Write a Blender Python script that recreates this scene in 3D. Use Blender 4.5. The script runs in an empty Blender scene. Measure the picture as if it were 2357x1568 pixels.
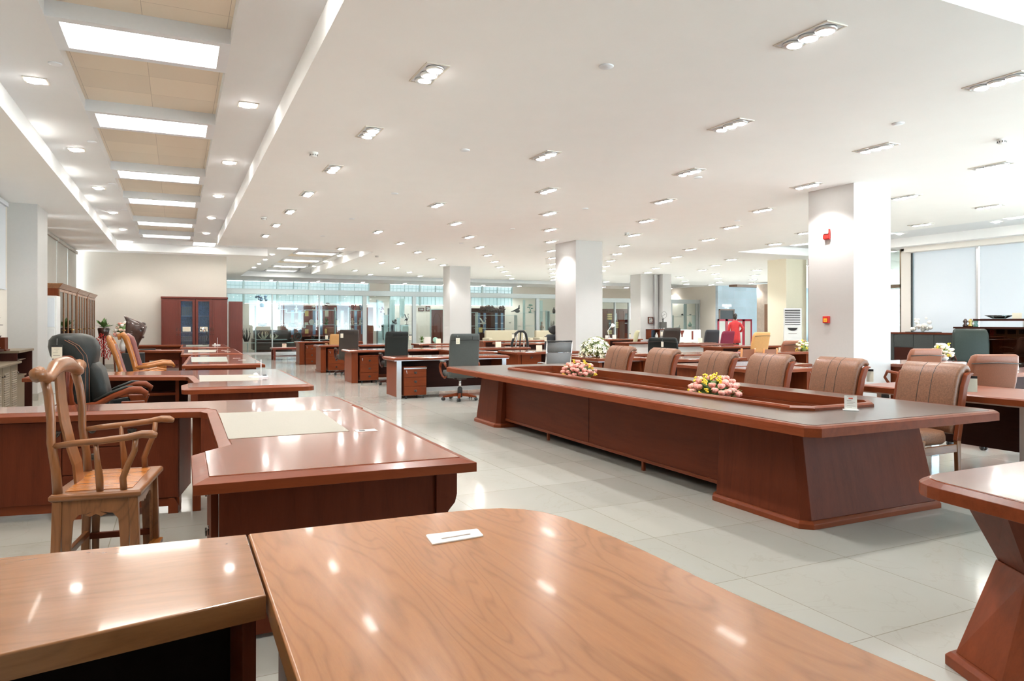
import bpy, math, random
from mathutils import Vector, Matrix
random.seed(7)
S = bpy.context.scene
COL = S.collection
PI = math.pi
# ---------------------------------------------------------------- camera (eye height 1.37 m, level, turned 25.4 degrees from the room axis)
EYE = 1.37
FPX, CXP, HYP = 1623.0, 1178.5, 742.0
YAW = math.atan((CXP - 408) / FPX)
SA, CA = math.sin(YAW), math.cos(YAW)
cd = bpy.data.cameras.new('camera')
cam = bpy.data.objects.new('camera', cd); COL.objects.link(cam)
cd.sensor_width = 36.0
cd.lens = FPX / 2357 * 36.0
cd.shift_y = (HYP - 784) / 2357
cd.clip_start = 0.05; cd.clip_end = 200
cam.location = (0, 0, EYE)
cam.rotation_euler = (PI / 2, 0, -YAW)
S.camera = cam
# ---------------------------------------------------------------- world, exposure
w = bpy.data.worlds.new('world'); S.world = w; w.use_nodes = True
bg = w.node_tree.nodes['Background']
# daylight outside the glass: a pale sky above, a brighter lower half added to light the ceiling
_n, _l = w.node_tree.nodes, w.node_tree.links
_tc = _n.new('ShaderNodeTexCoord'); _sp = _n.new('ShaderNodeSeparateXYZ'); _l.new(_tc.outputs['Generated'], _sp.inputs[0])
_mr = _n.new('ShaderNodeMapRange'); _mr.inputs['From Min'].default_value = -0.02; _mr.inputs['From Max'].default_value = 0.02; _l.new(_sp.outputs['Z'], _mr.inputs['Value'])
_mx = _n.new('ShaderNodeMix'); _mx.data_type = 'RGBA'; _mx.inputs[6].default_value = (0.93, 0.975, 1.0, 1); _mx.inputs[7].default_value = (0.34, 0.42, 0.50, 1)
_l.new(_mr.outputs[0], _mx.inputs[0]); _l.new(_mx.outputs[2], bg.inputs[0]); bg.inputs[1].default_value = 7.2
S.view_settings.view_transform = 'Standard'; S.view_settings.look = 'None'
S.view_settings.exposure = 1.66; S.view_settings.gamma = 1.0; S.view_settings.use_curve_mapping = False
cy = S.cycles
cy.max_bounces = 9; cy.diffuse_bounces = 5; cy.glossy_bounces = 4; cy.transmission_bounces = 6; cy.transparent_max_bounces = 12
cy.sample_clamp_indirect = 6.0; cy.sample_clamp_direct = 30.0; cy.caustics_reflective = False; cy.caustics_refractive = False
cy.use_denoising = True; cy.use_light_tree = True
try: cy.denoiser = 'OPENIMAGEDENOISE'
except Exception: pass
SPOT_W = 48.0; TRAY_W = 25.0; PANEL_E = 4.5

def X_at(u, Y):
    d = (u - CXP) / FPX
    return Y * (SA + d * CA) / (CA - d * SA)
def Z_at(u, v, Y):
    d = (u - CXP) / FPX
    return EYE + (HYP - v) / FPX * Y / (CA - d * SA)
def on(u, v, z):
    d = (u - CXP) / FPX; t = (z - EYE) / ((HYP - v) / FPX)
    return ((SA + d * CA) * t, (CA - d * SA) * t)
# ---------------------------------------------------------------- materials
MAT = {}
def newmat(n):
    m = bpy.data.materials.new(n); m.use_nodes = True
    MAT[n] = m
    return m, m.node_tree.nodes, m.node_tree.links, m.node_tree.nodes['Principled BSDF']
def plain(n, col, rough=0.5, metal=0.0, coat=0.0, noise=0.03, bump=0.0, scale=30.0, emit=None, es=0.0, spec=0.5):
    m, N, L, b = newmat(n)
    b.inputs['Roughness'].default_value = rough; b.inputs['Metallic'].default_value = metal
    b.inputs['Coat Weight'].default_value = coat; b.inputs['Coat Roughness'].default_value = 0.08
    b.inputs['Specular IOR Level'].default_value = spec
    tc = N.new('ShaderNodeTexCoord'); no = N.new('ShaderNodeTexNoise'); no.inputs['Scale'].default_value = scale
    no.inputs['Detail'].default_value = 4
    L.new(tc.outputs['Object'], no.inputs['Vector'])
    r = N.new('ShaderNodeValToRGB')
    r.color_ramp.elements[0].position = 0.3; r.color_ramp.elements[1].position = 0.7
    r.color_ramp.elements[0].color = tuple(max(0, c * (1 - noise)) for c in col) + (1,)
    r.color_ramp.elements[1].color = tuple(min(1, c * (1 + noise)) for c in col) + (1,)
    L.new(no.outputs['Fac'], r.inputs[0]); L.new(r.outputs[0], b.inputs['Base Color'])
    if bump:
        bu = N.new('ShaderNodeBump'); bu.inputs['Strength'].default_value = bump; bu.inputs['Distance'].default_value = 0.004
        L.new(no.outputs['Fac'], bu.inputs['Height']); L.new(bu.outputs[0], b.inputs['Normal'])
    if emit:
        b.inputs['Emission Color'].default_value = tuple(emit) + (1,); b.inputs['Emission Strength'].default_value = es
    return m
def wood(n, dark, mid, light, axis='x', rough=0.2, coat=0.3, scale=1.0, figure=0.5, ior=0.5, lines=0.0):
    """grain stretched along one axis, broken by broad figure"""
    m, N, L, b = newmat(n)
    tc = N.new('ShaderNodeTexCoord')
    mp = N.new('ShaderNodeMapping'); L.new(tc.outputs['Object'], mp.inputs['Vector'])
    k = {'x': (0.10, 1, 1), 'y': (1, 0.10, 1), 'z': (1, 1, 0.10)}[axis]
    mp.inputs['Scale'].default_value = tuple(v * scale for v in k)
    n1 = N.new('ShaderNodeTexNoise'); n1.inputs['Scale'].default_value = 3.4; n1.inputs['Detail'].default_value = 2; n1.inputs['Distortion'].default_value = 0.6
    L.new(mp.outputs[0], n1.inputs['Vector'])
    mu = N.new('ShaderNodeMath'); mu.operation = 'MULTIPLY'; mu.inputs[1].default_value = 13.0
    L.new(n1.outputs['Fac'], mu.inputs[0])
    fr = N.new('ShaderNodeMath'); fr.operation = 'PINGPONG'; fr.inputs[1].default_value = 1.0
    L.new(mu.outputs[0], fr.inputs[0])
    n2 = N.new('ShaderNodeTexNoise'); n2.inputs['Scale'].default_value = 42; n2.inputs['Detail'].default_value = 6
    L.new(mp.outputs[0], n2.inputs['Vector'])
    mx = N.new('ShaderNodeMix'); mx.data_type = 'FLOAT'; mx.inputs[0].default_value = 1 - figure
    L.new(fr.outputs[0], mx.inputs[2]); L.new(n2.outputs['Fac'], mx.inputs[3])
    n3 = N.new('ShaderNodeTexNoise'); n3.inputs['Scale'].default_value = 170; n3.inputs['Detail'].default_value = 3
    L.new(mp.outputs[0], n3.inputs['Vector'])
    mx2 = N.new('ShaderNodeMix'); mx2.data_type = 'FLOAT'; mx2.inputs[0].default_value = 0.35
    L.new(mx.outputs[0], mx2.inputs[2]); L.new(n3.outputs['Fac'], mx2.inputs[3])
    r = N.new('ShaderNodeValToRGB'); e = r.color_ramp.elements
    e[0].position = 0.18; e[0].color = tuple(dark) + (1,)
    e[1].position = 0.78; e[1].color = tuple(light) + (1,)
    q = e.new(0.46); q.color = tuple(mid) + (1,)
    L.new(mx2.outputs[0], r.inputs[0]); col = r.outputs[0]
    if lines:   # thin darker growth lines bending round knots
        m2 = N.new('ShaderNodeMapping'); L.new(tc.outputs['Object'], m2.inputs['Vector']); m2.inputs['Scale'].default_value = {'x': (0.15, 1, 1), 'y': (1, 0.15, 1), 'z': (1, 1, 0.15)}[axis]
        m2.inputs['Rotation'].default_value = (0, 0, 0.10)
        na = N.new('ShaderNodeTexNoise'); na.inputs['Scale'].default_value = 2.6; na.inputs['Detail'].default_value = 3; na.inputs['Distortion'].default_value = 1.1; na.inputs['Roughness'].default_value = 0.45
        L.new(m2.outputs[0], na.inputs['Vector'])
        ma = N.new('ShaderNodeMath'); ma.operation = 'MULTIPLY'; ma.inputs[1].default_value = 44.0; L.new(na.outputs['Fac'], ma.inputs[0])
        pp = N.new('ShaderNodeMath'); pp.operation = 'PINGPONG'; pp.inputs[1].default_value = 1.0; L.new(ma.outputs[0], pp.inputs[0])
        rl = N.new('ShaderNodeValToRGB'); el = rl.color_ramp.elements; el[0].position = 0.0; el[1].position = 0.42
        el[0].color = (1 - lines, 1 - lines * 1.15, 1 - lines * 1.3, 1); el[1].color = (1, 1, 1, 1); L.new(pp.outputs[0], rl.inputs[0])
        ml = N.new('ShaderNodeMix'); ml.data_type = 'RGBA'; ml.blend_type = 'MULTIPLY'; ml.inputs[0].default_value = 1
        L.new(col, ml.inputs[6]); L.new(rl.outputs[0], ml.inputs[7]); col = ml.outputs[2]
    L.new(col, b.inputs['Base Color'])
    b.inputs['Roughness'].default_value = rough; b.inputs['Coat Weight'].default_value = coat
    b.inputs['Coat Roughness'].default_value = 0.05; b.inputs['Specular IOR Level'].default_value = ior
    return m
def wset(n, c, spread=0.3, **k):
    d = tuple(v * (1 - spread) for v in c); l = tuple(min(1, v * (1 + spread * 0.8)) for v in c)
    for a in 'xyz': wood(n + '_' + a, d, c, l, a, **k)
wset('w_orange', (0.36, 0.150, 0.054), 0.16, rough=0.23, coat=0.10, figure=0.30, scale=2.4, ior=0.7, lines=0.17)        # near table
wset('w_tan', (0.29, 0.125, 0.050), 0.16, rough=0.18, coat=0.3, figure=0.30, scale=1.4, lines=0.11)
wset('w_cherry', (0.21, 0.058, 0.028), 0.18, rough=0.14, coat=0.4, figure=0.3, lines=0.12)
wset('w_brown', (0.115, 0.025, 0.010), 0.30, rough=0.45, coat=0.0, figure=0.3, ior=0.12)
wset('w_edge', (0.17, 0.038, 0.013), 0.28, rough=0.32, coat=0.03, figure=0.3, ior=0.16)
wset('w_red', (0.165, 0.028, 0.016), 0.22, rough=0.32, coat=0.15, figure=0.25)
wset('w_honey', (0.42, 0.150, 0.032), 0.25, rough=0.26, coat=0.2, figure=0.4, scale=1.8, lines=0.3)
wset('w_walnut', (0.25, 0.100, 0.036), 0.3, rough=0.28, coat=0.2, figure=0.4, scale=2.0, lines=0.22)
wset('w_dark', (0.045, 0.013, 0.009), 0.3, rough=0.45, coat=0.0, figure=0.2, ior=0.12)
wset('w_olive', (0.20, 0.155, 0.10), 0.2, rough=0.4, coat=0.1, figure=0.25)
wset('w_conf', (0.060, 0.034, 0.022), 0.3, rough=0.28, coat=0.08, figure=0.35)
plain('white_paint', (0.80, 0.765, 0.72), 0.6, noise=0.01)
plain('wall_paint', (0.72, 0.67, 0.60), 0.6, noise=0.012)
plain('column_paint', (0.53, 0.52, 0.51), 0.45, noise=0.01)
plain('cream_paint', (0.86, 0.80, 0.64), 0.5, noise=0.01)
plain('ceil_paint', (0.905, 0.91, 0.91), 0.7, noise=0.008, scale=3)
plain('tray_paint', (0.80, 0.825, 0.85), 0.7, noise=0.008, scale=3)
plain('skirt', (0.42, 0.40, 0.36), 0.15, noise=0.05)
plain('black', (0.012, 0.011, 0.011), 0.4)
plain('black_plastic', (0.02, 0.02, 0.021), 0.3)
plain('dark_void', (0.010, 0.007, 0.006), 0.7, spec=0.05)  # near black that paints the shade under the side return; black cabinet too
plain('beam_alu', (0.50, 0.54, 0.545), 0.38, 0.35, noise=0.02)
plain('leather_black', (0.016, 0.019, 0.018), 0.42, noise=0.15, bump=0.25, scale=120, spec=0.3)
plain('leather_grey', (0.075, 0.083, 0.080), 0.42, noise=0.1, bump=0.2, scale=120, spec=0.35)
plain('leather_brown', (0.20, 0.085, 0.042), 0.42, noise=0.22, bump=0.35, scale=85)
plain('leather_tan', (0.26, 0.095, 0.050), 0.42, noise=0.08, bump=0.2, scale=90)
plain('leather_dkbrown', (0.045, 0.034, 0.028), 0.38, noise=0.12, bump=0.2, scale=100)
plain('leather_gold', (0.62, 0.33, 0.12), 0.35, noise=0.1, bump=0.2, scale=80)
plain('leather_red', (0.22, 0.07, 0.06), 0.35, noise=0.1, bump=0.2, scale=80)
plain('leather_green', (0.018, 0.028, 0.023), 0.42, noise=0.15, bump=0.25, scale=90, spec=0.3)
plain('fabric_olive', (0.42, 0.40, 0.25), 0.7, noise=0.08, bump=0.3, scale=200)
plain('fabric_beige', (0.50, 0.45, 0.33), 0.8, noise=0.08, bump=0.3, scale=200)
plain('mesh_red', (0.22, 0.02, 0.05), 0.8, noise=0.15, scale=200)
plain('mesh_dark', (0.05, 0.055, 0.065), 0.7, noise=0.2, scale=200)
plain('mesh_grey', (0.17, 0.17, 0.17), 0.7, noise=0.2, scale=200)
plain('pad', (0.31, 0.295, 0.25), 0.5, noise=0.05, bump=0.15, scale=160)
plain('pad_green', (0.30, 0.34, 0.30), 0.3, noise=0.05, scale=160)
plain('alu', (0.72, 0.73, 0.74), 0.32, 0.9, noise=0.02)
plain('chrome', (0.85, 0.85, 0.86), 0.08, 1.0, noise=0.0)
plain('bronze', (0.20, 0.16, 0.12), 0.3, 0.9)
plain('dark_metal', (0.10, 0.085, 0.075), 0.3, 0.9, noise=0.1)
plain('brass', (0.70, 0.48, 0.18), 0.25, 0.9)
plain('frame_white', (0.76, 0.80, 0.85), 0.4, noise=0.01)
plain('frame_cream', (0.72, 0.69, 0.62), 0.4, noise=0.01)
plain('paper', (0.82, 0.76, 0.62), 0.6, noise=0.02)
plain('paper_white', (0.72, 0.71, 0.66), 0.6, noise=0.01)
plain('paper_gold', (0.85, 0.62, 0.24), 0.6, noise=0.02)
plain('ink', (0.25, 0.20, 0.17), 0.7)
plain('ink_red', (0.65, 0.10, 0.06), 0.7)
plain('sign_white', (0.9, 0.9, 0.9), 0.4, noise=0.0, emit=(1, 1, 1), es=0.6)
plain('white_gloss', (0.86, 0.86, 0.85), 0.2, coat=0.3, noise=0.01)
plain('white_plastic', (0.80, 0.81, 0.80), 0.35, noise=0.01)
plain('red_plastic', (0.60, 0.02, 0.015), 0.3, noise=0.02)
plain('yellow_plastic', (0.90, 0.55, 0.04), 0.35, noise=0.02)
plain('green_leaf', (0.10, 0.20, 0.05), 0.5, noise=0.4, scale=25)
plain('green_light', (0.28, 0.38, 0.12), 0.5, noise=0.3, scale=25)
plain('pink_petal', (0.80, 0.36, 0.30), 0.6, noise=0.12, scale=60)
plain('yellow_petal', (0.90, 0.66, 0.06), 0.6, noise=0.15, scale=90)
plain('cream_petal', (0.88, 0.86, 0.66), 0.6, noise=0.08, scale=60)
plain('peach_petal', (0.85, 0.62, 0.50), 0.6, noise=0.15, scale=60)
plain('red_bean', (0.42, 0.02, 0.015), 0.35, noise=0.2, scale=60)
plain('skin', (0.62, 0.36, 0.25), 0.5, noise=0.04)
plain('hair', (0.02, 0.014, 0.012), 0.4)
plain('red_cloth', (0.56, 0.035, 0.04), 0.7, noise=0.06, scale=20)
plain('screen_red', (0.36, 0.02, 0.045), 0.35, noise=0.05)
plain('screen_pane', (0.55, 0.58, 0.56), 0.5, noise=0.03)
plain('steel_shelf', (0.55, 0.66, 0.65), 0.3, 0.3, noise=0.03)
plain('jade', (0.25, 0.48, 0.40), 0.15, coat=0.5, noise=0.3, scale=20)
plain('porcelain', (0.82, 0.80, 0.76), 0.15, coat=0.5, noise=0.04)
plain('blue_silk', (0.30, 0.46, 0.66), 0.6, noise=0.3, scale=30)
plain('root_brown', (0.045, 0.015, 0.009), 0.3, coat=0.5, noise=0.4, scale=25)
plain('granite_dark', (0.10, 0.095, 0.09), 0.2, noise=0.3, scale=80)
plain('bluegrey_tile', (0.33, 0.42, 0.50), 0.10, noise=0.05, scale=2, coat=0.4)
plain('stone_brown', (0.45, 0.38, 0.32), 0.3, noise=0.1, scale=5)
plain('walnut_panel', (0.20, 0.11, 0.07), 0.35, noise=0.1, scale=20)
plain('blind_grey', (0.42, 0.40, 0.36), 0.8, noise=0.03, scale=12)
plain('book_cover', (0.55, 0.50, 0.44), 0.5, noise=0.1)
plain('art_grey', (0.35, 0.35, 0.33), 0.6, noise=0.9, scale=18)
plain('graphite', (0.055, 0.062, 0.062), 0.5, noise=0.06, spec=0.25)
plain('lamp_glow', (1, 1, 1), 0.4, emit=(1.0, 0.97, 0.92), es=18.0)
MAT['lamp_glow'].cycles.emission_sampling = 'NONE'
plain('panel_glow', (1, 1, 1), 0.5, emit=(1.0, 0.96, 0.88), es=PANEL_E)
plain('strip_glow', (1, 1, 1), 0.5, emit=(1.0, 0.95, 0.86), es=4.0)
MAT['strip_glow'].cycles.emission_sampling = 'NONE'
def tiles(n, col, ofx, ofy, size, mortar, mcol, rough, vein=True, plane='xy', coat=0.0, msize=0.0022):
    m, N, L, b = newmat(n)
    tc = N.new('ShaderNodeTexCoord'); mp = N.new('ShaderNodeMapping')
    L.new(tc.outputs['Object'], mp.inputs['Vector'])
    if plane == 'xz': mp.inputs['Rotation'].default_value = (-PI / 2, 0, 0)
    mp.inputs['Location'].default_value = (-ofx, -ofy, 0)
    br = N.new('ShaderNodeTexBrick'); br.offset = 0.0; br.squash = 1.0
    L.new(mp.outputs[0], br.inputs['Vector'])
    br.inputs['Scale'].default_value = 1.0; br.inputs['Brick Width'].default_value = size[0]; br.inputs['Row Height'].default_value = size[1]
    br.inputs['Mortar Size'].default_value = msize; br.inputs['Mortar Smooth'].default_value = 0.1; br.inputs['Bias'].default_value = 0.0
    br.inputs['Color1'].default_value = tuple(c * 0.93 for c in col) + (1,); br.inputs['Color2'].default_value = tuple(min(1, c * 1.05) for c in col) + (1,)
    br.inputs['Mortar'].default_value = tuple(mcol) + (1,)
    out = br.outputs['Color']
    if vein:
        no = N.new('ShaderNodeTexNoise'); no.inputs['Scale'].default_value = 1.7; no.inputs['Detail'].default_value = 9; no.inputs['Distortion'].default_value = 1.4
        L.new(tc.outputs['Object'], no.inputs['Vector'])
        r = N.new('ShaderNodeValToRGB'); e = r.color_ramp.elements
        e[0].position = 0.486; e[0].color = (1, 1, 1, 1); e[1].position = 0.502; e[1].color = (1, 1, 1, 1)
        q = e.new(0.494); q.color = (0.93, 0.92, 0.905, 1)
        L.new(no.outputs['Fac'], r.inputs[0])
        n2 = N.new('ShaderNodeTexNoise'); n2.inputs['Scale'].default_value = 0.9; n2.inputs['Detail'].default_value = 5
        L.new(tc.outputs['Object'], n2.inputs['Vector'])
        r2 = N.new('ShaderNodeValToRGB'); r2.color_ramp.elements[0].position = 0.35; r2.color_ramp.elements[1].position = 0.65
        r2.color_ramp.elements[0].color = (0.93, 0.92, 0.90, 1); r2.color_ramp.elements[1].color = (1, 1, 1, 1)
        L.new(n2.outputs['Fac'], r2.inputs[0])
        for s in (r.outputs[0], r2.outputs[0]):
            mx = N.new('ShaderNodeMix'); mx.data_type = 'RGBA'; mx.blend_type = 'MULTIPLY'; mx.inputs[0].default_value = 1
            L.new(out, mx.inputs[6]); L.new(s, mx.inputs[7]); out = mx.outputs[2]
    L.new(out, b.inputs['Base Color'])
    b.inputs['Roughness'].default_value = rough; b.inputs['Coat Weight'].default_value = coat; b.inputs['Coat Roughness'].default_value = 0.03
    return m
tiles('floor_tile', (0.425, 0.42, 0.385), 2.74, 2.10, (0.78, 0.78), 1, (0.27, 0.25, 0.21), 0.11, msize=0.0026)
tiles('ceil_tile', (0.80, 0.71, 0.58), -0.25, 0.0, (0.62, 0.6), 1, (0.45, 0.38, 0.30), 0.35, vein=False)
tiles('marble_tile', (0.52, 0.63, 0.72), 0, 0, (0.9, 0.45), 1, (0.55, 0.62, 0.70), 0.12, vein=True, plane='xz', coat=0.3, msize=0.012)
def glass(n, col=(0.93, 0.98, 0.97), a=0.0, rough=0.0):
    m, N, L, b = newmat(n); N.remove(b)
    o = N['Material Output']; t = N.new('ShaderNodeBsdfTransparent'); t.inputs[0].default_value = tuple(col) + (1,)
    g = N.new('ShaderNodeBsdfGlossy'); g.inputs['Roughness'].default_value = rough
    fr = N.new('ShaderNodeFresnel'); fr.inputs[0].default_value = 1.5
    ad = N.new('ShaderNodeMath'); ad.operation = 'ADD'; ad.inputs[1].default_value = a
    L.new(fr.outputs[0], ad.inputs[0])
    mx = N.new('ShaderNodeMixShader'); L.new(ad.outputs[0], mx.inputs[0]); L.new(t.outputs[0], mx.inputs[1]); L.new(g.outputs[0], mx.inputs[2])
    L.new(mx.outputs[0], o.inputs[0]); return m
glass('glass'); glass('glass_blue', (0.75, 0.86, 0.97), 0.06); glass('glass_dark', (0.35, 0.32, 0.30), 0.05); glass('glass_shelf', (0.80, 0.93, 0.92), 0.1)
def sheer(n, col, tr=0.6, fold=0.0):
    m, N, L, b = newmat(n); N.remove(b)
    o = N['Material Output']; d = N.new('ShaderNodeBsdfDiffuse'); d.inputs[0].default_value = tuple(col) + (1,)
    t = N.new('ShaderNodeBsdfTranslucent'); t.inputs[0].default_value = tuple(col) + (1,)
    mx = N.new('ShaderNodeMixShader'); mx.inputs[0].default_value = tr
    L.new(d.outputs[0], mx.inputs[1]); L.new(t.outputs[0], mx.inputs[2]); L.new(mx.outputs[0], o.inputs[0])
    return m
sheer('blind_white', (0.73, 0.75, 0.78), 0.25); sheer('blind_back', (0.66, 0.71, 0.71), 0.42)
def M(n): return MAT[n]
# ---------------------------------------------------------------- mesh building
def inset(poly, d):
    n = len(poly); out = []
    for i in range(n):
        p0, p1, p2 = poly[i - 1], poly[i], poly[(i + 1) % n]
        e1 = Vector((p1[0] - p0[0], p1[1] - p0[1])); e2 = Vector((p2[0] - p1[0], p2[1] - p1[1]))
        e1.normalize(); e2.normalize()
        n1 = Vector((-e1.y, e1.x)); n2 = Vector((-e2.y, e2.x))
        b = n1 + n2
        k = d / max(0.25, b.dot(n1)) if b.length > 1e-6 else d
        out.append((p1[0] + b.x * k, p1[1] + b.y * k))
    return out
def ccw(poly):
    a = sum(poly[i - 1][0] * poly[i][1] - poly[i][0] * poly[i - 1][1] for i in range(len(poly)))
    return poly if a > 0 else poly[::-1]
def rnd(poly, r, n=4):
    """round the corners of a polygon; r: one radius or one per corner"""
    out = []; m = len(poly)
    for i in range(m):
        ri = r[i] if isinstance(r, (list, tuple)) else r
        p = Vector(poly[i]); a = Vector(poly[i - 1]) - p; b = Vector(poly[(i + 1) % m]) - p
        if ri <= 0: out.append(tuple(p)); continue
        k = min(ri, a.length * 0.49, b.length * 0.49)
        s = p + a.normalized() * k; e = p + b.normalized() * k
        for j in range(n + 1):
            t = j / n
            out.append(tuple(s * (1 - t) ** 2 + p * 2 * t * (1 - t) + e * t * t))
    return out
class MB:
    def __init__(s): s.v = []; s.f = []; s.s = []
    def add(s, v, f, smooth=False, mt=None):
        o = len(s.v)
        s.v += [tuple(mt @ Vector(p)) for p in v] if mt is not None else [tuple(p) for p in v]
        s.f += [tuple(i + o for i in q) for q in f]; s.s += [smooth] * len(f)
        return s
    def box(s, x0, y0, z0, x1, y1, z1, mt=None):
        x0, x1 = min(x0, x1), max(x0, x1); y0, y1 = min(y0, y1), max(y0, y1); z0, z1 = min(z0, z1), max(z0, z1)
        return s.add([(x0, y0, z0), (x1, y0, z0), (x1, y1, z0), (x0, y1, z0), (x0, y0, z1), (x1, y0, z1), (x1, y1, z1), (x0, y1, z1)],
                     [(3, 2, 1, 0), (4, 5, 6, 7), (0, 1, 5, 4), (1, 2, 6, 5), (2, 3, 7, 6), (3, 0, 4, 7)], False, mt)
    def loft(s, loops, cap=True, smooth=False, closed=False, mt=None):
        n = len(loops[0]); v = [p for l in loops for p in l]; f = []
        m = len(loops)
        for k in range(m if closed else m - 1):
            a, b = k * n, ((k + 1) % m) * n
            for i in range(n):
                j = (i + 1) % n; f.append((a + i, a + j, b + j, b + i))
        if cap and not closed:
            f.append(tuple(range(n))[::-1]); f.append(tuple((m - 1) * n + i for i in range(n)))
        return s.add(v, f, smooth, mt)
    def slab(s, poly, z0, z1, ch=0.0, cz=None, under=0.0, mt=None):
        poly = ccw(list(poly)); cz = ch if cz is None else cz
        L = []
        if under: L.append([(x, y, z0) for x, y in inset(poly, under)]); L.append([(x, y, z0 + under) for x, y in poly])
        else: L.append([(x, y, z0) for x, y in poly])
        L.append([(x, y, z1 - cz) for x, y in poly])
        if ch: L.append([(x, y, z1) for x, y in inset(poly, ch)])
        return s.loft(L, mt=mt)
    def prof(s, poly, a0, a1, axis='y', mt=None, smooth=False):
        """a side outline (2-D) pushed along an axis: y -> (x,z) outline; x -> (y,z) outline"""
        if axis == 'y': L = [[(x, a, z) for x, z in poly] for a in (a0, a1)]
        else: L = [[(a, y, z) for y, z in poly] for a in (a0, a1)]
        return s.loft(L, mt=mt, smooth=smooth)
    def tube(s, pts, r, n=8, mt=None, cap=True, flat=1.0):
        pts = [Vector(p) for p in pts]; L = []; m = len(pts)
        up = Vector((0, 0, 1))
        t0 = (pts[1] - pts[0]).normalized()
        if abs(t0.z) > 0.9: up = Vector((1, 0, 0))
        for i, p in enumerate(pts):
            t = (pts[min(i + 1, m - 1)] - pts[max(i - 1, 0)]).normalized()
            a = t.cross(up)
            if a.length < 1e-4: a = t.cross(Vector((0, 1, 0)))
            a.normalize(); b = a.cross(t).normalized(); up = b
            ri = r[i] if isinstance(r, (list, tuple)) else r
            L.append([tuple(p + a * (math.cos(2 * PI * k / n) * ri) + b * (math.sin(2 * PI * k / n) * ri * flat)) for k in range(n)])
        return s.loft(L, cap, True, mt=mt)
    def lathe(s, prof, n=16, c=(0, 0, 0), mt=None, sx=1.0, sy=1.0):
        L = [[(c[0] + math.cos(2 * PI * k / n) * r * sx, c[1] + math.sin(2 * PI * k / n) * r * sy, c[2] + z) for k in range(n)] for r, z in prof]
        return s.loft(L, True, True, mt=mt)
    def ball(s, c, r, n=10, m=6, mt=None):
        if not isinstance(r, (list, tuple)): r = (r, r, r)
        L = []
        for j in range(m + 1):
            a = -PI / 2 + PI * (j + 0.0) / m; cr = max(0.02, math.cos(a))
            L.append([(c[0] + r[0] * cr * math.cos(2 * PI * k / n), c[1] + r[1] * cr * math.sin(2 * PI * k / n), c[2] + r[2] * math.sin(a)) for k in range(n)])
        return s.loft(L, True, True, mt=mt)
    def build(s, name, mat, parent=None, bevel=0.0, sub=0, seg=2, loc=None, rz=0.0):
        me = bpy.data.meshes.new(name); me.from_pydata(s.v, [], s.f)
        me.polygons.foreach_set('use_smooth', s.s); me.update()
        me.materials.append(MAT[mat] if isinstance(mat, str) else mat)
        o = bpy.data.objects.new(name, me); COL.objects.link(o)
        if parent is not None: o.parent = parent
        if loc: o.location = loc
        if rz: o.rotation_euler.z = rz
        if bevel:
            b = o.modifiers.new('bevel', 'BEVEL'); b.width = bevel; b.segments = seg; b.limit_method = 'ANGLE'; b.angle_limit = math.radians(38)
        if sub:
            q = o.modifiers.new('sub', 'SUBSURF'); q.levels = sub; q.render_levels = sub
        return o
def thing(name, label, cat, loc=(0, 0, 0), rz=0.0, group=None):
    o = bpy.data.objects.new(name, None); COL.objects.link(o); o.empty_display_size = 0.2
    o.location = loc; o.rotation_euler.z = rz; o['label'] = label; o['category'] = cat
    if group: o['group'] = group
    return o
def tag(o, label, cat, group=None):
    o['label'] = label; o['category'] = cat
    if group: o['group'] = group
    return o
def struct(o): o['kind'] = 'structure'; return o
def dup(root, loc=None, rz=None, label=None, group=None):
    def cp(o, par):
        c = o.copy(); COL.objects.link(c)
        if par is not None: c.parent = par
        for ch in list(kids.get(o.name, [])): cp(ch, c)
        return c
    kids = {}
    def walk(o):
        ks = [k for k in ALLKIDS(o)]
        kids[o.name] = ks
        for k in ks: walk(k)
    walk(root)
    r = cp(root, None)
    if loc is not None: r.location = loc
    if rz is not None: r.rotation_euler.z = rz
    if label: r['label'] = label
    if group: r['group'] = group
    return r
def ALLKIDS(o): return list(o.children)
def T(x=0, y=0, z=0, rz=0, rx=0, ry=0):
    return Matrix.Translation((x, y, z)) @ Matrix.Rotation(rz, 4, 'Z') @ Matrix.Rotation(ry, 4, 'Y') @ Matrix.Rotation(rx, 4, 'X')
# ================================================================ THE SETTING
CH, TH = 3.44, 3.67            # main ceiling, raised trays
XL, XR, YB, YF = -2.65, 36.0, 37.0, -4.0
struct(MB().box(XL - 0.2, YF - 0.2, -0.1, 18.7, YB + 0.2, 0).box(18.7, 13.2, -0.1, XR, YB + 0.2, 0).build('floor', 'floor_tile'))
trays = [(-1.53, -3.0, 0.97, 23.2), (0.97, 20.45, 5.22, 23.2), (2.55, 23.2, 5.22, 33.7), (5.22, 31.2, 27.0, 33.9),
         (14.9, 4.0, 17.9, 15.9), (2.2, -1.5, 14.9, 2.91)]
holes = [(-0.90, -1.0, 0.40, 22.0), (3.45, 23.3, 4.95, 33.6)]
xs = sorted({XL, 1.4, 18.7, XR} | {r[0] for r in trays + holes} | {r[2] for r in trays + holes})
ys = sorted({YF, 13.4, 23.9, YB} | {r[1] for r in trays + holes} | {r[3] for r in trays + holes})
cm, ct, ch_ = MB(), MB(), MB()
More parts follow.
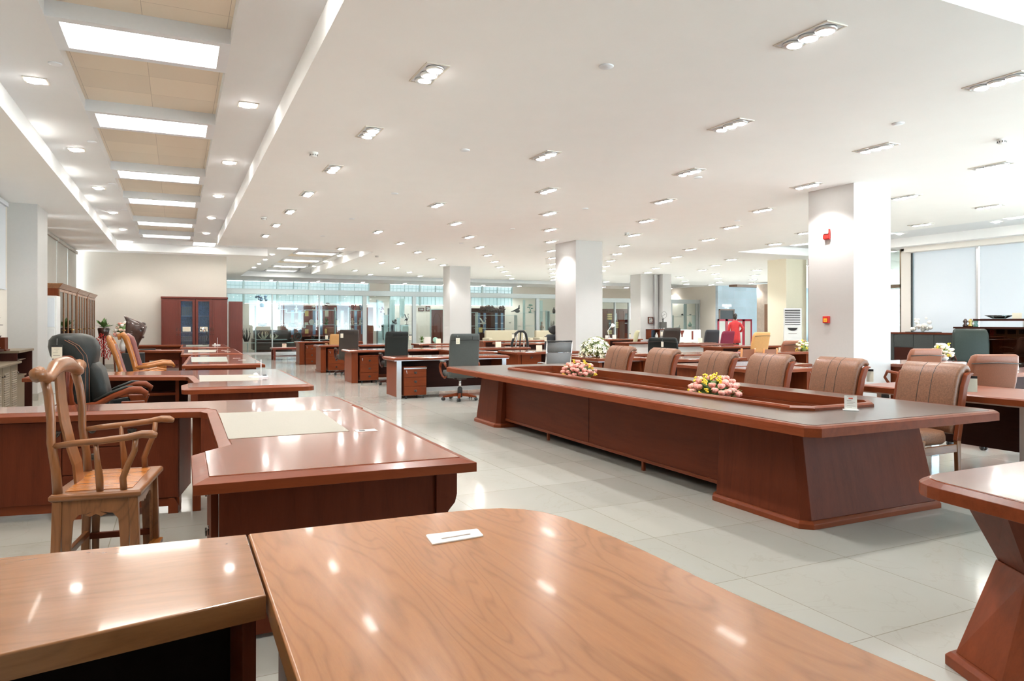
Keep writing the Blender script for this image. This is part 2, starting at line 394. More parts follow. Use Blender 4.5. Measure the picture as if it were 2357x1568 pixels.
for i in range(len(xs) - 1):
    for j in range(len(ys) - 1):
        x, y = (xs[i] + xs[i + 1]) / 2, (ys[j] + ys[j + 1]) / 2
        if (x > 18.7 and y < 13.4) or (x < 1.4 and y > 23.9): continue
        inr = lambda R: any(r[0] < x < r[2] and r[1] < y < r[3] for r in R)
        if inr(holes): ch_.box(xs[i], ys[j], 3.79, xs[i + 1], ys[j + 1], 3.95)
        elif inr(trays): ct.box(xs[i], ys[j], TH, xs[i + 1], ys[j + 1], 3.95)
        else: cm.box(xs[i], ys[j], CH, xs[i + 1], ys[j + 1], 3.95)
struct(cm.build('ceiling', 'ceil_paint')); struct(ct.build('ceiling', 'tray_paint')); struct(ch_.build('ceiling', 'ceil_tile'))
def pane_window(n, fr, fmat, pn):
    o = struct(fr.build('window_%d' % n, fmat)); pn.build('pane', 'glass', o); return o
# walls
def wall(nm, x0, y0, x1, y1, z0=0, z1=3.95, mat='wall_paint'): return struct(MB().box(x0, y0, z0, x1, y1, z1).build(nm, mat))
wl = MB(); wl.box(XL - 0.2, YF, 0, XL, 16.2, 3.95).box(XL - 0.2, 16.2, 0, XL, 23.9, 0.9).box(XL - 0.2, 16.2, 3.40, XL, 23.9, 3.95)
struct(wl.build('wall_left', 'wall_paint'))
wall('wall_back', XL, 23.9, 1.4, 24.1)
wall('wall_inner', 1.2, 24.1, 1.4, YB)
struct(MB().box(XL, YF - 0.2, 0, 5.9, YF, 3.95).box(5.9, YF - 0.2, 0, 18.5, YF, 0.25).box(5.9, YF - 0.2, 3.36, 18.5, YF, 3.95).build('wall_front', 'white_paint'))
for i in range(4):  # unseen glazing added behind the camera to light the ceiling
    x0 = 5.95 + i * 3.1
    pane_window(50 + i, MB().box(x0 - 0.05, YF - 0.15, 0.25, x0 + 0.03, YF - 0.05, 3.36), 'alu', MB().box(x0, YF - 0.11, 0.25, x0 + 2.95, YF - 0.10, 3.36))
wf = MB(); wf.box(1.4, YB, 0, 27.6, YB + 0.2, 2.30).box(1.4, YB, 3.42, 27.6, YB + 0.2, 3.95).box(9.2, YB, 2.3, 10.3, YB + 0.2, 3.42).box(17.6, YB, 2.3, 27.6, YB + 0.2, 3.42)
struct(wf.build('wall_far', 'wall_paint'))
wall('wall_lobby', 18.7, 13.2, XR, 13.4)
wall('wall_marble', 27.6, 31.0, XR, 31.2, mat='marble_tile')
wall('wall_return', 27.6, 31.2, 27.8, YB)
wr = MB(); wr.box(18.5, YF, 3.38, 18.7, 13.3, 3.95).box(18.5, YF, 0, 18.7, 13.3, 0.3).box(18.5, 13.0, 0, 18.7, 13.3, 3.95); struct(wr.build('wall_right', 'white_paint'))
wr = MB(); wr.box(XR, 13.2, 0, XR + 0.2, 31.2, 0.4).box(XR, 13.2, 3.2, XR + 0.2, 31.2, 3.95); struct(wr.build('wall_street', 'white_paint'))
struct(MB().box(XL, -2, 0, XL + 0.02, 14.6, 0.12).box(XL, 15.8, 0, XL + 0.02, 23.9, 0.12).build('baseboard_left', 'skirt'))
struct(MB().box(XL, 23.88, 0, 1.4, 23.9, 0.13).build('baseboard_back', 'skirt'))
# columns
def column(n, x0, y0, x1, y1, mat='column_paint'):
    m = MB().box(x0, y0, 0, x1, y1, CH + (0.3 if x0 > 14 else 0))
    o = struct(m.build('column_%d' % n, mat)); b = struct(MB().box(x0 - 0.012, y0 - 0.012, 0, x1 + 0.012, y1 + 0.012, 0.12).build('trim_%d' % n, 'skirt')); return o
column(1, 9.06, 7.27, 9.87, 8.10); column(2, 9.06, 15.34, 9.85, 16.40); column(3, 9.03, 24.33, 9.84, 25.05)
column(4, 17.95, 24.95, 18.85, 25.7); column(5, 17.9, 16.9, 18.8, 17.7, 'cream_paint'); column(6, XL, 14.72, -2.21, 15.76)
struct(MB().box(18.85, 24.6, 0, 19.30, 25.5, CH).build('column_7', 'column_paint'))
struct(MB().box(X_at(1505, 24.9), 24.84, 0, X_at(1513, 24.9), 24.945, CH).build('trim_7', 'alu'))
def pane_window(n, fr, fmat, pn):
    o = struct(fr.build('window_%d' % n, fmat)); pn.build('pane', 'glass', o); return o
# left windows with grey roller blinds (blinds are things in front of the window opening)
k = 0
for y0, y1 in ((16.3, 18.2), (18.25, 20.1), (20.15, 22.0), (22.05, 23.8)):
    k += 1
    pane_window(k, MB().box(XL - 0.14, y0 - 0.03, 0.9, XL - 0.08, y0 + 0.02, 3.4), 'frame_white', MB().box(XL - 0.12, y0, 0.9, XL - 0.10, y1, 3.4))
    o = MB().box(XL + 0.01, y0 + 0.02, 1.0, XL + 0.018, y1 - 0.02, 3.33).box(XL - 0.0, y0, 3.33, XL + 0.06, y1, 3.40).build('roller_blind', 'blind_grey')
    tag(o, ['grey roller blind nearest the white pillar above the tall left bookcases', 'second grey roller blind behind the pillar above the bookcases',
            'third grey roller blind along the left wall', 'last grey roller blind on the left wall before the back corner'][k - 1], 'blind', 'grey roller blinds above the bookcases')
o = MB().box(XL + 0.01, 12.0, 1.95, XL + 0.018, 14.5, 3.33).box(XL, 12.0, 1.92, XL + 0.03, 14.5, 1.95).box(XL, 12, 3.33, XL + 0.06, 14.5, 3.40).build('roller_blind', 'blind_white')
tag(o, 'white roller blind in front of the near left pillar above the dark sideboard', 'blind')
# right window wall: tall white blinds between slim mullions
ws = [-4, -1.0, 2.1, 5.2, 8.3, 9.95, 11.45, 13.0]
ys_ = [(-4, -1), (-1, 2.1), (2.1, 5.0), (5.0, 7.3), (7.3, 9.64), (9.64, 11.2), (11.2, 12.98)]
for i, (a, b) in enumerate(ys_):
    pane_window(10 + i, MB().box(18.50, b - 0.03, 0.3, 18.62, b + 0.03, 3.38), 'graphite' if i in (4, 6) else 'alu', MB().box(18.60, a, 0.3, 18.61, b, 3.38))
    if i < 3: continue  # unseen near panes left without blinds to let in more daylight
    o = MB().box(18.53, a + 0.05, 0.3, 18.534, b - 0.05, 3.36).build('roller_blind', 'blind_white')
    tag(o, ['white translucent blind far behind the camera side', 'white translucent blind beside the camera', 'white translucent blind just outside the frame',
            'white translucent blind at the near end of the glass wall', 'white translucent blind at the right edge behind the black display cabinet',
            'middle white translucent blind between a dark and a bright mullion', 'white translucent blind nearest the thick white pillar, above the grey sideboard'][i], 'blind', 'tall white blinds on the glass wall')
struct(MB().box(18.2, YF, 3.30, 18.5, 13.0, 3.44).build('trim_20', 'white_paint'))
# entrance doors and lobby glass
for i, (a, b) in enumerate(((13.3, 14.9), (14.95, 16.6))):
    f = MB()
    f.box(18.55, a, 0, 18.66, a + 0.08, 3.44).box(18.55, b - 0.08, 0, 18.66, b, 3.44).box(18.55, a, 2.35, 18.66, b, 2.45).box(18.55, a, 0, 18.66, b, 0.12)
    o = struct(f.build('door_%d' % (1 + i), 'bronze')); MB().box(18.60, a, 0, 18.61, b, 3.4).build('pane', 'glass', o)
for i in range(5):
    y0 = 14 + i * 3.4
    pane_window(30 + i, MB().box(XR, y0 + 3.3, 0.4, XR + 0.1, y0 + 3.4, 3.2), 'alu', MB().box(XR + 0.05, y0, 0.4, XR + 0.06, y0 + 3.3, 3.2))
# far clerestory windows with sheer blinds
xsw = [1.4, 2.95, 4.55, 6.1, 7.65, 9.2]
xs2 = [10.3, 12.0, 13.8, 15.7, 17.6]
k = 0
for arr in (xsw, xs2):
    for a, b in zip(arr[:-1], arr[1:]):
        k += 1
        f = MB(); f.box(a, YB - 0.02, 2.30, a + 0.05, YB + 0.1, 3.42).box(b - 0.05, YB - 0.02, 2.30, b, YB + 0.1, 3.42).box((a + b) / 2 - 0.02, YB, 2.3, (a + b) / 2 + 0.02, YB + 0.1, 3.42)
        f.box(a, YB, 3.18, b, YB + 0.08, 3.21)
        for q in range(1, 8): f.box(a + (b - a) * q / 8 - 0.006, YB + 0.05, 2.3, a + (b - a) * q / 8 + 0.006, YB + 0.07, 3.42)
        pane_window(40 + k, f, 'steel_shelf', MB().box(a, YB + 0.1, 2.3, b, YB + 0.105, 3.42))
        o = MB().box(a + 0.05, YB + 0.085, 2.32, b - 0.05, YB + 0.089, 3.40).build('roller_blind', 'blind_back')
        tag(o, 'pale sheer blind on window %s of the far clerestory' % ['at the left end', 'second from the back wall corner', 'third from the corner', 'fourth from the corner', 'just before the pale pier', 'just past the pale pier', 'second past the pier', 'third past the pier', 'last before the blank wall'][k - 1], 'blind', 'pale blinds on the far clerestory windows')
# ================================================================ CEILING LIGHTS
def lamp_data(n, W, ang, blend, r, col):
    d = bpy.data.lights.new(n, 'SPOT'); d.energy = W; d.spot_size = math.radians(ang); d.spot_blend = blend; d.shadow_soft_size = r; d.color = col
    return d
SPD = lamp_data('bulb_light', SPOT_W, 118, 0.55, 0.06, (1.0, 0.98, 0.955))
TRD = lamp_data('bulb_light', TRAY_W, 110, 0.5, 0.05, (1.0, 0.95, 0.89))
def add_light(par, dat, z, tilt=(0, 0)):
    o = bpy.data.objects.new('bulb_light', dat); COL.objects.link(o); o.parent = par; o.location = (0, 0, z); o.rotation_euler = (tilt[0], tilt[1], 0)
def ring(m, x0, y0, x1, y1, w_, z0, z1):
    m.box(x0, y0, z0, x1, y0 + w_, z1).box(x0, y1 - w_, z0, x1, y1, z1).box(x0, y0 + w_, z0, x0 + w_, y1 - w_, z1).box(x1 - w_, y0 + w_, z0, x1, y1 - w_, z1); return m
def lampmesh(y, tx=0, ty=0, r=0.062):
    m = MB(); m.lathe([(r * 0.5, -0.004), (r, 0.004), (r + 0.002, 0.03)], 14, mt=T(0, y, -0.028, rx=tx, ry=ty)); return m
def triple(label, loc, group):
    t = thing('triple_downlight', label, 'ceiling light', loc, 0, group)
    ring(MB(), -0.10, -0.245, 0.10, 0.245, 0.013, -0.008, 0.0).build('frame', 'frame_cream', t)
    MB().box(-0.087, -0.232, -0.003, 0.087, 0.232, 0.0).build('recess', 'frame_white', t)
    for k, y in enumerate((-0.148, 0, 0.148)):
        l = lampmesh(y, 0.10 * (k - 1), 0.08).build('lamp', 'lamp_glow', t)
        MB().lathe([(0.068, -0.024), (0.074, -0.020), (0.074, -0.004)], 16, c=(0, y, 0)).build('lamp_ring', 'alu', t)
    add_light(t, SPD, -0.07)
    return t
G3 = 'triple downlights of the main ceiling'
spots = []
for j in range(0, 17):
    for i in range(0, 15):
        if (i + j) % 2: continue
        x, y = 4.12 + 1.118 * i, 3.68 + 2.02 * j
        if y > 36.3 or x > 19.6 or x < 2: continue
        if any(r[0] - 0.15 < x < r[2] + 0.15 and r[1] - 0.3 < y < r[3] + 0.3 for r in trays): continue
        if x > 8.9 and x < 10.0 and (7.0 < y < 8.35 or 15.1 < y < 16.6 or 24.1 < y < 25.3): continue
        spots.append((x, y))
for j in range(0, 8): spots.append((1.89, 3.58 + 2.01 * j if j else 3.4))
spots += [(20.6 + 2.2 * i, 18.6 + 2.35 * j) for i in range(5) for j in range(5)] + [(20.8 + 1.6 * i, 34.8) for i in range(5)] + [(19.6 + 1.7 * i, 30.2) for i in range(5)]  # extra rows added to brighten the lobby and the right shop
special = {(1.89, 5.59): 'large triple downlight left of the middle, nearest full one in the row beside the tray',
           (1.89, 7.60): 'second full triple downlight in the row running beside the ceiling tray', (1.89, 9.61): 'third full triple downlight in the row running beside the ceiling tray',
           (1.89, 11.62): 'fourth triple downlight in the row beside the ceiling tray', (4.12, 3.68): 'largest triple downlight, at the top of the picture right of the middle',
           (6.36, 3.68): 'triple downlight near the upper right edge, three round lamps in a row', (5.24, 5.70): 'triple downlight in the ceiling just behind the largest one',
           (7.47, 5.70): 'triple downlight above and left of the thick white pillar', (4.12, 7.72): 'bright triple downlight in the middle of the ceiling, first of the centre row',
           (9.71, 5.70): 'triple downlight with a dark edge right of the thick pillar', (8.59, 7.72): 'triple downlight touching the top left of the thick pillar',
           (6.36, 7.72): 'triple downlight halfway between the centre row and the thick pillar', (5.24, 9.74): 'triple downlight directly behind the bright centre one'}
first = None
for x, y in spots:
    lab = next((v for k, v in special.items() if abs(k[0] - x) < 0.1 and abs(k[1] - y) < 0.12), None)
    g = G3
    if lab is None:
        lab = 'small triple recessed downlight far back in the flat ceiling, one of many alike'
        g = 'distant small triple downlights'
    if first is None: first = triple(lab, (x, y, CH), g)
    else: dup(first, (x, y, CH), 0, lab, g)
# single square downlights in the tray
def single(label, loc, group, rz=0):
    t = thing('square_downlight', label, 'ceiling light', loc, rz, group)
    ring(MB(), -0.10, -0.10, 0.10, 0.10, 0.014, -0.008, 0.0).build('frame', 'frame_cream', t)
    MB().box(-0.086, -0.086, -0.003, 0.086, 0.086, 0.0).build('recess', 'frame_white', t)
    lampmesh(0, 0.1, -0.1, 0.06).build('lamp', 'lamp_glow', t)
    add_light(t, TRD, -0.07); return t
pos = [(-1.21, 2.06 + 2.965 * k, TH) for k in range(8)] + [(0.68, 2.0 + 2.965 * k, TH) for k in range(7)]
nmw = ['nearest', 'second', 'third', 'fourth', 'fifth', 'sixth', 'seventh', 'eighth']
for k, p in enumerate(pos):
    if k == 0: sg = single('single downlight behind the camera in the left tray', p, 'single downlights in the long tray')
    else:
        kk = k if k < 8 else k - 8
        dup(sg, p, 0, ('%s single downlight on the window side of the long lit tray' if k < 8 else '%s single downlight on the hall side of the long lit tray') % nmw[kk], 'single downlights in the long tray')
for k, p in enumerate([(1.9, 23.5, TH), (-0.3, 23.5, TH)] + [(5.05, 22.0 + 2.5 * q, TH) for q in range(4)] + [(2.9, 25 + 2.1 * q, TH) for q in range(4)]):
    dup(sg, p, 0, 'tiny single downlight around the far lit tray', 'tiny single downlights of the far tray')
for k in range(5): dup(sg, (16.9 + 0.0 * k, 5.0 + 2.4 * k, TH), 0, 'small single downlight in the tray along the glass wall', 'single downlights along the glass wall')
# light panels
def panel(label, x0, y0, x1, y1, z, group, name='light_panel'):
    t = thing(name, label, 'ceiling light', ((x0 + x1) / 2, (y0 + y1) / 2, z), 0, group)
    a, b = (x1 - x0) / 2, (y1 - y0) / 2
    fx, fy = 0.092, 0.10
    ring(MB(), -a - fx, -b - fy, a + fx, b + fy, 0.085, -0.03, 0.095).build('frame', 'frame_white', t)
    MB().box(-a, -b, 0.0, a, b, 0.012).build('diffuser', 'panel_glow', t)
    return t
py = [1.1, 3.72, 6.36, 8.98, 12.22, 14.86, 18.20, 20.82]
for k, y in enumerate(py):
    panel(['panel light behind the camera', 'panel light just above the frame', 'largest rectangular panel light at the upper left of the picture', 'second rectangular panel light in the long tray',
           'third rectangular panel light in the long tray', 'fourth rectangular panel light in the long tray', 'fifth rectangular panel light in the long tray', 'last rectangular panel light in the long tray'][k],
          -0.81, y, 0.31, y + 0.54, 3.695, 'rectangular panel lights of the long tray')
for k, y in enumerate([23.9, 26.9, 30.0, 32.6]):
    panel('%s rectangular panel light of the far tray' % ['nearest', 'second', 'third', 'last'][k], 3.6, y, 4.8, y + 0.6, 3.695, 'rectangular panel lights of the far tray')
def spanel(label, x, y, z, a=0.29, b=0.45, g='small square panel lights'):
    t = thing('square_light_panel', label, 'ceiling light', (x, y, z), 0, g)
    ring(MB(), -a - 0.03, -b - 0.03, a + 0.03, b + 0.03, 0.03, -0.012, 0.0).build('frame', 'frame_white', t)
    MB().box(-a, -b, -0.005, a, b, 0.0).build('diffuser', 'panel_glow', t)
spanel('small square panel light at the end of the long tray', 0.72, 22.6, TH)
spanel('small square panel light at the start of the far tray', 3.1, 22.6, TH)
for k, (x, y) in enumerate([(16.2, 9.0), (16.2, 12.6), (16.2, 15.0), (16.2, 6.0)]):
    spanel('%s' % ['bright square panel light above the white blinds at the right edge', 'square panel light right behind the thick white pillar', 'wide square panel light left of the thick pillar top', 'square panel light in the right tray outside the frame'][k], x, y, TH, 0.55, 0.42, 'panel lights of the right tray')
for k in range(7): spanel('small flat panel light in the transverse tray before the far windows', 6.6 + 2.7 * k, 32.6, TH, 0.4, 0.2, 'panel lights of the transverse tray')
# cove strips on the window side of the tray
for k in range(6):
    y = 9.6 + 2.6 * k
    tag(MB().box(-1.528, y, 3.50, -1.518, y + 0.75, 3.53).build('cove_light', 'strip_glow'), '%s short cove light strip on the outer edge of the long tray' % nmw[k], 'light strip', 'cove light strips')
# sprinkler covers and smoke detectors
for k, (x, y) in enumerate([(3.13, 4.82), (3.12, 7.89), (6.77, 4.9), (6.71, 7.95), (3.15, 11.03), (3.15, 14.1), (6.7, 11.0), (6.7, 14.1), (10.3, 11.0), (10.3, 8.0), (3.15, 17.2), (6.7, 17.2)]):
    o = MB().lathe([(0.055, -0.010), (0.06, -0.006), (0.06, 0)], 20).build('sprinkler_cover', 'frame_white', None, loc=(x, y, CH))
    tag(o, ['flat round sprinkler cover near the top middle of the ceiling', 'flat round sprinkler cover in the middle of the ceiling left of the starburst lamp', 'flat round sprinkler cover at the upper right before the triple lights', 'flat round sprinkler cover below the triple light left of the thick pillar'][k] if k < 4 else 'small flat sprinkler cover far back in the ceiling', 'sprinkler', 'sprinkler covers' if k < 4 else 'distant sprinkler covers')
for k, (x, y) in enumerate([(-0.98, 7.4), (-0.98, 10.4), (-0.98, 13.4), (-0.98, 16.4)]):
    o = MB().lathe([(0.05, -0.010), (0.055, -0.006), (0.055, 0)], 20).build('sprinkler_cover', 'frame_white', None, loc=(x, y, TH))
    tag(o, '%s flat sprinkler cover on the window side of the tray' % nmw[k], 'sprinkler', 'sprinkler covers in the tray')
for k, (x, y) in enumerate([(1.5, 8.8), (8.41, 4.82), (1.54, 14.64), (9.4, 13.6), (5.6, 21.6)]):
    t = thing('smoke_detector', ['round smoke detector beside the row of downlights at the left', 'round smoke detector near the right edge of the picture', 'small smoke detector at the far end of the downlight row',
              'small smoke detector in front of the second white pillar', 'small smoke detector far back in the middle of the ceiling'][k], 'smoke detector', (x, y, CH), 0, 'smoke detectors')
    MB().lathe([(0.03, -0.055), (0.042, -0.045), (0.045, -0.02), (0.055, -0.012), (0.055, 0)], 18).build('housing', 'white_plastic', t)
    g = MB()
    for q in range(10): g.box(0.042, -0.004, -0.044, 0.047, 0.004, -0.026, mt=T(rz=2 * PI * q / 10))
    g.build('vent_slots', 'black_plastic', t)
# ================================================================ HELPERS FOR FURNITURE
def rr(hx, hy, n=5, p=0.35, cx=0, cy=0):
    """rounded rectangle loop"""
    r = min(hx, hy) * p; L = []
    for sx, sy, a0 in ((1, 1, 0), (-1, 1, PI / 2), (-1, -1, PI), (1, -1, 3 * PI / 2)):
        for k in range(n):
            a = a0 + PI / 2 * k / (n - 1)
            L.append((cx + sx * (hx - r) + r * math.cos(a), cy + sy * (hy - r) + r * math.sin(a)))
    return L
def pad(m, levels, p=0.9, axis='z', mt=None, n=5):
    """soft cushion: levels of (height, centre-x, half depth, half width)"""
    L = []
    for z, xc, hx, hy in levels:
        q = rr(hx, hy, n, p, xc, 0)
        L.append([(x, y, z) for x, y in q])
    return m.loft(L, True, True, mt=mt)
def ring_pull(parent, x, y, z, axis, k=1.0):
    """oval back plate with a dropped ring; axis: the way the drawer faces ('-y' or '-x' or '+x')"""
    m = MB(); a = {'-y': 0, '-x': -PI / 2, '+x': PI / 2}[axis]; mt = T(x, y, z, rz=a)
    m.box(-0.030 * k, -0.006, 0.004 * k, 0.030 * k, 0, 0.016 * k, mt)
    m.lathe([(0.022 * k, 0), (0.022 * k, 0.004)], 14, mt=mt @ T(rx=PI / 2))
    m.tube([(0.024 * k * math.cos(t), -0.012, 0.008 * k + 0.030 * k * math.sin(t)) for t in [PI + PI * q / 8 for q in range(9)]], 0.004 * k, 6, mt=mt)
    return m.build('handle', 'dark_metal', parent)
def lock(parent, x, y, z, axis='-y'):
    m = MB(); m.lathe([(0.010, 0), (0.010, 0.006), (0.006, 0.009)], 12, mt=T(x, y, z, rx=PI / 2)); m.build('lock', 'chrome', parent)
def caster(m, x, y, r=0.022):
    m.lathe([(r, -0.018), (r, 0.018)], 12, mt=T(x, y, r, rx=PI / 2)); m.box(x - 0.008, y - 0.008, r, x + 0.008, y + 0.008, r * 2 + 0.012)
def card_stand(label, loc, rz=0, w_=0.10, h=0.13, mat='paper_white', cat='price card', group='price cards on the desks', lines=True, base=True):
    t = thing('price_card', label, cat, loc, rz, group)
    if base:
        b = MB(); b.box(-w_ * 0.62, -0.03, 0, w_ * 0.62, 0.03, 0.008); b.build('card_base', 'white_gloss', t, 0.002)
    MB().box(-w_ / 2, -0.004, 0.006, w_ / 2, 0.0, 0.006 + h, T(rx=-0.08)).build('card', mat, t)
    if lines:
        i = MB()
        for k, (a, b, z) in enumerate([(-0.3, 0.3, 0.90), (-0.30, 0.05, 0.62), (-0.30, 0.35, 0.52), (-0.30, 0.2, 0.42), (-0.30, 0.38, 0.25), (-0.3, 0.1, 0.15)]):
            i.box(w_ * a, -0.0052, 0.006 + h * z, w_ * b, -0.0045, 0.008 + h * z, T(rx=-0.08))
        i.build('small_print', 'ink', t)
        MB().box(-w_ * 0.17, -0.0054, 0.006 + h * 0.76, w_ * 0.17, -0.0045, 0.006 + h * 0.84, T(rx=-0.08)).build('headline', 'ink_red', t)
    return t
def hang_tag(label, loc, rz, w_=0.075, h=0.11, mat='paper', group='price tags hanging on chairs', string=0.03):
    t = thing('price_tag', label, 'price tag', loc, rz, group)
    MB().box(-w_ / 2, -0.002, -h, w_ / 2, 0.001, 0).build('card', mat, t)
    MB().box(-w_ / 2, -0.003, -0.018, w_ / 2, 0.002, 0.002).build('card_top', 'black_plastic', t)
    i = MB()
    for a, b, z in [(-0.25, 0.25, 0.28), (-0.12, 0.12, 0.42), (-0.35, 0.1, 0.55), (-0.35, 0.3, 0.75)]: i.box(w_ * a, -0.0035, -h * z - 0.003, w_ * b, -0.0025, -h * z)
    i.build('small_print', 'ink', t)
    MB().tube([(0, 0, 0), (0, 0.004, string)], 0.001, 4).build('string', 'white_plastic', t)
    return t
# ================================================================ NEAR TABLE (foreground) AND ITS SIDE RETURN
t = thing('meeting_table', 'large orange-brown table with a rounded corner filling the foreground', 'table', (0.7, 1.2, 0))
def loc(poly, o): return [(x - o[0], y - o[1]) for x, y in poly]
far = [(0.188, 2.20), (0.188, -0.4), (1.30, -0.4), (1.235, 0.40), (1.19, 0.78), (1.178, 0.91), (1.166, 1.06), (1.155, 1.22), (1.15, 1.36), (1.15, 1.55), (1.145, 1.70), (1.13, 1.84), (1.115, 1.95), (1.085, 2.04), (1.04, 2.10), (0.98, 2.145), (0.91, 2.165), (0.77, 2.178), (0.5, 2.188)]
MB().slab(loc(far, (0.7, 1.2)), 0.690, 0.750, 0.004).build('tabletop', 'w_orange_y', t, 0.002)
MB().box(-0.44, -1.3, 0.02, -0.40, 0.90, 0.690).build('side_panel', 'w_brown_z', t, 0.003)
MB().box(-0.40, 0.52, 0.10, 0.22, 0.55, 0.690).build('modesty_panel', 'w_brown_z', t)
MB().box(0.18, -1.2, 0.0, 0.24, 0.62, 0.690).build('pedestal', 'w_brown_z', t, 0.003)
g = MB().slab(rnd([(-0.075, -0.042), (0.085, -0.030), (0.095, 0.040), (-0.065, 0.050)], 0.008), 0.7505, 0.7545, 0.001, mt=T(0.015, 0.705, 0)).build('cable_cover', 'white_gloss', t)
MB().box(-0.045, -0.0035, 0.7540, 0.045, 0.0035, 0.7552, T(0.024, 0.70, 0, rz=0.08)).build('cable_slot', 'ink', g)
t = thing('side_return', 'narrow tan desk return butted against the left edge of the near table', 'desk', (-0.6, 1.9, 0))
po = [(0.183, 2.197), (-0.3, 2.245), (-1.5, 2.36), (-1.5, 1.40), (-0.3, 1.60), (0.183, 1.69)]
MB().slab(loc(po, (-0.6, 1.9)), 0.695, 0.750, 0.003).build('desktop', 'w_tan_x', t, 0.002)
MB().box(0.735, -0.17, 0.0, 0.765, 0.27, 0.695).build('end_panel', 'w_brown_z', t, 0.002)
MB().box(-0.9, 0.24, 0.02, 0.735, 0.265, 0.695).build('back_panel', 'dark_void', t)  # near-black here and on the cabinet body paints the shade under the return
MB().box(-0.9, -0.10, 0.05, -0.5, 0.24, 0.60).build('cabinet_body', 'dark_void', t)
# ================================================================ SECOND DESK (B): manager desk with long return over a cabinet
def bord(poly, z, name, matb, mati, t, w_=0.055, th=0.062):
    """heavy edge moulding, sloped bevel and raised inlaid panel"""
    p = ccw(poly)
    MB().slab(p, z - th, z - 0.004, w_, 0.016).build('desktop_edge', matb, t, 0.002)
    MB().slab(inset(p, w_ + 0.004), z - 0.018, z, 0.003).build(name, mati, t)
def grommet(t, x, y, z, rz=0.0, nm='cable_port'):
    g = MB().box(-0.058, -0.036, z, 0.058, 0.036, z + 0.003, T(x, y, 0, rz=rz)).build(nm, 'white_gloss', t, 0.001)
    MB().box(-0.040, -0.02, z + 0.003, -0.008, 0.012, z + 0.0042, T(x, y, 0, rz=rz)).build('cable_slot', 'black', g)
Z = 0.750
t = thing('manager_desk', 'reddish L-shaped manager desk with grey writing pad, right behind the near table', 'desk', (0.6, 4.5, 0))
o = (0.6, 4.5)
main = [(0.055, 3.03), (1.235, 2.975), (1.235, 5.24), (1.255, 5.25), (1.235, 6.08), (0.48, 6.07), (-1.13, 6.31), (-2.6, 6.5), (-2.6, 5.98), (-1.07, 5.745), (0.06, 5.535), (0.15, 5.50), (0.19, 5.40), (0.19, 3.87), (0.06, 3.71)]
bord(loc(main, o), Z, 'inlaid_top', 'w_edge_x', 'w_cherry_y', t)
MB().slab(loc([(0.255, 5.20), (0.90, 5.07), (0.885, 4.02), (0.245, 4.02)], o), Z, Z + 0.002).build('writing_pad', 'pad', t)
grommet(t, 0.38, 0.52, Z, 0.0); grommet(t, 0.375, -0.50, Z, 0.0)
# near pedestal side and stepped front leg
MB().box(0.16, 3.22, 0.02, 1.12, 3.26, Z - 0.062, T(-o[0], -o[1])).build('side_panel', 'w_brown_z', t, 0.002)
MB().prof([(1.12, 0), (1.175, 0), (1.175, 0.42), (1.18, 0.46), (1.215, 0.50), (1.225, 0.54), (1.225, 0.688), (1.12, 0.688)], 3.20, 3.27, mt=T(-o[0], -o[1])).build('front_post', 'w_brown_z', t, 0.002)
MB().box(1.10, 3.27, 0.05, 1.13, 5.9, 0.688, T(-o[0], -o[1])).build('modesty_panel', 'w_brown_y', t)
d = MB().box(0.13, 3.28, 0.08, 0.16, 3.70, 0.66, T(-o[0], -o[1])).build('drawer', 'w_brown_z', t, 0.002)
for z in (0.22, 0.42, 0.60): ring_pull(d, 0.13 - o[0], 3.5 - o[1], z, '-x')
m = MB()
for x, y in ((0.15, 3.27), (0.15, 3.68), (0.5, 3.3)): caster(m, x - o[0], y - o[1])
m.build('caster', 'black_plastic', t)
# post at the corner of the return
MB().box(0.10, 5.60, 0.0, 0.155, 5.66, 0.688, T(-o[0], -o[1])).build('corner_post', 'w_edge_z', t, 0.002)
MB().box(0.30, 5.60, 0.2, 0.9, 5.63, 0.688, T(-o[0], -o[1])).build('back_panel', 'w_brown_x', t)
# cabinet under the return, set along the slightly turned return
cab = thing('desk_cabinet', 'brown side cabinet with doors, drawers and drop pulls under the desk return', 'cabinet', (0.01, 5.60, 0), -0.18)
fx = 'w_brown_z'
MB().box(-2.3, 0.02, 0.11, 0.0, 0.48, 0.684).build('body', fx, cab)
MB().box(-2.3, 0.02, 0.05, 0.0, 0.10, 0.11).build('plinth', 'w_edge_x', cab)
for x in (-0.04, -0.66, -1.5, -2.2):
    MB().prof([(x - 0.03, 0), (x + 0.035, 0), (x + 0.035, 0.06), (x + 0.01, 0.11), (x - 0.03, 0.11)], 0.0, 0.12).build('foot', 'w_edge_z', cab)
for x0, x1, z0, z1, hs in ((-0.36, -0.005, 0.115, 0.680, 1), (-0.74, -0.365, 0.50, 0.680, 1), (-0.74, -0.365, 0.31, 0.495, 1), (-0.74, -0.365, 0.115, 0.305, 1), (-1.25, -0.745, 0.115, 0.680, 1), (-1.75, -1.255, 0.115, 0.680, 1)):
    nm = 'door' if z1 - z0 > 0.4 else 'drawer'
    dd = MB().box(x0, 0.0, z0, x1, 0.02, z1).build(nm, fx if nm == 'door' else 'w_brown_x', cab, 0.002)
    hx = (x0 + x1) / 2 + (-0.12 if x0 == -0.36 else (0.02 if nm == 'drawer' else 0.22))
    ring_pull(dd, hx if nm == 'door' else (x0 + x1) / 2, 0, 0.60 if nm == 'door' else (z0 + z1) / 2 + 0.03, '-y', 1.0)
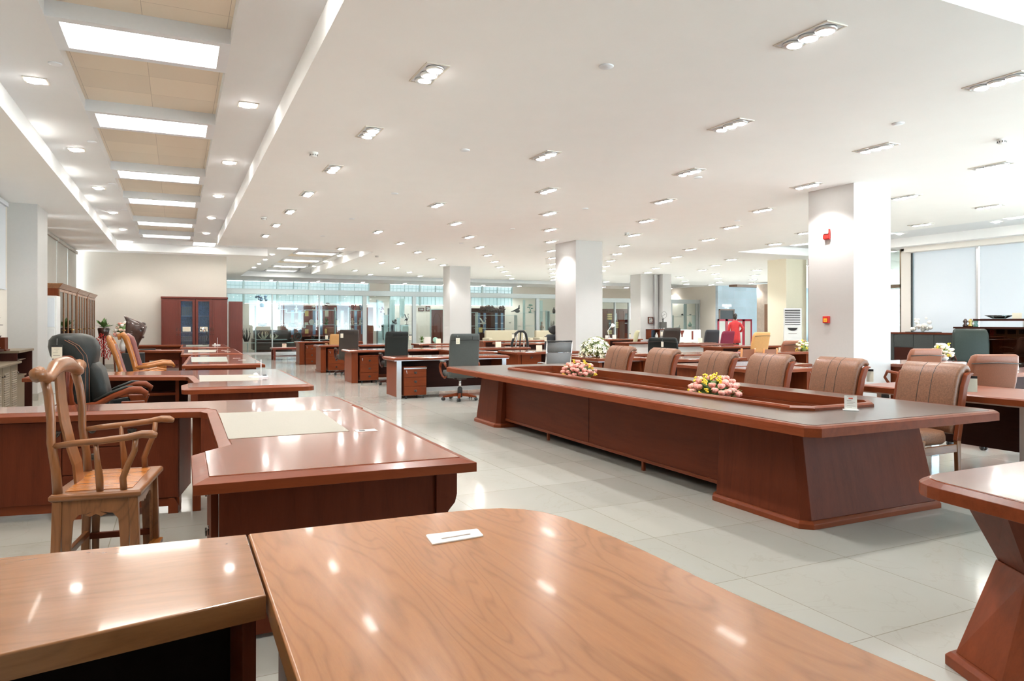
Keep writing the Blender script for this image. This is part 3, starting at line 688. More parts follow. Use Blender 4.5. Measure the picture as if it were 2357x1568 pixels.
# ================================================================ THIRD DESK (C)
o = (0.6, 8.6)
t = thing('manager_desk', 'glossy L-shaped desk with rounded corners, a white pen stand on it, behind the reddish desk', 'desk', (0.6, 8.6, 0))
main = rnd([(0.035, 7.30), (1.25, 7.20), (1.25, 9.85), (-0.2, 10.1), (-1.6, 10.3), (-1.6, 9.65), (-0.77, 9.45), (0.11, 9.10), (0.17, 8.0), (0.035, 7.9)], [0.10, 0.12, 0.1, 0, 0, 0, 0, 0.1, 0.03, 0.05])
bord(loc(main, o), Z, 'inlaid_top', 'w_edge_x', 'w_cherry_y', t)
MB().slab(loc([(0.23, 9.02), (0.88, 8.83), (0.78, 7.92), (0.21, 8.02)], o), Z, Z + 0.002).build('writing_pad', 'pad', t)
MB().box(0.18, 7.45, 0.02, 1.12, 7.49, 0.688, T(-o[0], -o[1])).build('side_panel', 'w_brown_z', t)
MB().box(1.08, 7.49, 0.05, 1.12, 9.7, 0.688, T(-o[0], -o[1])).build('modesty_panel', 'w_brown_y', t)
MB().box(-1.0, 9.62, 0.05, 0.12, 9.66, 0.688, T(-o[0], -o[1])).build('back_panel', 'w_dark_x', t)
MB().box(-0.02, 9.25, 0.0, 0.02, 9.6, 0.688, T(-o[0], -o[1])).build('return_post', 'w_brown_z', t)
MB().box(-0.8, 9.35, 0.50, -0.02, 9.6, 0.53, T(-o[0], -o[1])).build('shelf', 'w_edge_x', t)
# pen stand on it
def pen_stand(label, x, y, z):
    t = thing('pen_stand', label, 'pen stand', (x, y, z), 0.2)
    MB().slab(rnd([(-0.10, -0.05), (0.10, -0.05), (0.10, 0.05), (-0.10, 0.05)], 0.02), 0, 0.018, 0.004).build('base', 'white_gloss', t)
    MB().tube([(0.03, 0, 0.015), (0.03, 0.0, 0.20)], [0.006, 0.0045], 8).build('pen', 'white_gloss', t)
    MB().ball((-0.03, 0, 0.035), (0.028, 0.022, 0.022)).build('ornament', 'porcelain', t)
    MB().box(0.05, -0.02, 0.018, 0.085, 0.01, 0.03).build('ink_block', 'black', t)
pen_stand('white pen stand with upright pen on the third desk', 0.82, 8.35, Z + 0.001)
# ================================================================ FOURTH TO SIXTH DESKS (D, E, F)
def left_desk(label, y0, y1, ret, pm='pad_green'):
    o = (0.6, (y0 + y1) / 2)
    t = thing('manager_desk', label, 'desk', (o[0], o[1], 0))
    P = [(0.06, y0 + 0.2), (1.2, y0), (1.24, y1), (0.2, y1 + 0.1)]
    if ret: P += [(-1.3, y1 + 0.4), (-1.3, y1 - 0.2), (0.1, y1 - 0.55)]
    bord(loc(P, o), Z, 'inlaid_top', 'w_edge_x', 'w_cherry_y', t, 0.045)
    MB().slab(loc([(0.22, y1 - 0.75), (0.80, y1 - 0.85), (0.72, y0 + 0.75), (0.20, y0 + 0.85)], o), Z, Z + 0.002).build('writing_pad', pm, t)
    grommet(t, 0.33, 0.2, Z); grommet(t, 0.36, -0.5, Z)
    MB().box(-0.42, -(y1 - y0) / 2 + 0.3, 0.02, 0.5, -(y1 - y0) / 2 + 0.34, 0.688).build('side_panel', 'w_brown_z', t)
    MB().box(0.46, -(y1 - y0) / 2 + 0.34, 0.05, 0.5, (y1 - y0) / 2 - 0.2, 0.688).build('modesty_panel', 'w_brown_y', t)
    if ret:
        MB().box(-1.8, (y1 - y0) / 2 - 0.10, 0.5, -0.5, (y1 - y0) / 2 + 0.15, 0.688).build('return_drawer', 'w_edge_x', t)
        MB().box(-1.8, (y1 - y0) / 2 + 0.0, 0.05, -1.3, (y1 - y0) / 2 + 0.3, 0.5).build('return_cabinet', 'w_brown_z', t)
        MB().box(-0.56, (y1 - y0) / 2 - 0.2, 0.0, -0.5, (y1 - y0) / 2 - 0.14, 0.688).build('corner_post', 'w_brown_z', t)
    return t
left_desk('dark-edged desk with green-grey pad, fourth from the camera on the left', 11.2, 14.5, False)
left_desk('orange-edged L-shaped desk with pale pad, fifth from the camera on the left', 15.1, 18.0, True, 'pad')
left_desk('glossy red L-shaped desk nearest the twin red bookcases', 18.95, 22.0, True)
# ================================================================ YOKE-BACK ARMCHAIR
def yoke_chair():
    t = thing('yoke_back_armchair', 'light wooden yoke-back armchair standing between the near table and the second desk', 'chair', (-0.322, 4.48, 0), -0.13)
    W = 'w_walnut_z'; SH = 0.50
    # seat: polygon from near-left round
    sx0, sx1, sy0, sy1 = -0.225, 0.195, -0.32, 0.33
    fr = MB().slab([(sx0, sy0), (sx1, sy0), (sx1 + 0.01, sy1), (sx0 + 0.01, sy1)], SH - 0.038, SH, 0.010, under=0.010)
    fr.build('seat_frame', 'w_walnut_x', t, 0.004, seg=3)
    MB().slab([(sx0 + 0.06, sy0 + 0.06), (sx1 - 0.05, sy0 + 0.06), (sx1 - 0.05, sy1 - 0.06), (sx0 + 0.06, sy1 - 0.06)], SH - 0.004, SH + 0.003).build('seat', 'w_honey_x', t)
    # legs: flat faced, slightly splayed
    for x, y, q in ((sx0 + 0.035, sy0 + 0.035, -1), (sx1 - 0.04, sy0 + 0.035, 1), (sx0 + 0.035, sy1 - 0.035, -1), (sx1 - 0.04, sy1 - 0.035, 1)):
        a = [(x - 0.022, y - 0.022), (x + 0.022, y - 0.022), (x + 0.022, y + 0.022), (x - 0.022, y + 0.022)]
        MB().loft([[(px + 0.012 * q, py, 0) for px, py in a], [(px, py, SH - 0.035) for px, py in a]]).build('leg', W, t, 0.005)
    # scalloped aprons with side brackets, near, far, front and rear
    def apron(a, b):
        pts = [(a, 0.03), (a + 0.035, 0.03), (a + 0.042, 0.25), (a + 0.05, 0.355), (a + 0.075, 0.385), (a + 0.13, 0.395)]
        mid = (a + b) / 2
        pts += [(mid - 0.05, 0.383), (mid - 0.025, 0.372), (mid, 0.385), (mid + 0.025, 0.372), (mid + 0.05, 0.383)]
        pts += [(b - 0.13, 0.395), (b - 0.075, 0.385), (b - 0.05, 0.355), (b - 0.042, 0.25), (b - 0.035, 0.03), (b, 0.03), (b, SH - 0.036), (a, SH - 0.036)]
        return pts
    for y in (sy0 + 0.022, sy1 - 0.034): MB().prof(apron(sx0 + 0.055, sx1 - 0.06), y, y + 0.012).build('apron', W, t, 0.001)
    MB().prof(apron(sy0 + 0.06, sy1 - 0.06), sx1 - 0.05, sx1 - 0.038, 'x').build('apron', 'w_walnut_y', t, 0.001)
    MB().prof([(sy0 + 0.05, 0.42), (sy1 - 0.05, 0.42), (sy1 - 0.05, 0.464), (sy0 + 0.05, 0.464)], sx0 + 0.02, sx0 + 0.032, 'x').build('apron', 'w_walnut_y', t)
    # stretchers
    MB().box(sx0 + 0.03, sy1 - 0.05, 0.10, sx1 - 0.04, sy1 - 0.025, 0.135).build('stretcher', 'w_brown_x', t, 0.003)
    MB().box(sx0 + 0.03, sy0 + 0.025, 0.075, sx1 - 0.04, sy0 + 0.05, 0.11).build('stretcher', 'w_brown_x', t, 0.003)
    MB().box(sx0 + 0.02, sy0 + 0.03, 0.12, sx0 + 0.045, sy1 - 0.03, 0.155).build('stretcher', 'w_walnut_y', t, 0.003)
    MB().box(sx1 - 0.05, sy0 + 0.03, 0.045, sx1 + 0.012, sy1 - 0.03, 0.075).build('footrest', 'w_honey_y', t, 0.004)
    # back posts, curved, leaning back at the top
    posts = []
    for y, s in ((sy0 + 0.035, -1), (sy1 - 0.035, 1)):
        pts = [(sx0 + 0.035, y, SH - 0.01), (sx0 + 0.025, y, 0.62), (sx0 + 0.005, y, 0.76), (sx0 + 0.005, y, 0.88), (sx0 - 0.008, y - s * 0.008, 1.0), (sx0 - 0.030, y - s * 0.02, 1.095)]
        MB().tube(pts, [0.023, 0.022, 0.021, 0.021, 0.022, 0.023], 10).build('back_post', W, t)
    # splat between them, S-shaped
    pts = [(sx0 + 0.06, SH), (sx0 + 0.05, 0.60), (sx0 + 0.015, 0.72), (sx0 - 0.01, 0.84), (sx0 - 0.025, 0.96), (sx0 - 0.035, 1.11)]
    poly = [(x - 0.007, z) for x, z in pts] + [(x + 0.007, z) for x, z in pts[::-1]]
    MB().prof(poly, -0.072, 0.078).build('splat', 'w_walnut_z', t, 0.003)
    # crest rail: raised headrest in the middle, ends bulging and turned back
    n = 22; cr = []; rad = []
    for k in range(n + 1):
        s = -1 + 2 * k / n; y = s * 0.40
        hump = math.exp(-(s / 0.42) ** 4) * 0.035
        z = 1.105 + hump + 0.016 * max(0, abs(s) - 0.75) / 0.25 - 0.018 * math.exp(-((abs(s) - 0.72) / 0.14) ** 2)
        x = sx0 - 0.020 + 0.030 * (abs(s) ** 2) - (0.05 * max(0, abs(s) - 0.7) / 0.3)
        cr.append((x, y, z)); rad.append(0.030 + 0.012 * math.exp(-(s / 0.4) ** 4) + (0.012 if abs(s) > 0.86 else -0.004 if 0.55 < abs(s) < 0.82 else 0))
    rad[0] = rad[-1] = 0.022
    MB().tube(cr, rad, 12).build('crest_rail', 'w_walnut_y', t)
    # arms and their posts
    for y, s in ((sy0 + 0.03, -1), (sy1 - 0.03, 1)):
        MB().tube([(sx0 + 0.015, y, 0.742), (sx0 + 0.11, y, 0.752), (sx0 + 0.23, y + s * 0.01, 0.760), (sx0 + 0.35, y + s * 0.012, 0.772), (sx0 + 0.42, y + s * 0.01, 0.785), (sx0 + 0.465, y + s * 0.006, 0.782), (sx0 + 0.49, y, 0.774)],
                  [0.014, 0.017, 0.018, 0.018, 0.020, 0.022, 0.014], 10).build('armrest', 'w_walnut_x', t)
        MB().tube([(sx1 - 0.085, y, SH), (sx1 - 0.09, y, 0.56), (sx1 - 0.065, y, 0.63), (sx1 - 0.035, y, 0.70), (sx1 - 0.03, y, 0.77)], [0.017, 0.017, 0.016, 0.015, 0.014], 10).build('arm_post', W, t)
        MB().tube([(sx0 + 0.225, y, SH), (sx0 + 0.222, y, 0.57), (sx0 + 0.212, y, 0.66), (sx0 + 0.205, y, 0.755)], [0.017, 0.019, 0.014, 0.010], 10).build('arm_spindle', W, t)
yoke_chair()
# ================================================================ CONFERENCE TABLE
o = (4.38, 6.24)
t = thing('conference_table', 'long brown conference table with chamfered corners and a sunken centre well', 'table', (o[0], o[1], 0))
ZC = 0.742
X0, X1, Y0, Y1 = 3.43, 5.33, 3.03, 9.45
out = [(X0 + 0.07, Y0), (X1 - 0.07, Y0), (X1, Y0 + 0.07), (X1, Y1 - 0.07), (X1 - 0.07, Y1), (X0 + 0.07, Y1), (X0, Y1 - 0.07), (X0, Y0 + 0.07)]
WX0, WX1, WY0, WY1 = 3.99, 4.77, 3.62, 8.55
c_ = 0.10
well = [(WX0 + c_, WY0), (WX1 - c_, WY0), (WX1, WY0 + c_), (WX1, WY1 - c_), (WX1 - c_, WY1), (WX0 + c_, WY1), (WX0, WY1 - c_), (WX0, WY0 + c_)]
def ring_slab(m, A, B, z0, z1, mt=None):
    """flat ring between an outer outline A and an inner one B"""
    n = len(A)
    v = [(x, y, z1) for x, y in A] + [(x, y, z1) for x, y in B] + [(x, y, z0) for x, y in B] + [(x, y, z0) for x, y in A]
    f = []
    for i in range(n):
        j = (i + 1) % n
        f += [(i, j, n + j, n + i), (n + i, n + j, 2 * n + j, 2 * n + i), (2 * n + i, 2 * n + j, 3 * n + j, 3 * n + i), (3 * n + i, 3 * n + j, j, i)]
    return m.add(v, f, False, mt)
mt = T(-o[0], -o[1])
A, B = ccw(out), ccw(well)
A = A  # both start at the near left
e = MB(); i1 = inset(A, 0.05)
L0 = [(x, y, ZC - 0.068) for x, y in inset(A, 0.05)]; 
ls = [[(x, y, ZC - 0.068) for x, y in inset(A, 0.10)], [(x, y, ZC - 0.068) for x, y in A], [(x, y, ZC - 0.014) for x, y in A], [(x, y, ZC - 0.002) for x, y in inset(A, 0.014)], [(x, y, ZC - 0.002) for x, y in inset(A, 0.06)]]
e.loft(ls, False, mt=mt).build('table_edge', 'w_edge_y', t)
MB(); ring_slab(MB(), inset(A, 0.058), B, ZC - 0.03, ZC, mt).build('tabletop', 'w_conf_y', t)
bd = MB(); Bo = inset(B, -0.035)
bd.loft([[(x, y, ZC) for x, y in Bo], [(x, y, ZC + 0.018) for x, y in Bo], [(x, y, ZC + 0.030) for x, y in inset(B, -0.022)], [(x, y, ZC + 0.030) for x, y in inset(B, 0.012)], [(x, y, ZC - 0.05) for x, y in inset(B, 0.012)]], False, mt=mt)
bd.build('well_moulding', 'w_edge_y', t)
wm = MB(); wm.loft([[(x, y, ZC - 0.05) for x, y in inset(B, 0.004)], [(x, y, ZC - 0.055) for x, y in inset(B, 0.028)], [(x, y, ZC - 0.25) for x, y in inset(B, 0.030)]], False, mt=mt)
wm.build('well_lining', 'w_edge_y', t)
MB().slab(inset(B, 0.025), ZC - 0.27, ZC - 0.25, mt=mt).build('well_floor', 'w_brown_y', t)
def ped(y0, y1, nm):
    b = ccw([(3.80, y0 + 0.0), (5.08, y0), (5.13, y0 + 0.05), (5.13, y1 - 0.05), (5.08, y1), (3.80, y1), (3.75, y1 - 0.05), (3.75, y0 + 0.05)])
    near = y0 < 6
    def sh(p, k, ky):
        cx, cyy = 4.44, (y1 if near else y0)
        return [(cx + (x - cx) * k, cyy + (y - cyy) * ky) for x, y in p]
    MB().loft([[(x, y, 0.05) for x, y in b], [(x, y, ZC - 0.068) for x, y in sh(b, 0.93, 0.86)]], mt=mt).build('pedestal', 'w_brown_z', t, 0.003)
    MB().slab(inset(b, -0.03), 0.0, 0.052, 0.018, mt=mt).build('plinth', 'w_edge_x', t, 0.003)
ped(3.37, 4.28, 'near'); ped(8.35, 9.10, 'far')
for x, nm in ((3.88, 'near'), (4.95, 'far')):
    MB().box(x, 4.25, 0.11, x + 0.03, 8.4, ZC - 0.066, mt).build('long_panel', 'w_brown_y', t, 0.001)
    MB().box(x - 0.012 if x < 4 else x, 4.25, 0.085, x + 0.045, 8.4, 0.115, mt).build('bottom_rail', 'w_edge_y', t, 0.004)
    for y in (5.35, 7.2): MB().box(x, y, 0.0, x + 0.025, y + 0.03, 0.09, mt).build('foot', 'w_edge_z', t)
m = MB()
for y in (6.3,): m.box(3.876, y, 0.12, 3.879, y + 0.004, ZC - 0.07, mt)
m.build('panel_joint', 'w_dark_z', t)
# ================================================================ CONFERENCE CHAIRS
def conf_chair(label, loc_, rz):
    """faces local +x; origin on the floor under the seat"""
    t = thing('conference_chair', label, 'chair', loc_, rz, 'brown leather conference chairs behind the long table')
    b = MB(); L = []
    prof = [(-0.215, 0.455, 0.035), (-0.235, 0.52, 0.045), (-0.245, 0.60, 0.048), (-0.26, 0.70, 0.048), (-0.285, 0.82, 0.047), (-0.315, 0.915, 0.045), (-0.345, 0.965, 0.040), (-0.385, 0.992, 0.034), (-0.425, 0.985, 0.026), (-0.445, 0.960, 0.018)]
    nrm = []
    for i, (x, z, h) in enumerate(prof):
        a = prof[max(0, i - 1)]; c = prof[min(len(prof) - 1, i + 1)]
        dx, dz = c[0] - a[0], c[1] - a[1]; l = math.hypot(dx, dz); nx, nz = dz / l, -dx / l
        q = rr(h, 0.262, 5, 0.8)
        L.append([(x + px * nx, py, z + px * nz) for px, py in q])
    b.loft(L, True, True).build('backrest', 'leather_brown', t)
    sm = MB()
    for y in (-0.055, 0.055):
        pp = []
        for i, (x, z, h) in enumerate(prof[:-1]):
            a = prof[max(0, i - 1)]; c = prof[i + 1]; dx, dz = c[0] - a[0], c[1] - a[1]; l = math.hypot(dx, dz)
            pp.append((x + (h + 0.0005) * dz / l, y, z - (h + 0.0005) * dx / l))
        sm.tube(pp, 0.0026, 5)
    sm.build('seam', 'leather_dkbrown', t)
    pad(MB(), [(0.375, 0.03, 0.22, 0.24), (0.40, 0.03, 0.235, 0.26), (0.44, 0.035, 0.235, 0.262), (0.475, 0.035, 0.225, 0.25), (0.485, 0.03, 0.18, 0.20)], 0.5).build('seat', 'leather_brown', t)
    for s in (-1, 1):
        y0 = s * 0.266; y1 = s * 0.302
        pts = [(-0.20, 0.40), (-0.235, 0.55), (-0.262, 0.70), (-0.295, 0.84), (-0.34, 0.935), (-0.385, 0.955)]
        poly = [(x + 0.004, z) for x, z in pts] + [(x - 0.055, z - 0.01) for x, z in pts[::-1]]
        MB().prof(poly, min(y0, y1), max(y0, y1)).build('side_frame', 'w_edge_z', t, 0.008, seg=3)
        MB().prof([(-0.255, 0.44), (-0.205, 0.44), (-0.225, 0.0), (-0.262, 0.0)], min(y0, y1), max(y0, y1)).build('rear_leg', 'w_walnut_z', t, 0.006)
        MB().prof([(0.225, 0.0), (0.260, 0.0), (0.262, 0.22), (0.285, 0.34), (0.295, 0.40), (0.27, 0.43), (0.20, 0.43), (0.215, 0.37), (0.23, 0.22)], min(y0, y1), max(y0, y1)).build('front_leg', 'w_walnut_z', t, 0.006)
        MB().box(-0.23, min(y0, y1) + 0.006, 0.31, 0.27, max(y0, y1) - 0.006, 0.375).build('side_rail', 'w_walnut_x', t, 0.004)
    MB().box(0.225, -0.27, 0.32, 0.25, 0.27, 0.375).build('front_rail', 'w_walnut_y', t, 0.003)
    return t
cc = [('conference chair nearest the camera, behind the right end of the long table', 3.93, 5.53), ('second conference chair, behind the white price card', 4.89, 5.53), ('third conference chair, left of the thick white pillar', 5.77, 5.53),
      ('fourth conference chair, paler tan, behind the nearer flowers', 6.62, 5.53), ('fifth conference chair, in front of a dark office chair', 7.67, 5.53), ('farthest conference chair, beside the white lily bunch', 8.66, 5.53)]
for k, (lab, y, x) in enumerate(cc):
    if k == 0: c0 = conf_chair(lab, (x, y, 0), PI + 0.02)
    else: dup(c0, (x, y, 0), PI + 0.03 * ((k * 7) % 3 - 1), lab)
hang_tag('cream price tag hanging behind the nearest conference chair', (5.98, 3.66, 0.92), PI / 2 + 0.6, 0.07, 0.13)
hang_tag('cream price tag hanging behind the second conference chair', (5.98, 4.62, 0.92), PI / 2 + 0.6, 0.06, 0.12)
# flowers
def petals(m, c, r, n, rnd_, flat=0.6):
    for k in range(n):
        a = 2 * PI * k / n + rnd_; rr_ = r * (0.55 if k % 2 else 0.8)
        m.ball((c[0] + math.cos(a) * rr_ * 0.5, c[1] + math.sin(a) * rr_ * 0.5, c[2] + (0 if k % 2 else r * 0.2)), (r * 0.6, r * 0.6, r * 0.55), 7, 5)
def bouquet(label, loc_, rx, ry, rz_, n, mats, leafn=60, fr=0.028, name='flower_arrangement', lily=False, rot=0, bowl=None, seed=1, group=None):
    R = random.Random(seed)
    t = thing(name, label, 'flowers', loc_, rot, group)
    pts = []
    for k in range(n * 30):
        a = R.uniform(0, 2 * PI); e = math.asin(R.uniform(0.0, 1.0)); q = R.uniform(0.86, 1.04)
        p = (rx * math.cos(e) * math.cos(a) * q, ry * math.cos(e) * math.sin(a) * q, rz_ * math.sin(e) * q + 0.02)
        if all((p[0] - w[0]) ** 2 + (p[1] - w[1]) ** 2 + (p[2] - w[2]) ** 2 > (fr * 1.45) ** 2 for w in pts): pts.append(p)
        if len(pts) >= n: break
    lm = MB()
    for k in range(leafn):
        a = R.uniform(0, 2 * PI); e = math.asin(R.uniform(-0.1, 1)); q = R.uniform(0.6, 1.0)
        c = Vector((rx * math.cos(e) * math.cos(a) * q, ry * math.cos(e) * math.sin(a) * q, max(0.012, rz_ * math.sin(e) * q)))
        d = Vector((math.cos(a), math.sin(a), R.uniform(0, 0.9))).normalized(); s = Vector((-d.y, d.x, 0)).normalized() * fr * 0.45; l = fr * 1.7
        lm.add([c, c + d * l * 0.5 + s, c + d * l, c + d * l * 0.5 - s, c + d * l * 0.5 + Vector((0, 0, fr * 0.15))], [(0, 1, 4), (1, 2, 4), (2, 3, 4), (3, 0, 4)], True)
    for k in range(16):
        a = 2 * PI * k / 16; lm.tube([(0, 0, 0.0), (rx * 0.8 * math.cos(a), ry * 0.8 * math.sin(a), rz_ * 0.35)], 0.003, 4)
    lm.ball((0, 0, rz_ * 0.45), (rx * 0.66, ry * 0.66, rz_ * 0.44), 12, 7)
    lf = lm.build('foliage', mats[-1], t)
    for k, p in enumerate(pts):
        mk = mats[k % (len(mats) - 1)]
        f = MB()
        if lily:
            d = Vector((p[0] / rx, p[1] / ry, p[2] / rz_)); d.normalize(); up = Vector((0, 0, 1)) if abs(d.z) < 0.9 else Vector((1, 0, 0))
            s1 = d.cross(up).normalized(); s2 = d.cross(s1); P = Vector(p)
            for q in range(6):
                a = 2 * PI * q / 6; o_ = s1 * math.cos(a) + s2 * math.sin(a); w_ = s1 * -math.sin(a) + s2 * math.cos(a)
                f.add([P - d * fr * 0.6, P + o_ * fr * 0.55 + w_ * fr * 0.32 + d * fr * 0.1, P + o_ * fr * 1.15 + d * fr * 0.15, P + o_ * fr * 0.55 - w_ * fr * 0.32 + d * fr * 0.1], [(0, 1, 2, 3)], True)
        elif 'yellow' in mk:
            for q in range(9): f.ball((p[0] * 1.10 + R.uniform(-1, 1) * fr * 0.5, p[1] * 1.10 + R.uniform(-1, 1) * fr * 0.5, p[2] * 1.10 + R.uniform(-0.5, 0.6) * fr), fr * 0.24, 6, 4)
        else:
            f.ball(p, (fr * 0.55, fr * 0.55, fr * 0.7), 8, 5); petals(f, p, fr, 7, R.uniform(0, 6))
        f.build('blossom', mk, t)
    if bowl:
        MB().lathe([(rx * 0.35, -bowl), (rx * 0.62, -bowl * 0.5), (rx * 0.75, 0.0)], 18).build('bowl', 'porcelain', t)
    return t
bouquet('bunch of pink roses and yellow sprays in the near half of the table well', (4.42, 5.02, 0.70), 0.20, 0.24, 0.155, 58, ['pink_petal', 'pink_petal', 'yellow_petal', 'pink_petal', 'green_leaf'], 160, 0.036, seed=3, bowl=0.20, name='rose_arrangement')
bouquet('bunch of pink roses and yellow sprays in the far half of the table well', (4.42, 7.42, 0.70), 0.20, 0.21, 0.165, 54, ['pink_petal', 'pink_petal', 'yellow_petal', 'pink_petal', 'green_leaf'], 160, 0.036, seed=5, bowl=0.20, name='rose_arrangement')
card_stand('white printed price card on a clear foot on the near end of the conference table', (4.33, 3.50, ZC), YAW * -1 - 0.35, 0.082, 0.10)
# ================================================================ RIGHT FOREGROUND TABLE
o = (3.3, 1.3)
t = thing('boat_table', 'glossy red-brown table with an hourglass pedestal at the lower right edge', 'table', (o[0], o[1], 0))
P = rnd([(2.66, 1.90), (2.52, 0.75), (3.9, 0.6), (3.95, 1.90)], [0.16, 0.1, 0.1, 0.1], 5)
bord(loc(P, o), Z, 'inlaid_top', 'w_edge_x', 'w_cherry_x', t, 0.030, 0.068)
def hour(m, z0, z1, k0, k1):
    b = ccw([(2.80, 1.78), (2.70, 1.55), (2.70, 0.9), (3.85, 0.85), (3.85, 1.78)])
    f = lambda k: [(x if x > 3.5 else x + k, y - k * (0.35 if y > 1.6 else 0)) for x, y in b]
    return m.loft([[(x, y, z0) for x, y in f(k0)], [(x, y, z1) for x, y in f(k1)]], mt=T(-o[0], -o[1]))
hour(MB(), 0.42, 0.685, 0.17, 0.02).build('upper_pedestal', 'w_brown_x', t, 0.004)
hour(MB(), 0.055, 0.42, 0.0, 0.165).build('lower_pedestal', 'w_edge_z', t, 0.004)
MB().slab(loc(inset(ccw([(2.80, 1.78), (2.70, 1.55), (2.70, 0.9), (3.85, 0.85), (3.85, 1.78)]), -0.03), o), 0, 0.055, 0.015).build('plinth', 'w_edge_x', t, 0.003)
# ================================================================ OFFICE CHAIRS
def star_base(t, mat='w_edge_x', r=0.30, colmat='black_plastic', a0=0.3, hz=0.40):
    for k in range(5):
        a = a0 + 2 * PI * k / 5
        lg = MB().prof([(0.03, 0.075), (0.03, 0.125), (0.12, 0.115), (r - 0.02, 0.085), (r + 0.01, 0.078), (r + 0.01, 0.058), (r - 0.04, 0.055)], -0.022, 0.022, mt=T(rz=a)).build('base_leg', mat, t, 0.004)
        m = MB()
        for s in (-1, 1): m.lathe([(0.027, -0.010), (0.030, 0), (0.027, 0.010)], 12, mt=T(r * math.cos(a), r * math.sin(a), 0.030, rz=a + 0.5) @ T(0, s * 0.017, 0, rx=PI / 2))
        m.box(r * math.cos(a) - 0.012, r * math.sin(a) - 0.012, 0.03, r * math.cos(a) + 0.012, r * math.sin(a) + 0.012, 0.066)
        m.build('caster', 'black_plastic', lg)
    MB().lathe([(0.045, 0.05), (0.05, 0.08), (0.042, 0.21), (0.030, 0.23)], 14).build('column_cover', colmat, t)
    MB().lathe([(0.022, 0.2), (0.022, hz)], 12).build('gas_lift', 'chrome', t)
    MB().box(-0.12, -0.09, hz - 0.03, 0.12, 0.09, hz).build('tilt_mechanism', 'dark_metal', t, 0.006)
def exec_chair(label, loc_, rz, lm='leather_grey', fm='w_edge_x', H=1.17, W=0.255, group=None, rolled=True):
    t = thing('office_chair', label, 'chair', loc_, rz, group)
    L = []; z0 = 0.40
    pts = [(-0.10, z0, 0.03, 0.9), (-0.17, z0 + 0.02, 0.045, 0.97), (-0.215, z0 + 0.10, 0.05, 0.99), (-0.24, z0 + 0.25, 0.052, 1.0), (-0.27, H - 0.30, 0.05, 1.0), (-0.30, H - 0.15, 0.055, 1.0), (-0.325, H - 0.06, 0.06, 0.99), (-0.345, H - 0.015, 0.05, 0.95), (-0.36, H, 0.03, 0.88)]
    b = MB()
    for x, z, h, k in pts:
        L.append([(px + x, py * k, z) for px, py in rr(h, W, 5, 0.9)])
    b.loft(L, True, True).build('backrest', lm, t)
    if rolled:
        s = MB()
        s.tube([(-0.365, -W * 0.98, H - 0.115), (-0.385, 0, H - 0.112), (-0.365, W * 0.98, H - 0.115)], 0.006, 6)
        for y in (-W * 0.45, W * 0.45): s.tube([(-0.372, y, H - 0.11), (-0.388, y, H - 0.06), (-0.375, y * 0.98, H - 0.01)], 0.004, 6)
        s.build('seam', 'black', t)
    pad(MB(), [(0.40, 0.04, 0.22, W * 0.9), (0.43, 0.04, 0.26, W), (0.48, 0.04, 0.265, W * 1.02), (0.52, 0.04, 0.24, W * 0.97), (0.53, 0.04, 0.17, W * 0.7)], 0.5).build('seat', lm, t)
    for s in (-1, 1):
        y = s * (W + 0.035)
        MB().tube([(-0.20, y, 0.60), (-0.12, y, 0.655), (0.0, y, 0.675), (0.12, y, 0.66), (0.20, y, 0.625), (0.235, y, 0.57), (0.20, y, 0.50), (0.10, y * 0.98, 0.43), (-0.05, y * 0.97, 0.40), (-0.17, y * 0.98, 0.43)], [0.02, 0.026, 0.028, 0.028, 0.026, 0.022, 0.02, 0.02, 0.02, 0.016], 8, flat=0.8).build('armrest', fm, t)
        MB().slab([(-0.11, y - 0.026), (0.16, y - 0.026), (0.16, y + 0.026), (-0.11, y + 0.026)], 0.675, 0.70, 0.01).build('arm_pad', lm, t)
    star_base(t, fm)
    return t
ex = exec_chair('grey leather office chair seen from behind at the far end of the conference table', (4.50, 11.62, 0), PI / 2 - 0.10, 'leather_grey', 'w_edge_x', 1.175, 0.265, 'leather office chairs at the middle desks')
hang_tag('small cream tag on the back of the grey leather chair', (4.30, 11.20, 1.12), -0.25, 0.065, 0.12)
exec_chair('black leather office chair behind the silver-trimmed desk', (4.30, 15.1, 0), PI / 2 - 0.08, 'leather_black', 'w_dark_x', 1.17, 0.25, 'leather office chairs at the middle desks')
hang_tag('tag at the right shoulder of the black leather office chair', (4.56, 14.74, 1.1), 0.0, 0.06, 0.11)
exec_chair('dark brown leather office chair in the third middle row', (4.02, 18.55, 0), PI / 2 - 0.05, 'leather_dkbrown', 'w_dark_x', 1.18, 0.25, 'leather office chairs at the middle desks')
hang_tag('tag on the dark brown leather office chair', (3.80, 18.14, 1.10), 0.0, 0.07, 0.13)
exec_chair('low orange-brown office chair in front of the shop windows', (4.55, 22.6, 0), PI / 2, 'leather_gold', 'w_edge_x', 1.0, 0.26, 'leather office chairs at the middle desks', False)
hang_tag('tag on the low orange-brown office chair', (4.18, 22.2, 0.98), 0.0, 0.08, 0.14)
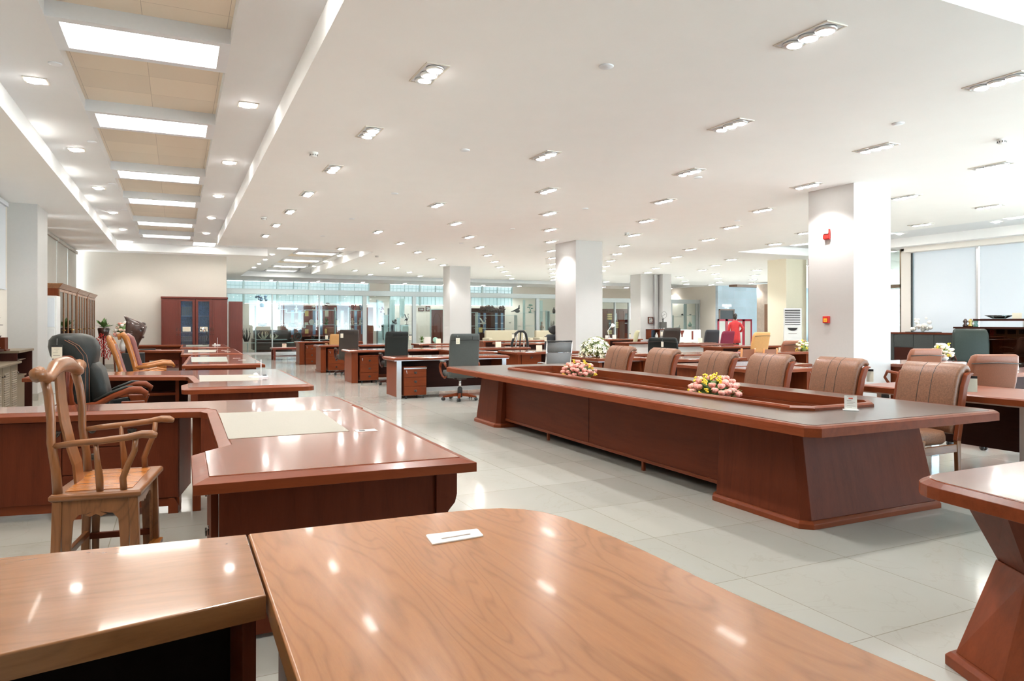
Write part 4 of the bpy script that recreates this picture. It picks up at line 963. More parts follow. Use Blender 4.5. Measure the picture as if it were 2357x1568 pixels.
# mesh chair with chrome frame (behind the conference table end)
def mesh_chair(label, loc_, rz, mat='mesh_grey', H=0.98, group=None, fr='chrome'):
    t = thing('mesh_chair', label, 'chair', loc_, rz, group); W = 0.225
    for s in (-1, 1):
        y = s * W
        MB().tube([(0.22, y, 0.42), (0.10, y, 0.40), (-0.14, y, 0.40), (-0.20, y, 0.46), (-0.27, y, 0.75), (-0.33, y, H)], 0.013, 8).build('side_tube', fr, t)
        MB().tube([(-0.19, y, 0.44), (0.0, y * 1.22, 0.52), (0.10, y * 1.25, 0.62), (0.05, y * 1.25, 0.655), (-0.12, y * 1.25, 0.67), (-0.24, y, 0.66)], 0.010, 8).build('armrest', fr, t)
    MB().loft([[(x - 0.003, -W, z), (x - 0.003, W, z), (x + 0.003, W, z), (x + 0.003, -W, z)] for x, z in [(0.20, 0.425), (0.08, 0.405), (-0.12, 0.405), (-0.185, 0.45)]], smooth=True).build('seat', mat, t)
    MB().loft([[(x - 0.003, -W, z), (x - 0.003, W, z), (x + 0.003, W, z), (x + 0.003, -W, z)] for x, z in [(-0.215, 0.50), (-0.25, 0.66), (-0.29, 0.84)]], smooth=True).build('backrest', mat, t)
    MB().loft([[(x - 0.003, -W, z), (x - 0.003, W, z), (x + 0.003, W, z), (x + 0.003, -W, z)] for x, z in [(-0.285, 0.85), (-0.325, H - 0.02)]], smooth=True).build('head_panel', mat, t)
    MB().tube([(-0.33, -W, H), (-0.33, W, H)], 0.016, 8).build('top_bar', 'black_plastic', t)
    MB().tube([(-0.265, -W, 0.845), (-0.265, W, 0.845)], 0.010, 8).build('cross_bar', fr, t)
    star_base(t, fr if fr == 'chrome' else 'black_plastic', 0.27)
    return t
mesh_chair('grey mesh chair with shiny chrome frame at the far end of the conference table', (6.02, 10.95, 0), PI / 2 - 0.20, H=1.04)
# ---------------------------------------------------------------- black executive armchair at the third desk
def boss_chair():
    t = thing('executive_armchair', 'big black leather executive armchair with carved wooden side plates and arms', 'chair', (-0.57, 7.95, 0), -0.03)
    def stack(nm, lv):
        m = MB(); m.loft([[(px + x, py, z) for px, py in rr(h, wv, 6, 0.9)] for x, z, h, wv in lv], True, True); return m.build(nm, 'leather_black', t)
    # deep side-stitched bolster with the head roll on top
    stack('backrest', [(-0.25, 0.50, 0.10, 0.22), (-0.27, 0.58, 0.12, 0.25), (-0.28, 0.75, 0.125, 0.26), (-0.29, 0.90, 0.135, 0.265), (-0.30, 0.98, 0.165, 0.27), (-0.315, 1.06, 0.195, 0.275), (-0.325, 1.14, 0.205, 0.27), (-0.335, 1.20, 0.19, 0.25), (-0.345, 1.24, 0.15, 0.22), (-0.35, 1.262, 0.08, 0.16)])
    stack('back_cushion', [(-0.07, 0.50, 0.06, 0.20), (-0.09, 0.62, 0.075, 0.225), (-0.12, 0.78, 0.075, 0.225), (-0.15, 0.92, 0.07, 0.22), (-0.17, 0.98, 0.04, 0.19)])
    for y in (-0.272, 0.272):
        k = y / 0.272; s = MB()
        for dx in (0.0, 0.03): s.tube([(-0.20 + dx, k * 0.256, 0.60), (-0.20 + dx, k * 0.265, 0.78), (-0.20 + dx, k * 0.27, 0.93), (-0.22 + dx, k * 0.276, 1.06), (-0.28 + dx, k * 0.275, 1.15), (-0.37 + dx, k * 0.262, 1.205)], 0.003, 5)
        s.build('stitching', 'leather_tan', t)
    # carved wooden plates on both flanks of the back
    pl = [(-0.40, 0.52), (-0.25, 0.52), (-0.255, 0.58), (-0.285, 0.63), (-0.30, 0.74), (-0.29, 0.88), (-0.265, 0.96), (-0.27, 1.02), (-0.31, 1.06), (-0.38, 1.06), (-0.43, 1.03), (-0.44, 0.96), (-0.415, 0.86), (-0.395, 0.74), (-0.395, 0.64), (-0.42, 0.58)]
    for y in (-0.30, 0.265):
        MB().prof(pl, y, y + 0.035).build('carved_plate', 'w_edge_z', t, 0.010, seg=3)
        rb = MB(); yo = y - 0.003 if y < 0 else y + 0.038
        for k in range(-2, 3): rb.tube([(-0.345 + k * 0.010, yo, 0.62), (-0.345 + k * 0.008, yo, 0.78), (-0.35 + k * 0.014, yo, 0.94)], 0.004, 5)
        for k in range(6): rb.ball((-0.30 - 0.004 * k, yo, 0.86 + k * 0.02), (0.018, 0.006, 0.006), 6, 4)
        rb.tube([(-0.40, yo, 0.98), (-0.37, yo, 1.02), (-0.33, yo, 0.99), (-0.30, yo, 1.02)], 0.007, 5); rb.tube([(-0.37, yo, 0.55), (-0.34, yo, 0.575), (-0.31, yo, 0.55), (-0.285, yo, 0.57)], 0.007, 5)
        rb.build('carving', 'w_red_z', t)
    MB().prof([(-0.46, 0.42), (-0.36, 0.42), (-0.36, 0.62), (-0.46, 0.60)], -0.22, 0.22).build('back_frame', 'w_edge_y', t, 0.01)
    pad(MB(), [(0.36, 0.06, 0.26, 0.24), (0.40, 0.08, 0.30, 0.27), (0.46, 0.09, 0.32, 0.275), (0.50, 0.09, 0.31, 0.265), (0.525, 0.08, 0.24, 0.20)], 0.5).build('seat', 'leather_black', t)
    for q, y in enumerate((-0.34, 0.34)):
        MB().tube([(-0.44, y, 0.545), (-0.30, y, 0.575), (-0.10, y, 0.60), (0.04, y, 0.680), (0.17, y, 0.730), (0.26, y, 0.725), (0.31, y, 0.69), (0.30, y, 0.65)], [0.035, 0.04, 0.04, 0.04, 0.045, 0.045, 0.038, 0.02], 10, flat=0.75).build('armrest', 'w_edge_x', t)
        MB().tube([(-0.12, y, 0.64), (0.00, y, 0.70), (0.14, y, 0.755), (0.20, y, 0.758)], [0.02, 0.03, 0.03, 0.015], 8, flat=0.5).build('arm_pad', 'leather_black', t)
        MB().prof([(-0.32, 0.33), (0.08, 0.33), (0.13, 0.38), (0.14, 0.52), (0.10, 0.60), (-0.10, 0.56), (-0.34, 0.53), (-0.38, 0.46)], y - 0.03, y + 0.03).build('side_pad', 'leather_black', t, 0.015, seg=3)
        MB().prof([(0.08, 0.30), (0.28, 0.32), (0.30, 0.42), (0.27, 0.52), (0.30, 0.62), (0.10, 0.62), (0.15, 0.50), (0.13, 0.38)], y - 0.035, y + 0.035).build('arm_bracket', 'w_edge_z', t, 0.008)
    MB().ball((-0.02, -0.375, 0.42), (0.06, 0.015, 0.04), 12, 6).build('recline_lever', 'black_plastic', t)
    pad(MB(), [(0.30, 0.42, 0.12, 0.21), (0.36, 0.44, 0.16, 0.23), (0.42, 0.43, 0.16, 0.23), (0.45, 0.42, 0.10, 0.18)], 0.9).build('footrest', 'leather_black', t)
    star_base(t, 'w_edge_x', 0.30, hz=0.36)
boss_chair()
hang_tag('large cream price tag on the black executive armchair', (-1.0, 7.655, 1.16), -0.12, 0.085, 0.125, string=0.06)
# ---------------------------------------------------------------- wooden armchairs by the fourth desk
def scroll_chair(label, loc_, rz, wd='w_honey', lm='leather_red', H=1.20):
    t = thing('leather_armchair', label, 'chair', loc_, rz)
    prof = [(-0.12, 0.48, 0.03), (-0.17, 0.60, 0.045), (-0.21, 0.75, 0.05), (-0.25, 0.90, 0.05), (-0.28, 1.02, 0.055), (-0.31, 1.10, 0.06), (-0.36, 1.15, 0.05), (-0.41, 1.14, 0.035)]
    b = MB(); L = []
    for i, (x, z, h) in enumerate(prof):
        a = prof[max(0, i - 1)]; c = prof[min(len(prof) - 1, i + 1)]; dx, dz = c[0] - a[0], c[1] - a[1]; l = math.hypot(dx, dz)
        L.append([(x + px * dz / l, py, z - px * dx / l) for px, py in rr(h, 0.24, 5, 0.8)])
    b.loft(L, True, True).build('backrest', lm, t)
    for y in (-0.27, 0.27):
        MB().tube([(-0.18, y, 0.42), (-0.23, y, 0.60), (-0.29, y, 0.85), (-0.34, y, 1.02), (-0.37, y, 1.12), (-0.42, y, H - 0.02), (-0.47, y, 1.16), (-0.46, y, 1.10)], [0.04, 0.042, 0.042, 0.045, 0.048, 0.045, 0.035, 0.02], 10).build('back_frame', wd + '_z', t)
        MB().tube([(-0.25, y * 1.05, 0.66), (-0.05, y * 1.08, 0.68), (0.15, y * 1.08, 0.72), (0.27, y * 1.08, 0.71), (0.31, y * 1.08, 0.66)], [0.03, 0.03, 0.032, 0.035, 0.02], 8).build('armrest', wd + '_x', t)
        MB().prof([(-0.22, 0.34), (0.20, 0.34), (0.24, 0.46), (0.17, 0.56), (0.20, 0.68), (0.10, 0.69), (0.05, 0.60), (-0.22, 0.62)], y * 1.04 - 0.02, y * 1.04 + 0.02).build('side_panel', wd + '_z', t, 0.006)
        MB().ball((0.02, y * 1.15, 0.5), (0.03, 0.006, 0.05), 10, 6).build('side_inlay', 'black', t)
    pad(MB(), [(0.34, 0.10, 0.26, 0.22), (0.40, 0.12, 0.30, 0.24), (0.47, 0.13, 0.32, 0.25), (0.52, 0.11, 0.26, 0.20)], 0.6).build('seat', 'leather_gold' if lm == 'leather_red' else lm, t)
    star_base(t, 'w_edge_x', 0.3, hz=0.36)
    return t
scroll_chair('honey wood armchair with red-brown leather and gold seat at the fourth desk', (-0.36, 12.75, 0), 0.05)
def slim_chair():
    t = thing('wooden_armchair', 'pale wooden armchair with tall slim back in front of the flower vase', 'chair', (-0.47, 11.45, 0), 0.02)
    for y in (-0.25, 0.25):
        MB().tube([(-0.22, y, 0.0), (-0.20, y, 0.42), (-0.23, y, 0.65), (-0.30, y, 0.90), (-0.37, y, 1.08), (-0.39, y, 1.14)], [0.024, 0.028, 0.028, 0.034, 0.044, 0.03], 8).build('back_post', 'w_honey_z', t)
        MB().tube([(-0.24, y * 1.08, 0.62), (0.0, y * 1.1, 0.64), (0.20, y * 1.1, 0.68), (0.33, y * 1.1, 0.655)], [0.02, 0.022, 0.024, 0.02], 8).build('armrest', 'w_honey_x', t)
        MB().tube([(0.24, y, 0.0), (0.24, y, 0.42), (0.28, y * 1.08, 0.66)], [0.022, 0.026, 0.02], 8).build('front_leg', 'w_honey_z', t)
        MB().box(-0.2, y - 0.015, 0.36, 0.25, y + 0.015, 0.43).build('side_rail', 'w_honey_x', t)
    MB().prof([(-0.20, 0.46), (-0.225, 0.65), (-0.29, 0.90), (-0.35, 1.06), (-0.32, 1.06), (-0.26, 0.90), (-0.19, 0.65), (-0.17, 0.46)], -0.23, 0.23).build('backrest', 'leather_red', t, 0.008)
    MB().tube([(-0.385, -0.27, 1.12), (-0.40, 0, 1.16), (-0.385, 0.27, 1.12)], 0.034, 8).build('crest_rail', 'w_honey_y', t)
    pad(MB(), [(0.42, 0.02, 0.22, 0.23), (0.46, 0.02, 0.24, 0.24), (0.49, 0.02, 0.22, 0.22)], 0.4).build('seat', 'leather_red', t)
    MB().box(-0.20, -0.24, 0.14, 0.24, -0.215, 0.17).box(-0.20, 0.215, 0.14, 0.24, 0.24, 0.17).build('stretcher', 'w_honey_x', t)
slim_chair()
# ================================================================ MIDDLE ROW OF DESKS
def pedestal(label, x, y, w_=0.40, h=0.58, trim=None, mat='w_edge', n=3, group=None, cas=True):
    """mobile drawer pedestal; front faces -y"""
    t = thing('mobile_pedestal', label, 'drawer pedestal', (x, y, 0), 0, group)
    z0 = 0.06 if cas else 0.0
    MB().box(0, 0.02, z0, w_, 0.50, h).build('body', mat + '_z', t, 0.002)
    MB().box(-0.004, 0.0, h, w_ + 0.004, 0.51, h + 0.022).build('top', mat + '_x', t, 0.004)
    if trim: MB().box(-0.004, -0.004, h - 0.018, w_ + 0.004, 0.0, h + 0.004).build('top_trim', trim, t)
    dz = (h - z0 - 0.005) / n
    for k in range(n):
        z = z0 + k * dz
        d = MB().box(0.004, 0.0, z + 0.002, w_ - 0.004, 0.02, z + dz - 0.003).build('drawer', mat + '_x', t, 0.002)
        ring_pull(d, w_ / 2 + 0.0, 0.0, z + dz * 0.5, '-y', 0.95)
    lock(t, 0.045, 0.0, h - 0.05)
    MB().tube([(0.045, -0.012, h - 0.055), (0.05, -0.018, h - 0.10)], 0.005, 6).build('key', 'chrome', t)
    if cas:
        for cx, cy_ in ((0.05, 0.05), (w_ - 0.05, 0.05), (0.05, 0.45), (w_ - 0.05, 0.45)):
            m = MB(); caster(m, cx, cy_, 0.02); m.build('caster', 'black_plastic', t)
    return t
def mid_desk(label, x0, x1, y0, y1, silver=False, post=0.05, extra=None, mat='w_edge', top='w_edge', ztop=0.742, th=0.05, group=None, ret=None, foot=False):
    t = thing('office_desk', label, 'desk', ((x0 + x1) / 2, (y0 + y1) / 2, 0), 0, group)
    a, b = (x1 - x0) / 2, (y1 - y0) / 2
    P = [(-a, -b), (a, -b), (a, b), (-a, b)]
    bord(P, ztop, 'inlaid_top', top + '_x', 'w_cherry_x', t, 0.03, th)
    zb = ztop - th
    if silver:
        MB().slab(inset(P, 0.012), zb - 0.014, zb).build('silver_trim', 'alu', t); zb -= 0.014
    for s in (-1, 1):
        xi = s * (a - 0.10)
        MB().box(xi - 0.03, -b + 0.08, 0.0 if not silver else 0.03, xi + 0.03, b - 0.05, zb).build('end_panel', mat + '_z', t, 0.002)
        if silver:
            MB().box(xi - 0.033, -b + 0.05, 0, xi + 0.05 * 1, -b + 0.085, zb).build('silver_post', 'alu', t)
            MB().box(xi - 0.034, -b + 0.08, 0, xi + 0.034, b - 0.05, 0.035).build('silver_foot', 'alu', t)
        elif post: MB().box(xi - 0.045, -b + 0.05, 0, xi + post + 0.02, -b + 0.09, zb).build('front_post', mat + '_z', t, 0.003)
        if foot: MB().box(xi - 0.05, -b + 0.04, 0, xi + 0.06, b - 0.03, 0.06).build('foot', mat + '_y', t, 0.004)
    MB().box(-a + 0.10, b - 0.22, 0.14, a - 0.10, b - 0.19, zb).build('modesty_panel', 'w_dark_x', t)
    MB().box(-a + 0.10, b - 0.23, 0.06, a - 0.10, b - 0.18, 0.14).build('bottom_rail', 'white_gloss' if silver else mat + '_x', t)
    if ret:
        rx0, rx1, ry0, ry1 = [v - q for v, q in zip(ret, ((x0 + x1) / 2, (x0 + x1) / 2, (y0 + y1) / 2, (y0 + y1) / 2))]
        MB().slab([(rx0, ry0), (rx1, ry0), (rx1, ry1), (rx0, ry1)], ztop - th, ztop - 0.003, 0.01).build('return_top', top + '_y', t)
        MB().box(rx0 + 0.04, ry0 + 0.05, 0.0, rx1 - 0.04, ry1, zb).build('return_cabinet', mat + '_z', t)
    return t
mid_desk('office desk with silver trim and white leg, nearest in the middle row', 3.46, 5.72, 12.15, 12.95, True)
pedestal('three-drawer mobile pedestal with a silver strip under the silver-trimmed desk', 3.65, 12.17, 0.42, 0.55, 'alu')
mid_desk('plain cherry desk with flat end panel and L return, second in the middle row', 3.47, 6.30, 15.75, 16.65, False, 0.08, ret=(5.55, 6.25, 13.9, 15.8), top='w_cherry')
pedestal('three-drawer mobile pedestal under the second middle desk', 3.71, 15.75, 0.42, 0.60)
mid_desk('cherry desk with grooved corner posts, third in the middle row', 3.46, 5.9, 19.45, 20.35, False, 0.08, foot=True)
pedestal('three-drawer mobile pedestal under the third middle desk', 3.70, 19.42, 0.44, 0.62)
mid_desk('farthest desk of the middle row with built-in drawers', 3.50, 5.6, 23.4, 24.3, False, 0.10, foot=True)
pedestal('built-in drawer block of the farthest middle desk', 3.74, 23.4, 0.40, 0.62, cas=False)
card_stand('white price card on the silver-trimmed desk', (4.72, 12.55, 0.743), -0.3, 0.15, 0.13)
# low bench table before the shop window
t = thing('coffee_table', 'low dark red coffee table before the glass shop front', 'table', (3.75, 27.1, 0))
MB().slab([(-0.65, -0.4), (0.65, -0.4), (0.65, 0.4), (-0.65, 0.4)], 0.38, 0.44, 0.01).build('tabletop', 'w_red_x', t)
for x in (-0.6, 0.54):
    for y in (-0.36, 0.30): MB().box(x, y, 0, x + 0.07, y + 0.07, 0.38).build('leg', 'w_red_z', t)
MB().box(-0.55, -0.3, 0.12, 0.55, 0.3, 0.14).build('shelf', 'w_red_x', t)
card_stand('cream card on the low coffee table', (3.55, 27.0, 0.44), 0, 0.14, 0.14, 'paper')
# ================================================================ BACK-LEFT: bookcases, sideboard, tall cabinets
def handle_bar(m, x, y, z, l=0.10):
    m.tube([(x, y, z - l / 2), (x, y - 0.025, z - l / 2 + 0.01), (x, y - 0.025, z + l / 2 - 0.01), (x, y, z + l / 2)], 0.006, 6)
def bookcase(label, x0, x1, y, mirror=False):
    t = thing('bookcase', label, 'bookcase', (x0, y, 0), 0, 'twin red bookcases at the back wall')
    w_ = x1 - x0; H = 2.10
    sp = w_ * 0.49
    MB().box(0, 0.02, 0, w_, 0.42, 0.08).build('plinth', 'w_red_x', t)
    MB().box(0, 0.02, 0.08, 0.03, 0.42, H).build('side_panel', 'w_red_z', t); MB().box(w_ - 0.03, 0.02, 0.08, w_, 0.42, H).build('side_panel', 'w_red_z', t)
    MB().box(0.03, 0.38, 0.08, w_ - 0.03, 0.40, H).build('back_panel', 'blue_silk', t)
    MB().box(-0.015, -0.02, H - 0.02, w_ + 0.015, 0.44, H + 0.04).build('cornice', 'w_red_x', t, 0.01)
    a, b = (0.0, sp) if not mirror else (w_ - sp, w_)      # solid door side
    g0, g1 = (sp, w_) if not mirror else (0.0, w_ - sp)
    d = MB().box(a + 0.01, 0.0, 0.1, b - 0.005, 0.02, H - 0.03).build('door', 'w_red_z', t, 0.002)
    MB().box(a + 0.06, -0.006, 0.16, b - 0.055, 0.0, H - 0.09).build('door_panel', 'w_red_z', d, 0.004)
    hx = b - 0.03 if not mirror else a + 0.03
    m = MB(); handle_bar(m, hx, 0, 1.15); handle_bar(m, hx, 0, 1.0, 0.04); m.build('handle', 'dark_metal', d)
    fm = MB(); ring(fm, g0 + 0.01, 0.60, g1 - 0.01, H - 0.03, 0.065, -0.02, 0.0)
    fo = MB(); fo.add([(x, -z, yy) for x, yy, z in fm.v], fm.f); dd = fo.build('glass_door', 'w_red_z', t)
    MB().box(g0 + 0.07, 0.008, 0.66, g1 - 0.07, 0.012, H - 0.09).build('pane', 'glass_blue', dd)
    hx = g0 + 0.035 if not mirror else g1 - 0.035
    m = MB(); handle_bar(m, hx, 0, 1.15); handle_bar(m, hx, 0, 1.0, 0.04); m.build('handle', 'dark_metal', dd)
    dr = MB().box(g0 + 0.03, 0.0, 0.36, g1 - 0.02, 0.02, 0.56).build('drawer', 'w_olive_x', t, 0.003); m = MB(); m.tube([((g0 + g1) / 2 - 0.03, -0.01, 0.46), ((g0 + g1) / 2, -0.02, 0.44), ((g0 + g1) / 2 + 0.03, -0.01, 0.46)], 0.004, 5); m.build('handle', 'chrome', dr)
    MB().box(g0 + 0.01, 0.0, 0.1, g1 - 0.01, 0.02, 0.34).build('lower_door', 'w_red_z', t)
    MB().box(sp - 0.01 if not mirror else w_ - sp - 0.01, 0.02, 0.08, (sp if not mirror else w_ - sp) + 0.01, 0.38, H).build('divider', 'w_red_z', t)
    for z in (0.62, 1.05, 1.55): MB().box(g0 + 0.02, 0.03, z, g1 - 0.02, 0.38, z + 0.015).build('shelf', 'frame_white', t)
    return (x0 + g0, x0 + g1)
for k, (x0, x1, mr) in enumerate(((-0.43, 0.49, False), (0.50, 1.40, True))):
    g = bookcase('left one of the twin red bookcases with blue glass at the back wall' if k == 0 else 'right one of the twin red bookcases with blue glass at the back wall', x0, x1, 23.42, mr)
    for q in range(5 if k == 0 else 4):
        for zz in ((0.635, 0.30), (1.565, 0.28)) if k == 0 else ((0.635, 0.30),):
            x = g[0] + 0.11 + q * 0.055
            o = MB().box(x, 0, 0, x + 0.045, 0.2, zz[1]).build('book', 'book_cover', None, loc=(0, 23.52, zz[0]))
            tag(o, 'beige ring file on the %s shelf inside the %s red bookcase' % ('bottom' if zz[0] < 1 else 'top', 'left' if k == 0 else 'right'), 'book', 'files on the %s shelf of the %s red bookcase' % ('bottom' if zz[0] < 1 else 'top', 'left' if k == 0 else 'right'))
    tag(MB().box(-0.11, -0.004, 0, 0.11, 0, 0.14).build('price_card', 'paper', None, loc=((g[0] + g[1]) / 2, 23.40, 1.09)), 'cream price card stuck to the glass of the %s red bookcase' % ('left' if k == 0 else 'right'), 'price card')
t = thing('side_cabinet', 'narrow dark red cabinet standing past the end of the back wall', 'cabinet', (1.52, 24.7, 0))
MB().box(0, 0, 0, 0.42, 0.45, 2.05).build('body', 'w_red_z', t, 0.004); MB().box(0.03, -0.008, 0.06, 0.39, 0, 2.0).build('door', 'w_red_z', t, 0.004)
# tall carved bookcases along the left wall
def tall_case(label, y0, y1):
    t = thing('display_bookcase', label, 'bookcase', (XL + 0.02, y0, 0), 0, 'tall wooden bookcases along the left wall')
    L = y1 - y0; D = 0.50; H = 2.05; W = 'w_walnut'
    MB().box(0, 0, 0, D - 0.02, L, 0.12).build('plinth', W + '_y', t, 0.004)
    MB().box(0, 0, 0.12, D - 0.02, 0.03, H).build('side_panel', 'w_edge_z', t); MB().box(0, L - 0.03, 0.12, D - 0.02, L, H).build('side_panel', 'w_edge_z', t)
    MB().box(0, 0.03, 0.12, 0.02, L - 0.03, H).build('back_panel', 'w_brown_z', t)
    MB().loft([[(0, 0, H), (D, 0, H), (D, L, H), (0, L, H)], [(0, -0.01, H + 0.05), (D + 0.03, -0.02, H + 0.05), (D + 0.03, L + 0.02, H + 0.05), (0, L + 0.01, H + 0.05)], [(0, -0.01, H + 0.10), (D + 0.07, -0.03, H + 0.10), (D + 0.07, L + 0.03, H + 0.10), (0, L + 0.01, H + 0.10)]]).build('cornice', W + '_y', t, 0.006)
    n = 4
    for k in range(n):
        a = 0.03 + (L - 0.06) * k / n; b = 0.03 + (L - 0.06) * (k + 1) / n
        fm = MB(); ring(fm, a + 0.008, 0.75, b - 0.008, H - 0.01, 0.05, 0, 0.022)
        fo = MB(); fo.add([(D - 0.02 + z, x, yy) for x, yy, z in fm.v], fm.f)
        for s in (0.12, 0.88):   # ogee corner pieces at the top of the pane
            yy = a + (b - a) * s; fo.add([(D - 0.018, yy, H - 0.06), (D - 0.018, (a + b) / 2, H - 0.06), (D - 0.018, yy, H - 0.20)], [(0, 1, 2)])
        fd = fo.build('glass_door', W + '_z', t)
        MB().box(D - 0.012, a + 0.05, 0.8, D - 0.008, b - 0.05, H - 0.05).build('pane', 'glass', fd)
        MB().ball((D + 0.01, a + (0.06 if k % 2 else (b - a) - 0.06), 1.2), 0.014, 8, 5).build('knob', 'brass', fd)
        MB().box(D - 0.02, a + 0.008, 0.14, D, b - 0.008, 0.74).build('lower_door', W + '_z', t, 0.003)
    for z in (0.75, 1.15, 1.6): MB().box(0.02, 0.03, z, D - 0.03, L - 0.03, z + 0.02).build('shelf', W + '_y', t)
tall_case('tall carved wooden bookcase nearest, right behind the white pillar', 16.6, 19.3)
tall_case('middle tall carved wooden bookcase on the left wall', 19.4, 21.5)
tall_case('farthest tall carved wooden bookcase on the left wall', 21.6, 23.4)
# white floor-standing cabinet beside the pillar
t = thing('floor_cabinet', 'tall white floor-standing cabinet between the pillar and the bookcases', 'cabinet', (-2.24, 15.95, 0))
MB().box(-0.38, 0, 0, 0.16, 0.42, 1.88).build('body', 'white_plastic', t, 0.012); MB().box(-0.34, -0.01, 0.08, 0.12, 0, 1.25).build('front_panel', 'white_plastic', t, 0.006); MB().box(-0.34, -0.01, 1.28, 0.12, 0, 1.84).build('grille_panel', 'frame_white', t, 0.006)
# dark sideboard with louvred doors
t = thing('sideboard', 'dark olive sideboard with open tall end and louvred doors at the left edge', 'sideboard', (-2.63, 10.2, 0))
MB().box(0, 1.85, 0.93, 0.60, 3.0, 0.965).build('upper_top', 'w_olive_y', t, 0.004)
MB().box(0, 2.96, 0, 0.58, 3.0, 0.93).build('end_panel', 'w_dark_z', t); MB().box(0, 1.85, 0.78, 0.58, 1.88, 0.93).build('divider', 'w_dark_z', t)
MB().box(0, 1.85, 0.05, 0.03, 2.96, 0.93).build('back_panel', 'w_dark_z', t)
MB().box(0.03, 1.9, 0.80, 0.50, 2.96, 0.815).build('shelf', 'w_olive_y', t)
MB().box(0.03, 1.88, 0.05, 0.55, 2.55, 0.58).build('low_cabinet', 'w_olive_z', t, 0.003)
MB().box(0.03, 1.86, 0.58, 0.57, 2.58, 0.60).build('low_cabinet_top', 'w_olive_y', t)
MB().box(0.0, -0.6, 0.79, 0.63, 1.88, 0.82).build('lower_top', 'w_olive_y', t, 0.005)
MB().box(0.0, -0.6, 0.08, 0.56, 1.86, 0.79).build('body', 'w_olive_z', t)
for k in range(5):
    a = -0.58 + 0.488 * k; d = MB().box(0.56, a, 0.10, 0.585, a + 0.475, 0.78).build('louvred_door', 'w_olive_z', t, 0.002)
    lv = MB()
    for q in range(17): lv.prof([(0.585, 0.19 + q * 0.03), (0.592, 0.20 + q * 0.03), (0.585, 0.215 + q * 0.03)], a + 0.08, a + 0.40)
    lv.build('louvres', 'w_olive_y', d); MB().ball((0.60, a + 0.06 if k % 2 else a + 0.42, 0.66), 0.012, 8, 5).build('knob', 'dark_metal', d)
# pagoda model
t = thing('pagoda_model', 'dark wooden pagoda model standing on the left sideboard', 'ornament', (-2.33, 11.75, 0.965))
def roof(z, r, h): return [[(math.cos(PI / 4 + k * PI / 2) * rr2, math.sin(PI / 4 + k * PI / 2) * rr2, zz) for k in range(4)] for rr2, zz in ((r, z + 0.012), (r * 1.02, z + 0.02), (r * 0.72, z + h * 0.45), (r * 0.50, z + h))]
m = MB()
m.slab([(-0.15, -0.15), (0.15, -0.15), (0.15, 0.15), (-0.15, 0.15)], 0, 0.03).slab([(-0.10, -0.10), (0.10, -0.10), (0.10, 0.10), (-0.10, 0.10)], 0.03, 0.05)
m.loft([[(sx * r, sy * r, z) for sx, sy in ((-1, -1), (1, -1), (1, 1), (-1, 1))] for r, z in ((0.12, 0.05), (0.085, 0.10), (0.12, 0.20), (0.13, 0.22))])
m.build('base', 'w_dark_z', t)
m = MB()
for x in (-0.10, -0.035, 0.035, 0.10):
    for y in (-0.10, 0.10): m.box(x - 0.007, y - 0.007, 0.22, x + 0.007, y + 0.007, 0.35); m.box(y - 0.007, x - 0.007, 0.22, y + 0.007, x + 0.007, 0.35)
m.build('columns', 'w_dark_z', t); MB().loft(roof(0.35, 0.20, 0.05)).build('lower_roof', 'w_dark_x', t); MB().slab([(-0.08, -0.08), (0.08, -0.08), (0.08, 0.08), (-0.08, 0.08)], 0.39, 0.46).build('upper_storey', 'w_dark_z', t); MB().loft(roof(0.45, 0.16, 0.10)).build('upper_roof', 'w_dark_x', t); MB().lathe([(0.03, 0.54), (0.015, 0.57), (0.02, 0.585), (0.003, 0.63)], 8).build('finial', 'w_dark_z', t)
o = MB().box(-0.06, -0.10, 0, 0.06, 0.10, 0.19).box(-0.08, -0.12, 0, 0.08, 0.12, 0.02).build('jewel_box', 'w_brown_z', None, 0.004, loc=(-2.25, 12.12, 0.965)); tag(o, 'small ribbed wooden box beside the pagoda model', 'box')
card_stand('cream card at the left edge beside the pagoda model', (-2.25, 11.35, 0.965), -0.1, 0.10, 0.14, 'paper')
# ================================================================ FLOWERS, ROOT CARVING, HANGING BEANS
t = thing('plant_stand', 'small carved wooden stand under the vase by the left wall', 'stand', (-1.02, 17.0, 0))
MB().lathe([(0.24, 0.70), (0.25, 0.73), (0.24, 0.75)], 20).build('top', 'w_edge_x', t)
MB().lathe([(0.19, 0.52), (0.21, 0.70)], 20).build('apron', 'w_edge_x', t)
for k in range(4): MB().tube([(0.19 * math.cos(k * PI / 2 + 0.4), 0.19 * math.sin(k * PI / 2 + 0.4), 0.7), (0.17 * math.cos(k * PI / 2 + 0.4), 0.17 * math.sin(k * PI / 2 + 0.4), 0.35), (0.22 * math.cos(k * PI / 2 + 0.4), 0.22 * math.sin(k * PI / 2 + 0.4), 0)], 0.018, 6).build('leg', 'w_edge_z', t)
bouquet('mixed pink and orange bouquet in a white vase on the carved stand', (-1.02, 17.0, 1.06), 0.20, 0.20, 0.28, 26, ['peach_petal', 'porcelain', 'pink_petal', 'green_leaf'], 80, 0.045, name='flower_bouquet', seed=9)
o = MB().lathe([(0.05, 0), (0.075, 0.05), (0.085, 0.14), (0.055, 0.24), (0.075, 0.31)], 18).build('vase', 'porcelain', None, loc=(-1.02, 17.0, 0.75)); tag(o, 'white waisted vase holding the mixed bouquet on the carved stand', 'vase')
o = MB().lathe([(0.04, 0), (0.09, 0.03), (0.11, 0.08), (0.08, 0.13), (0.03, 0.15)], 14).build('jar', 'root_brown', None, loc=(-0.86, 16.93, 0.752)); tag(o, 'brown round jar beside the white vase', 'jar')
R = random.Random(4)
t = thing('root_carving', 'dark glossy tree-root carving rising behind the leather armchair', 'sculpture', (-0.80, 16.2, 0))
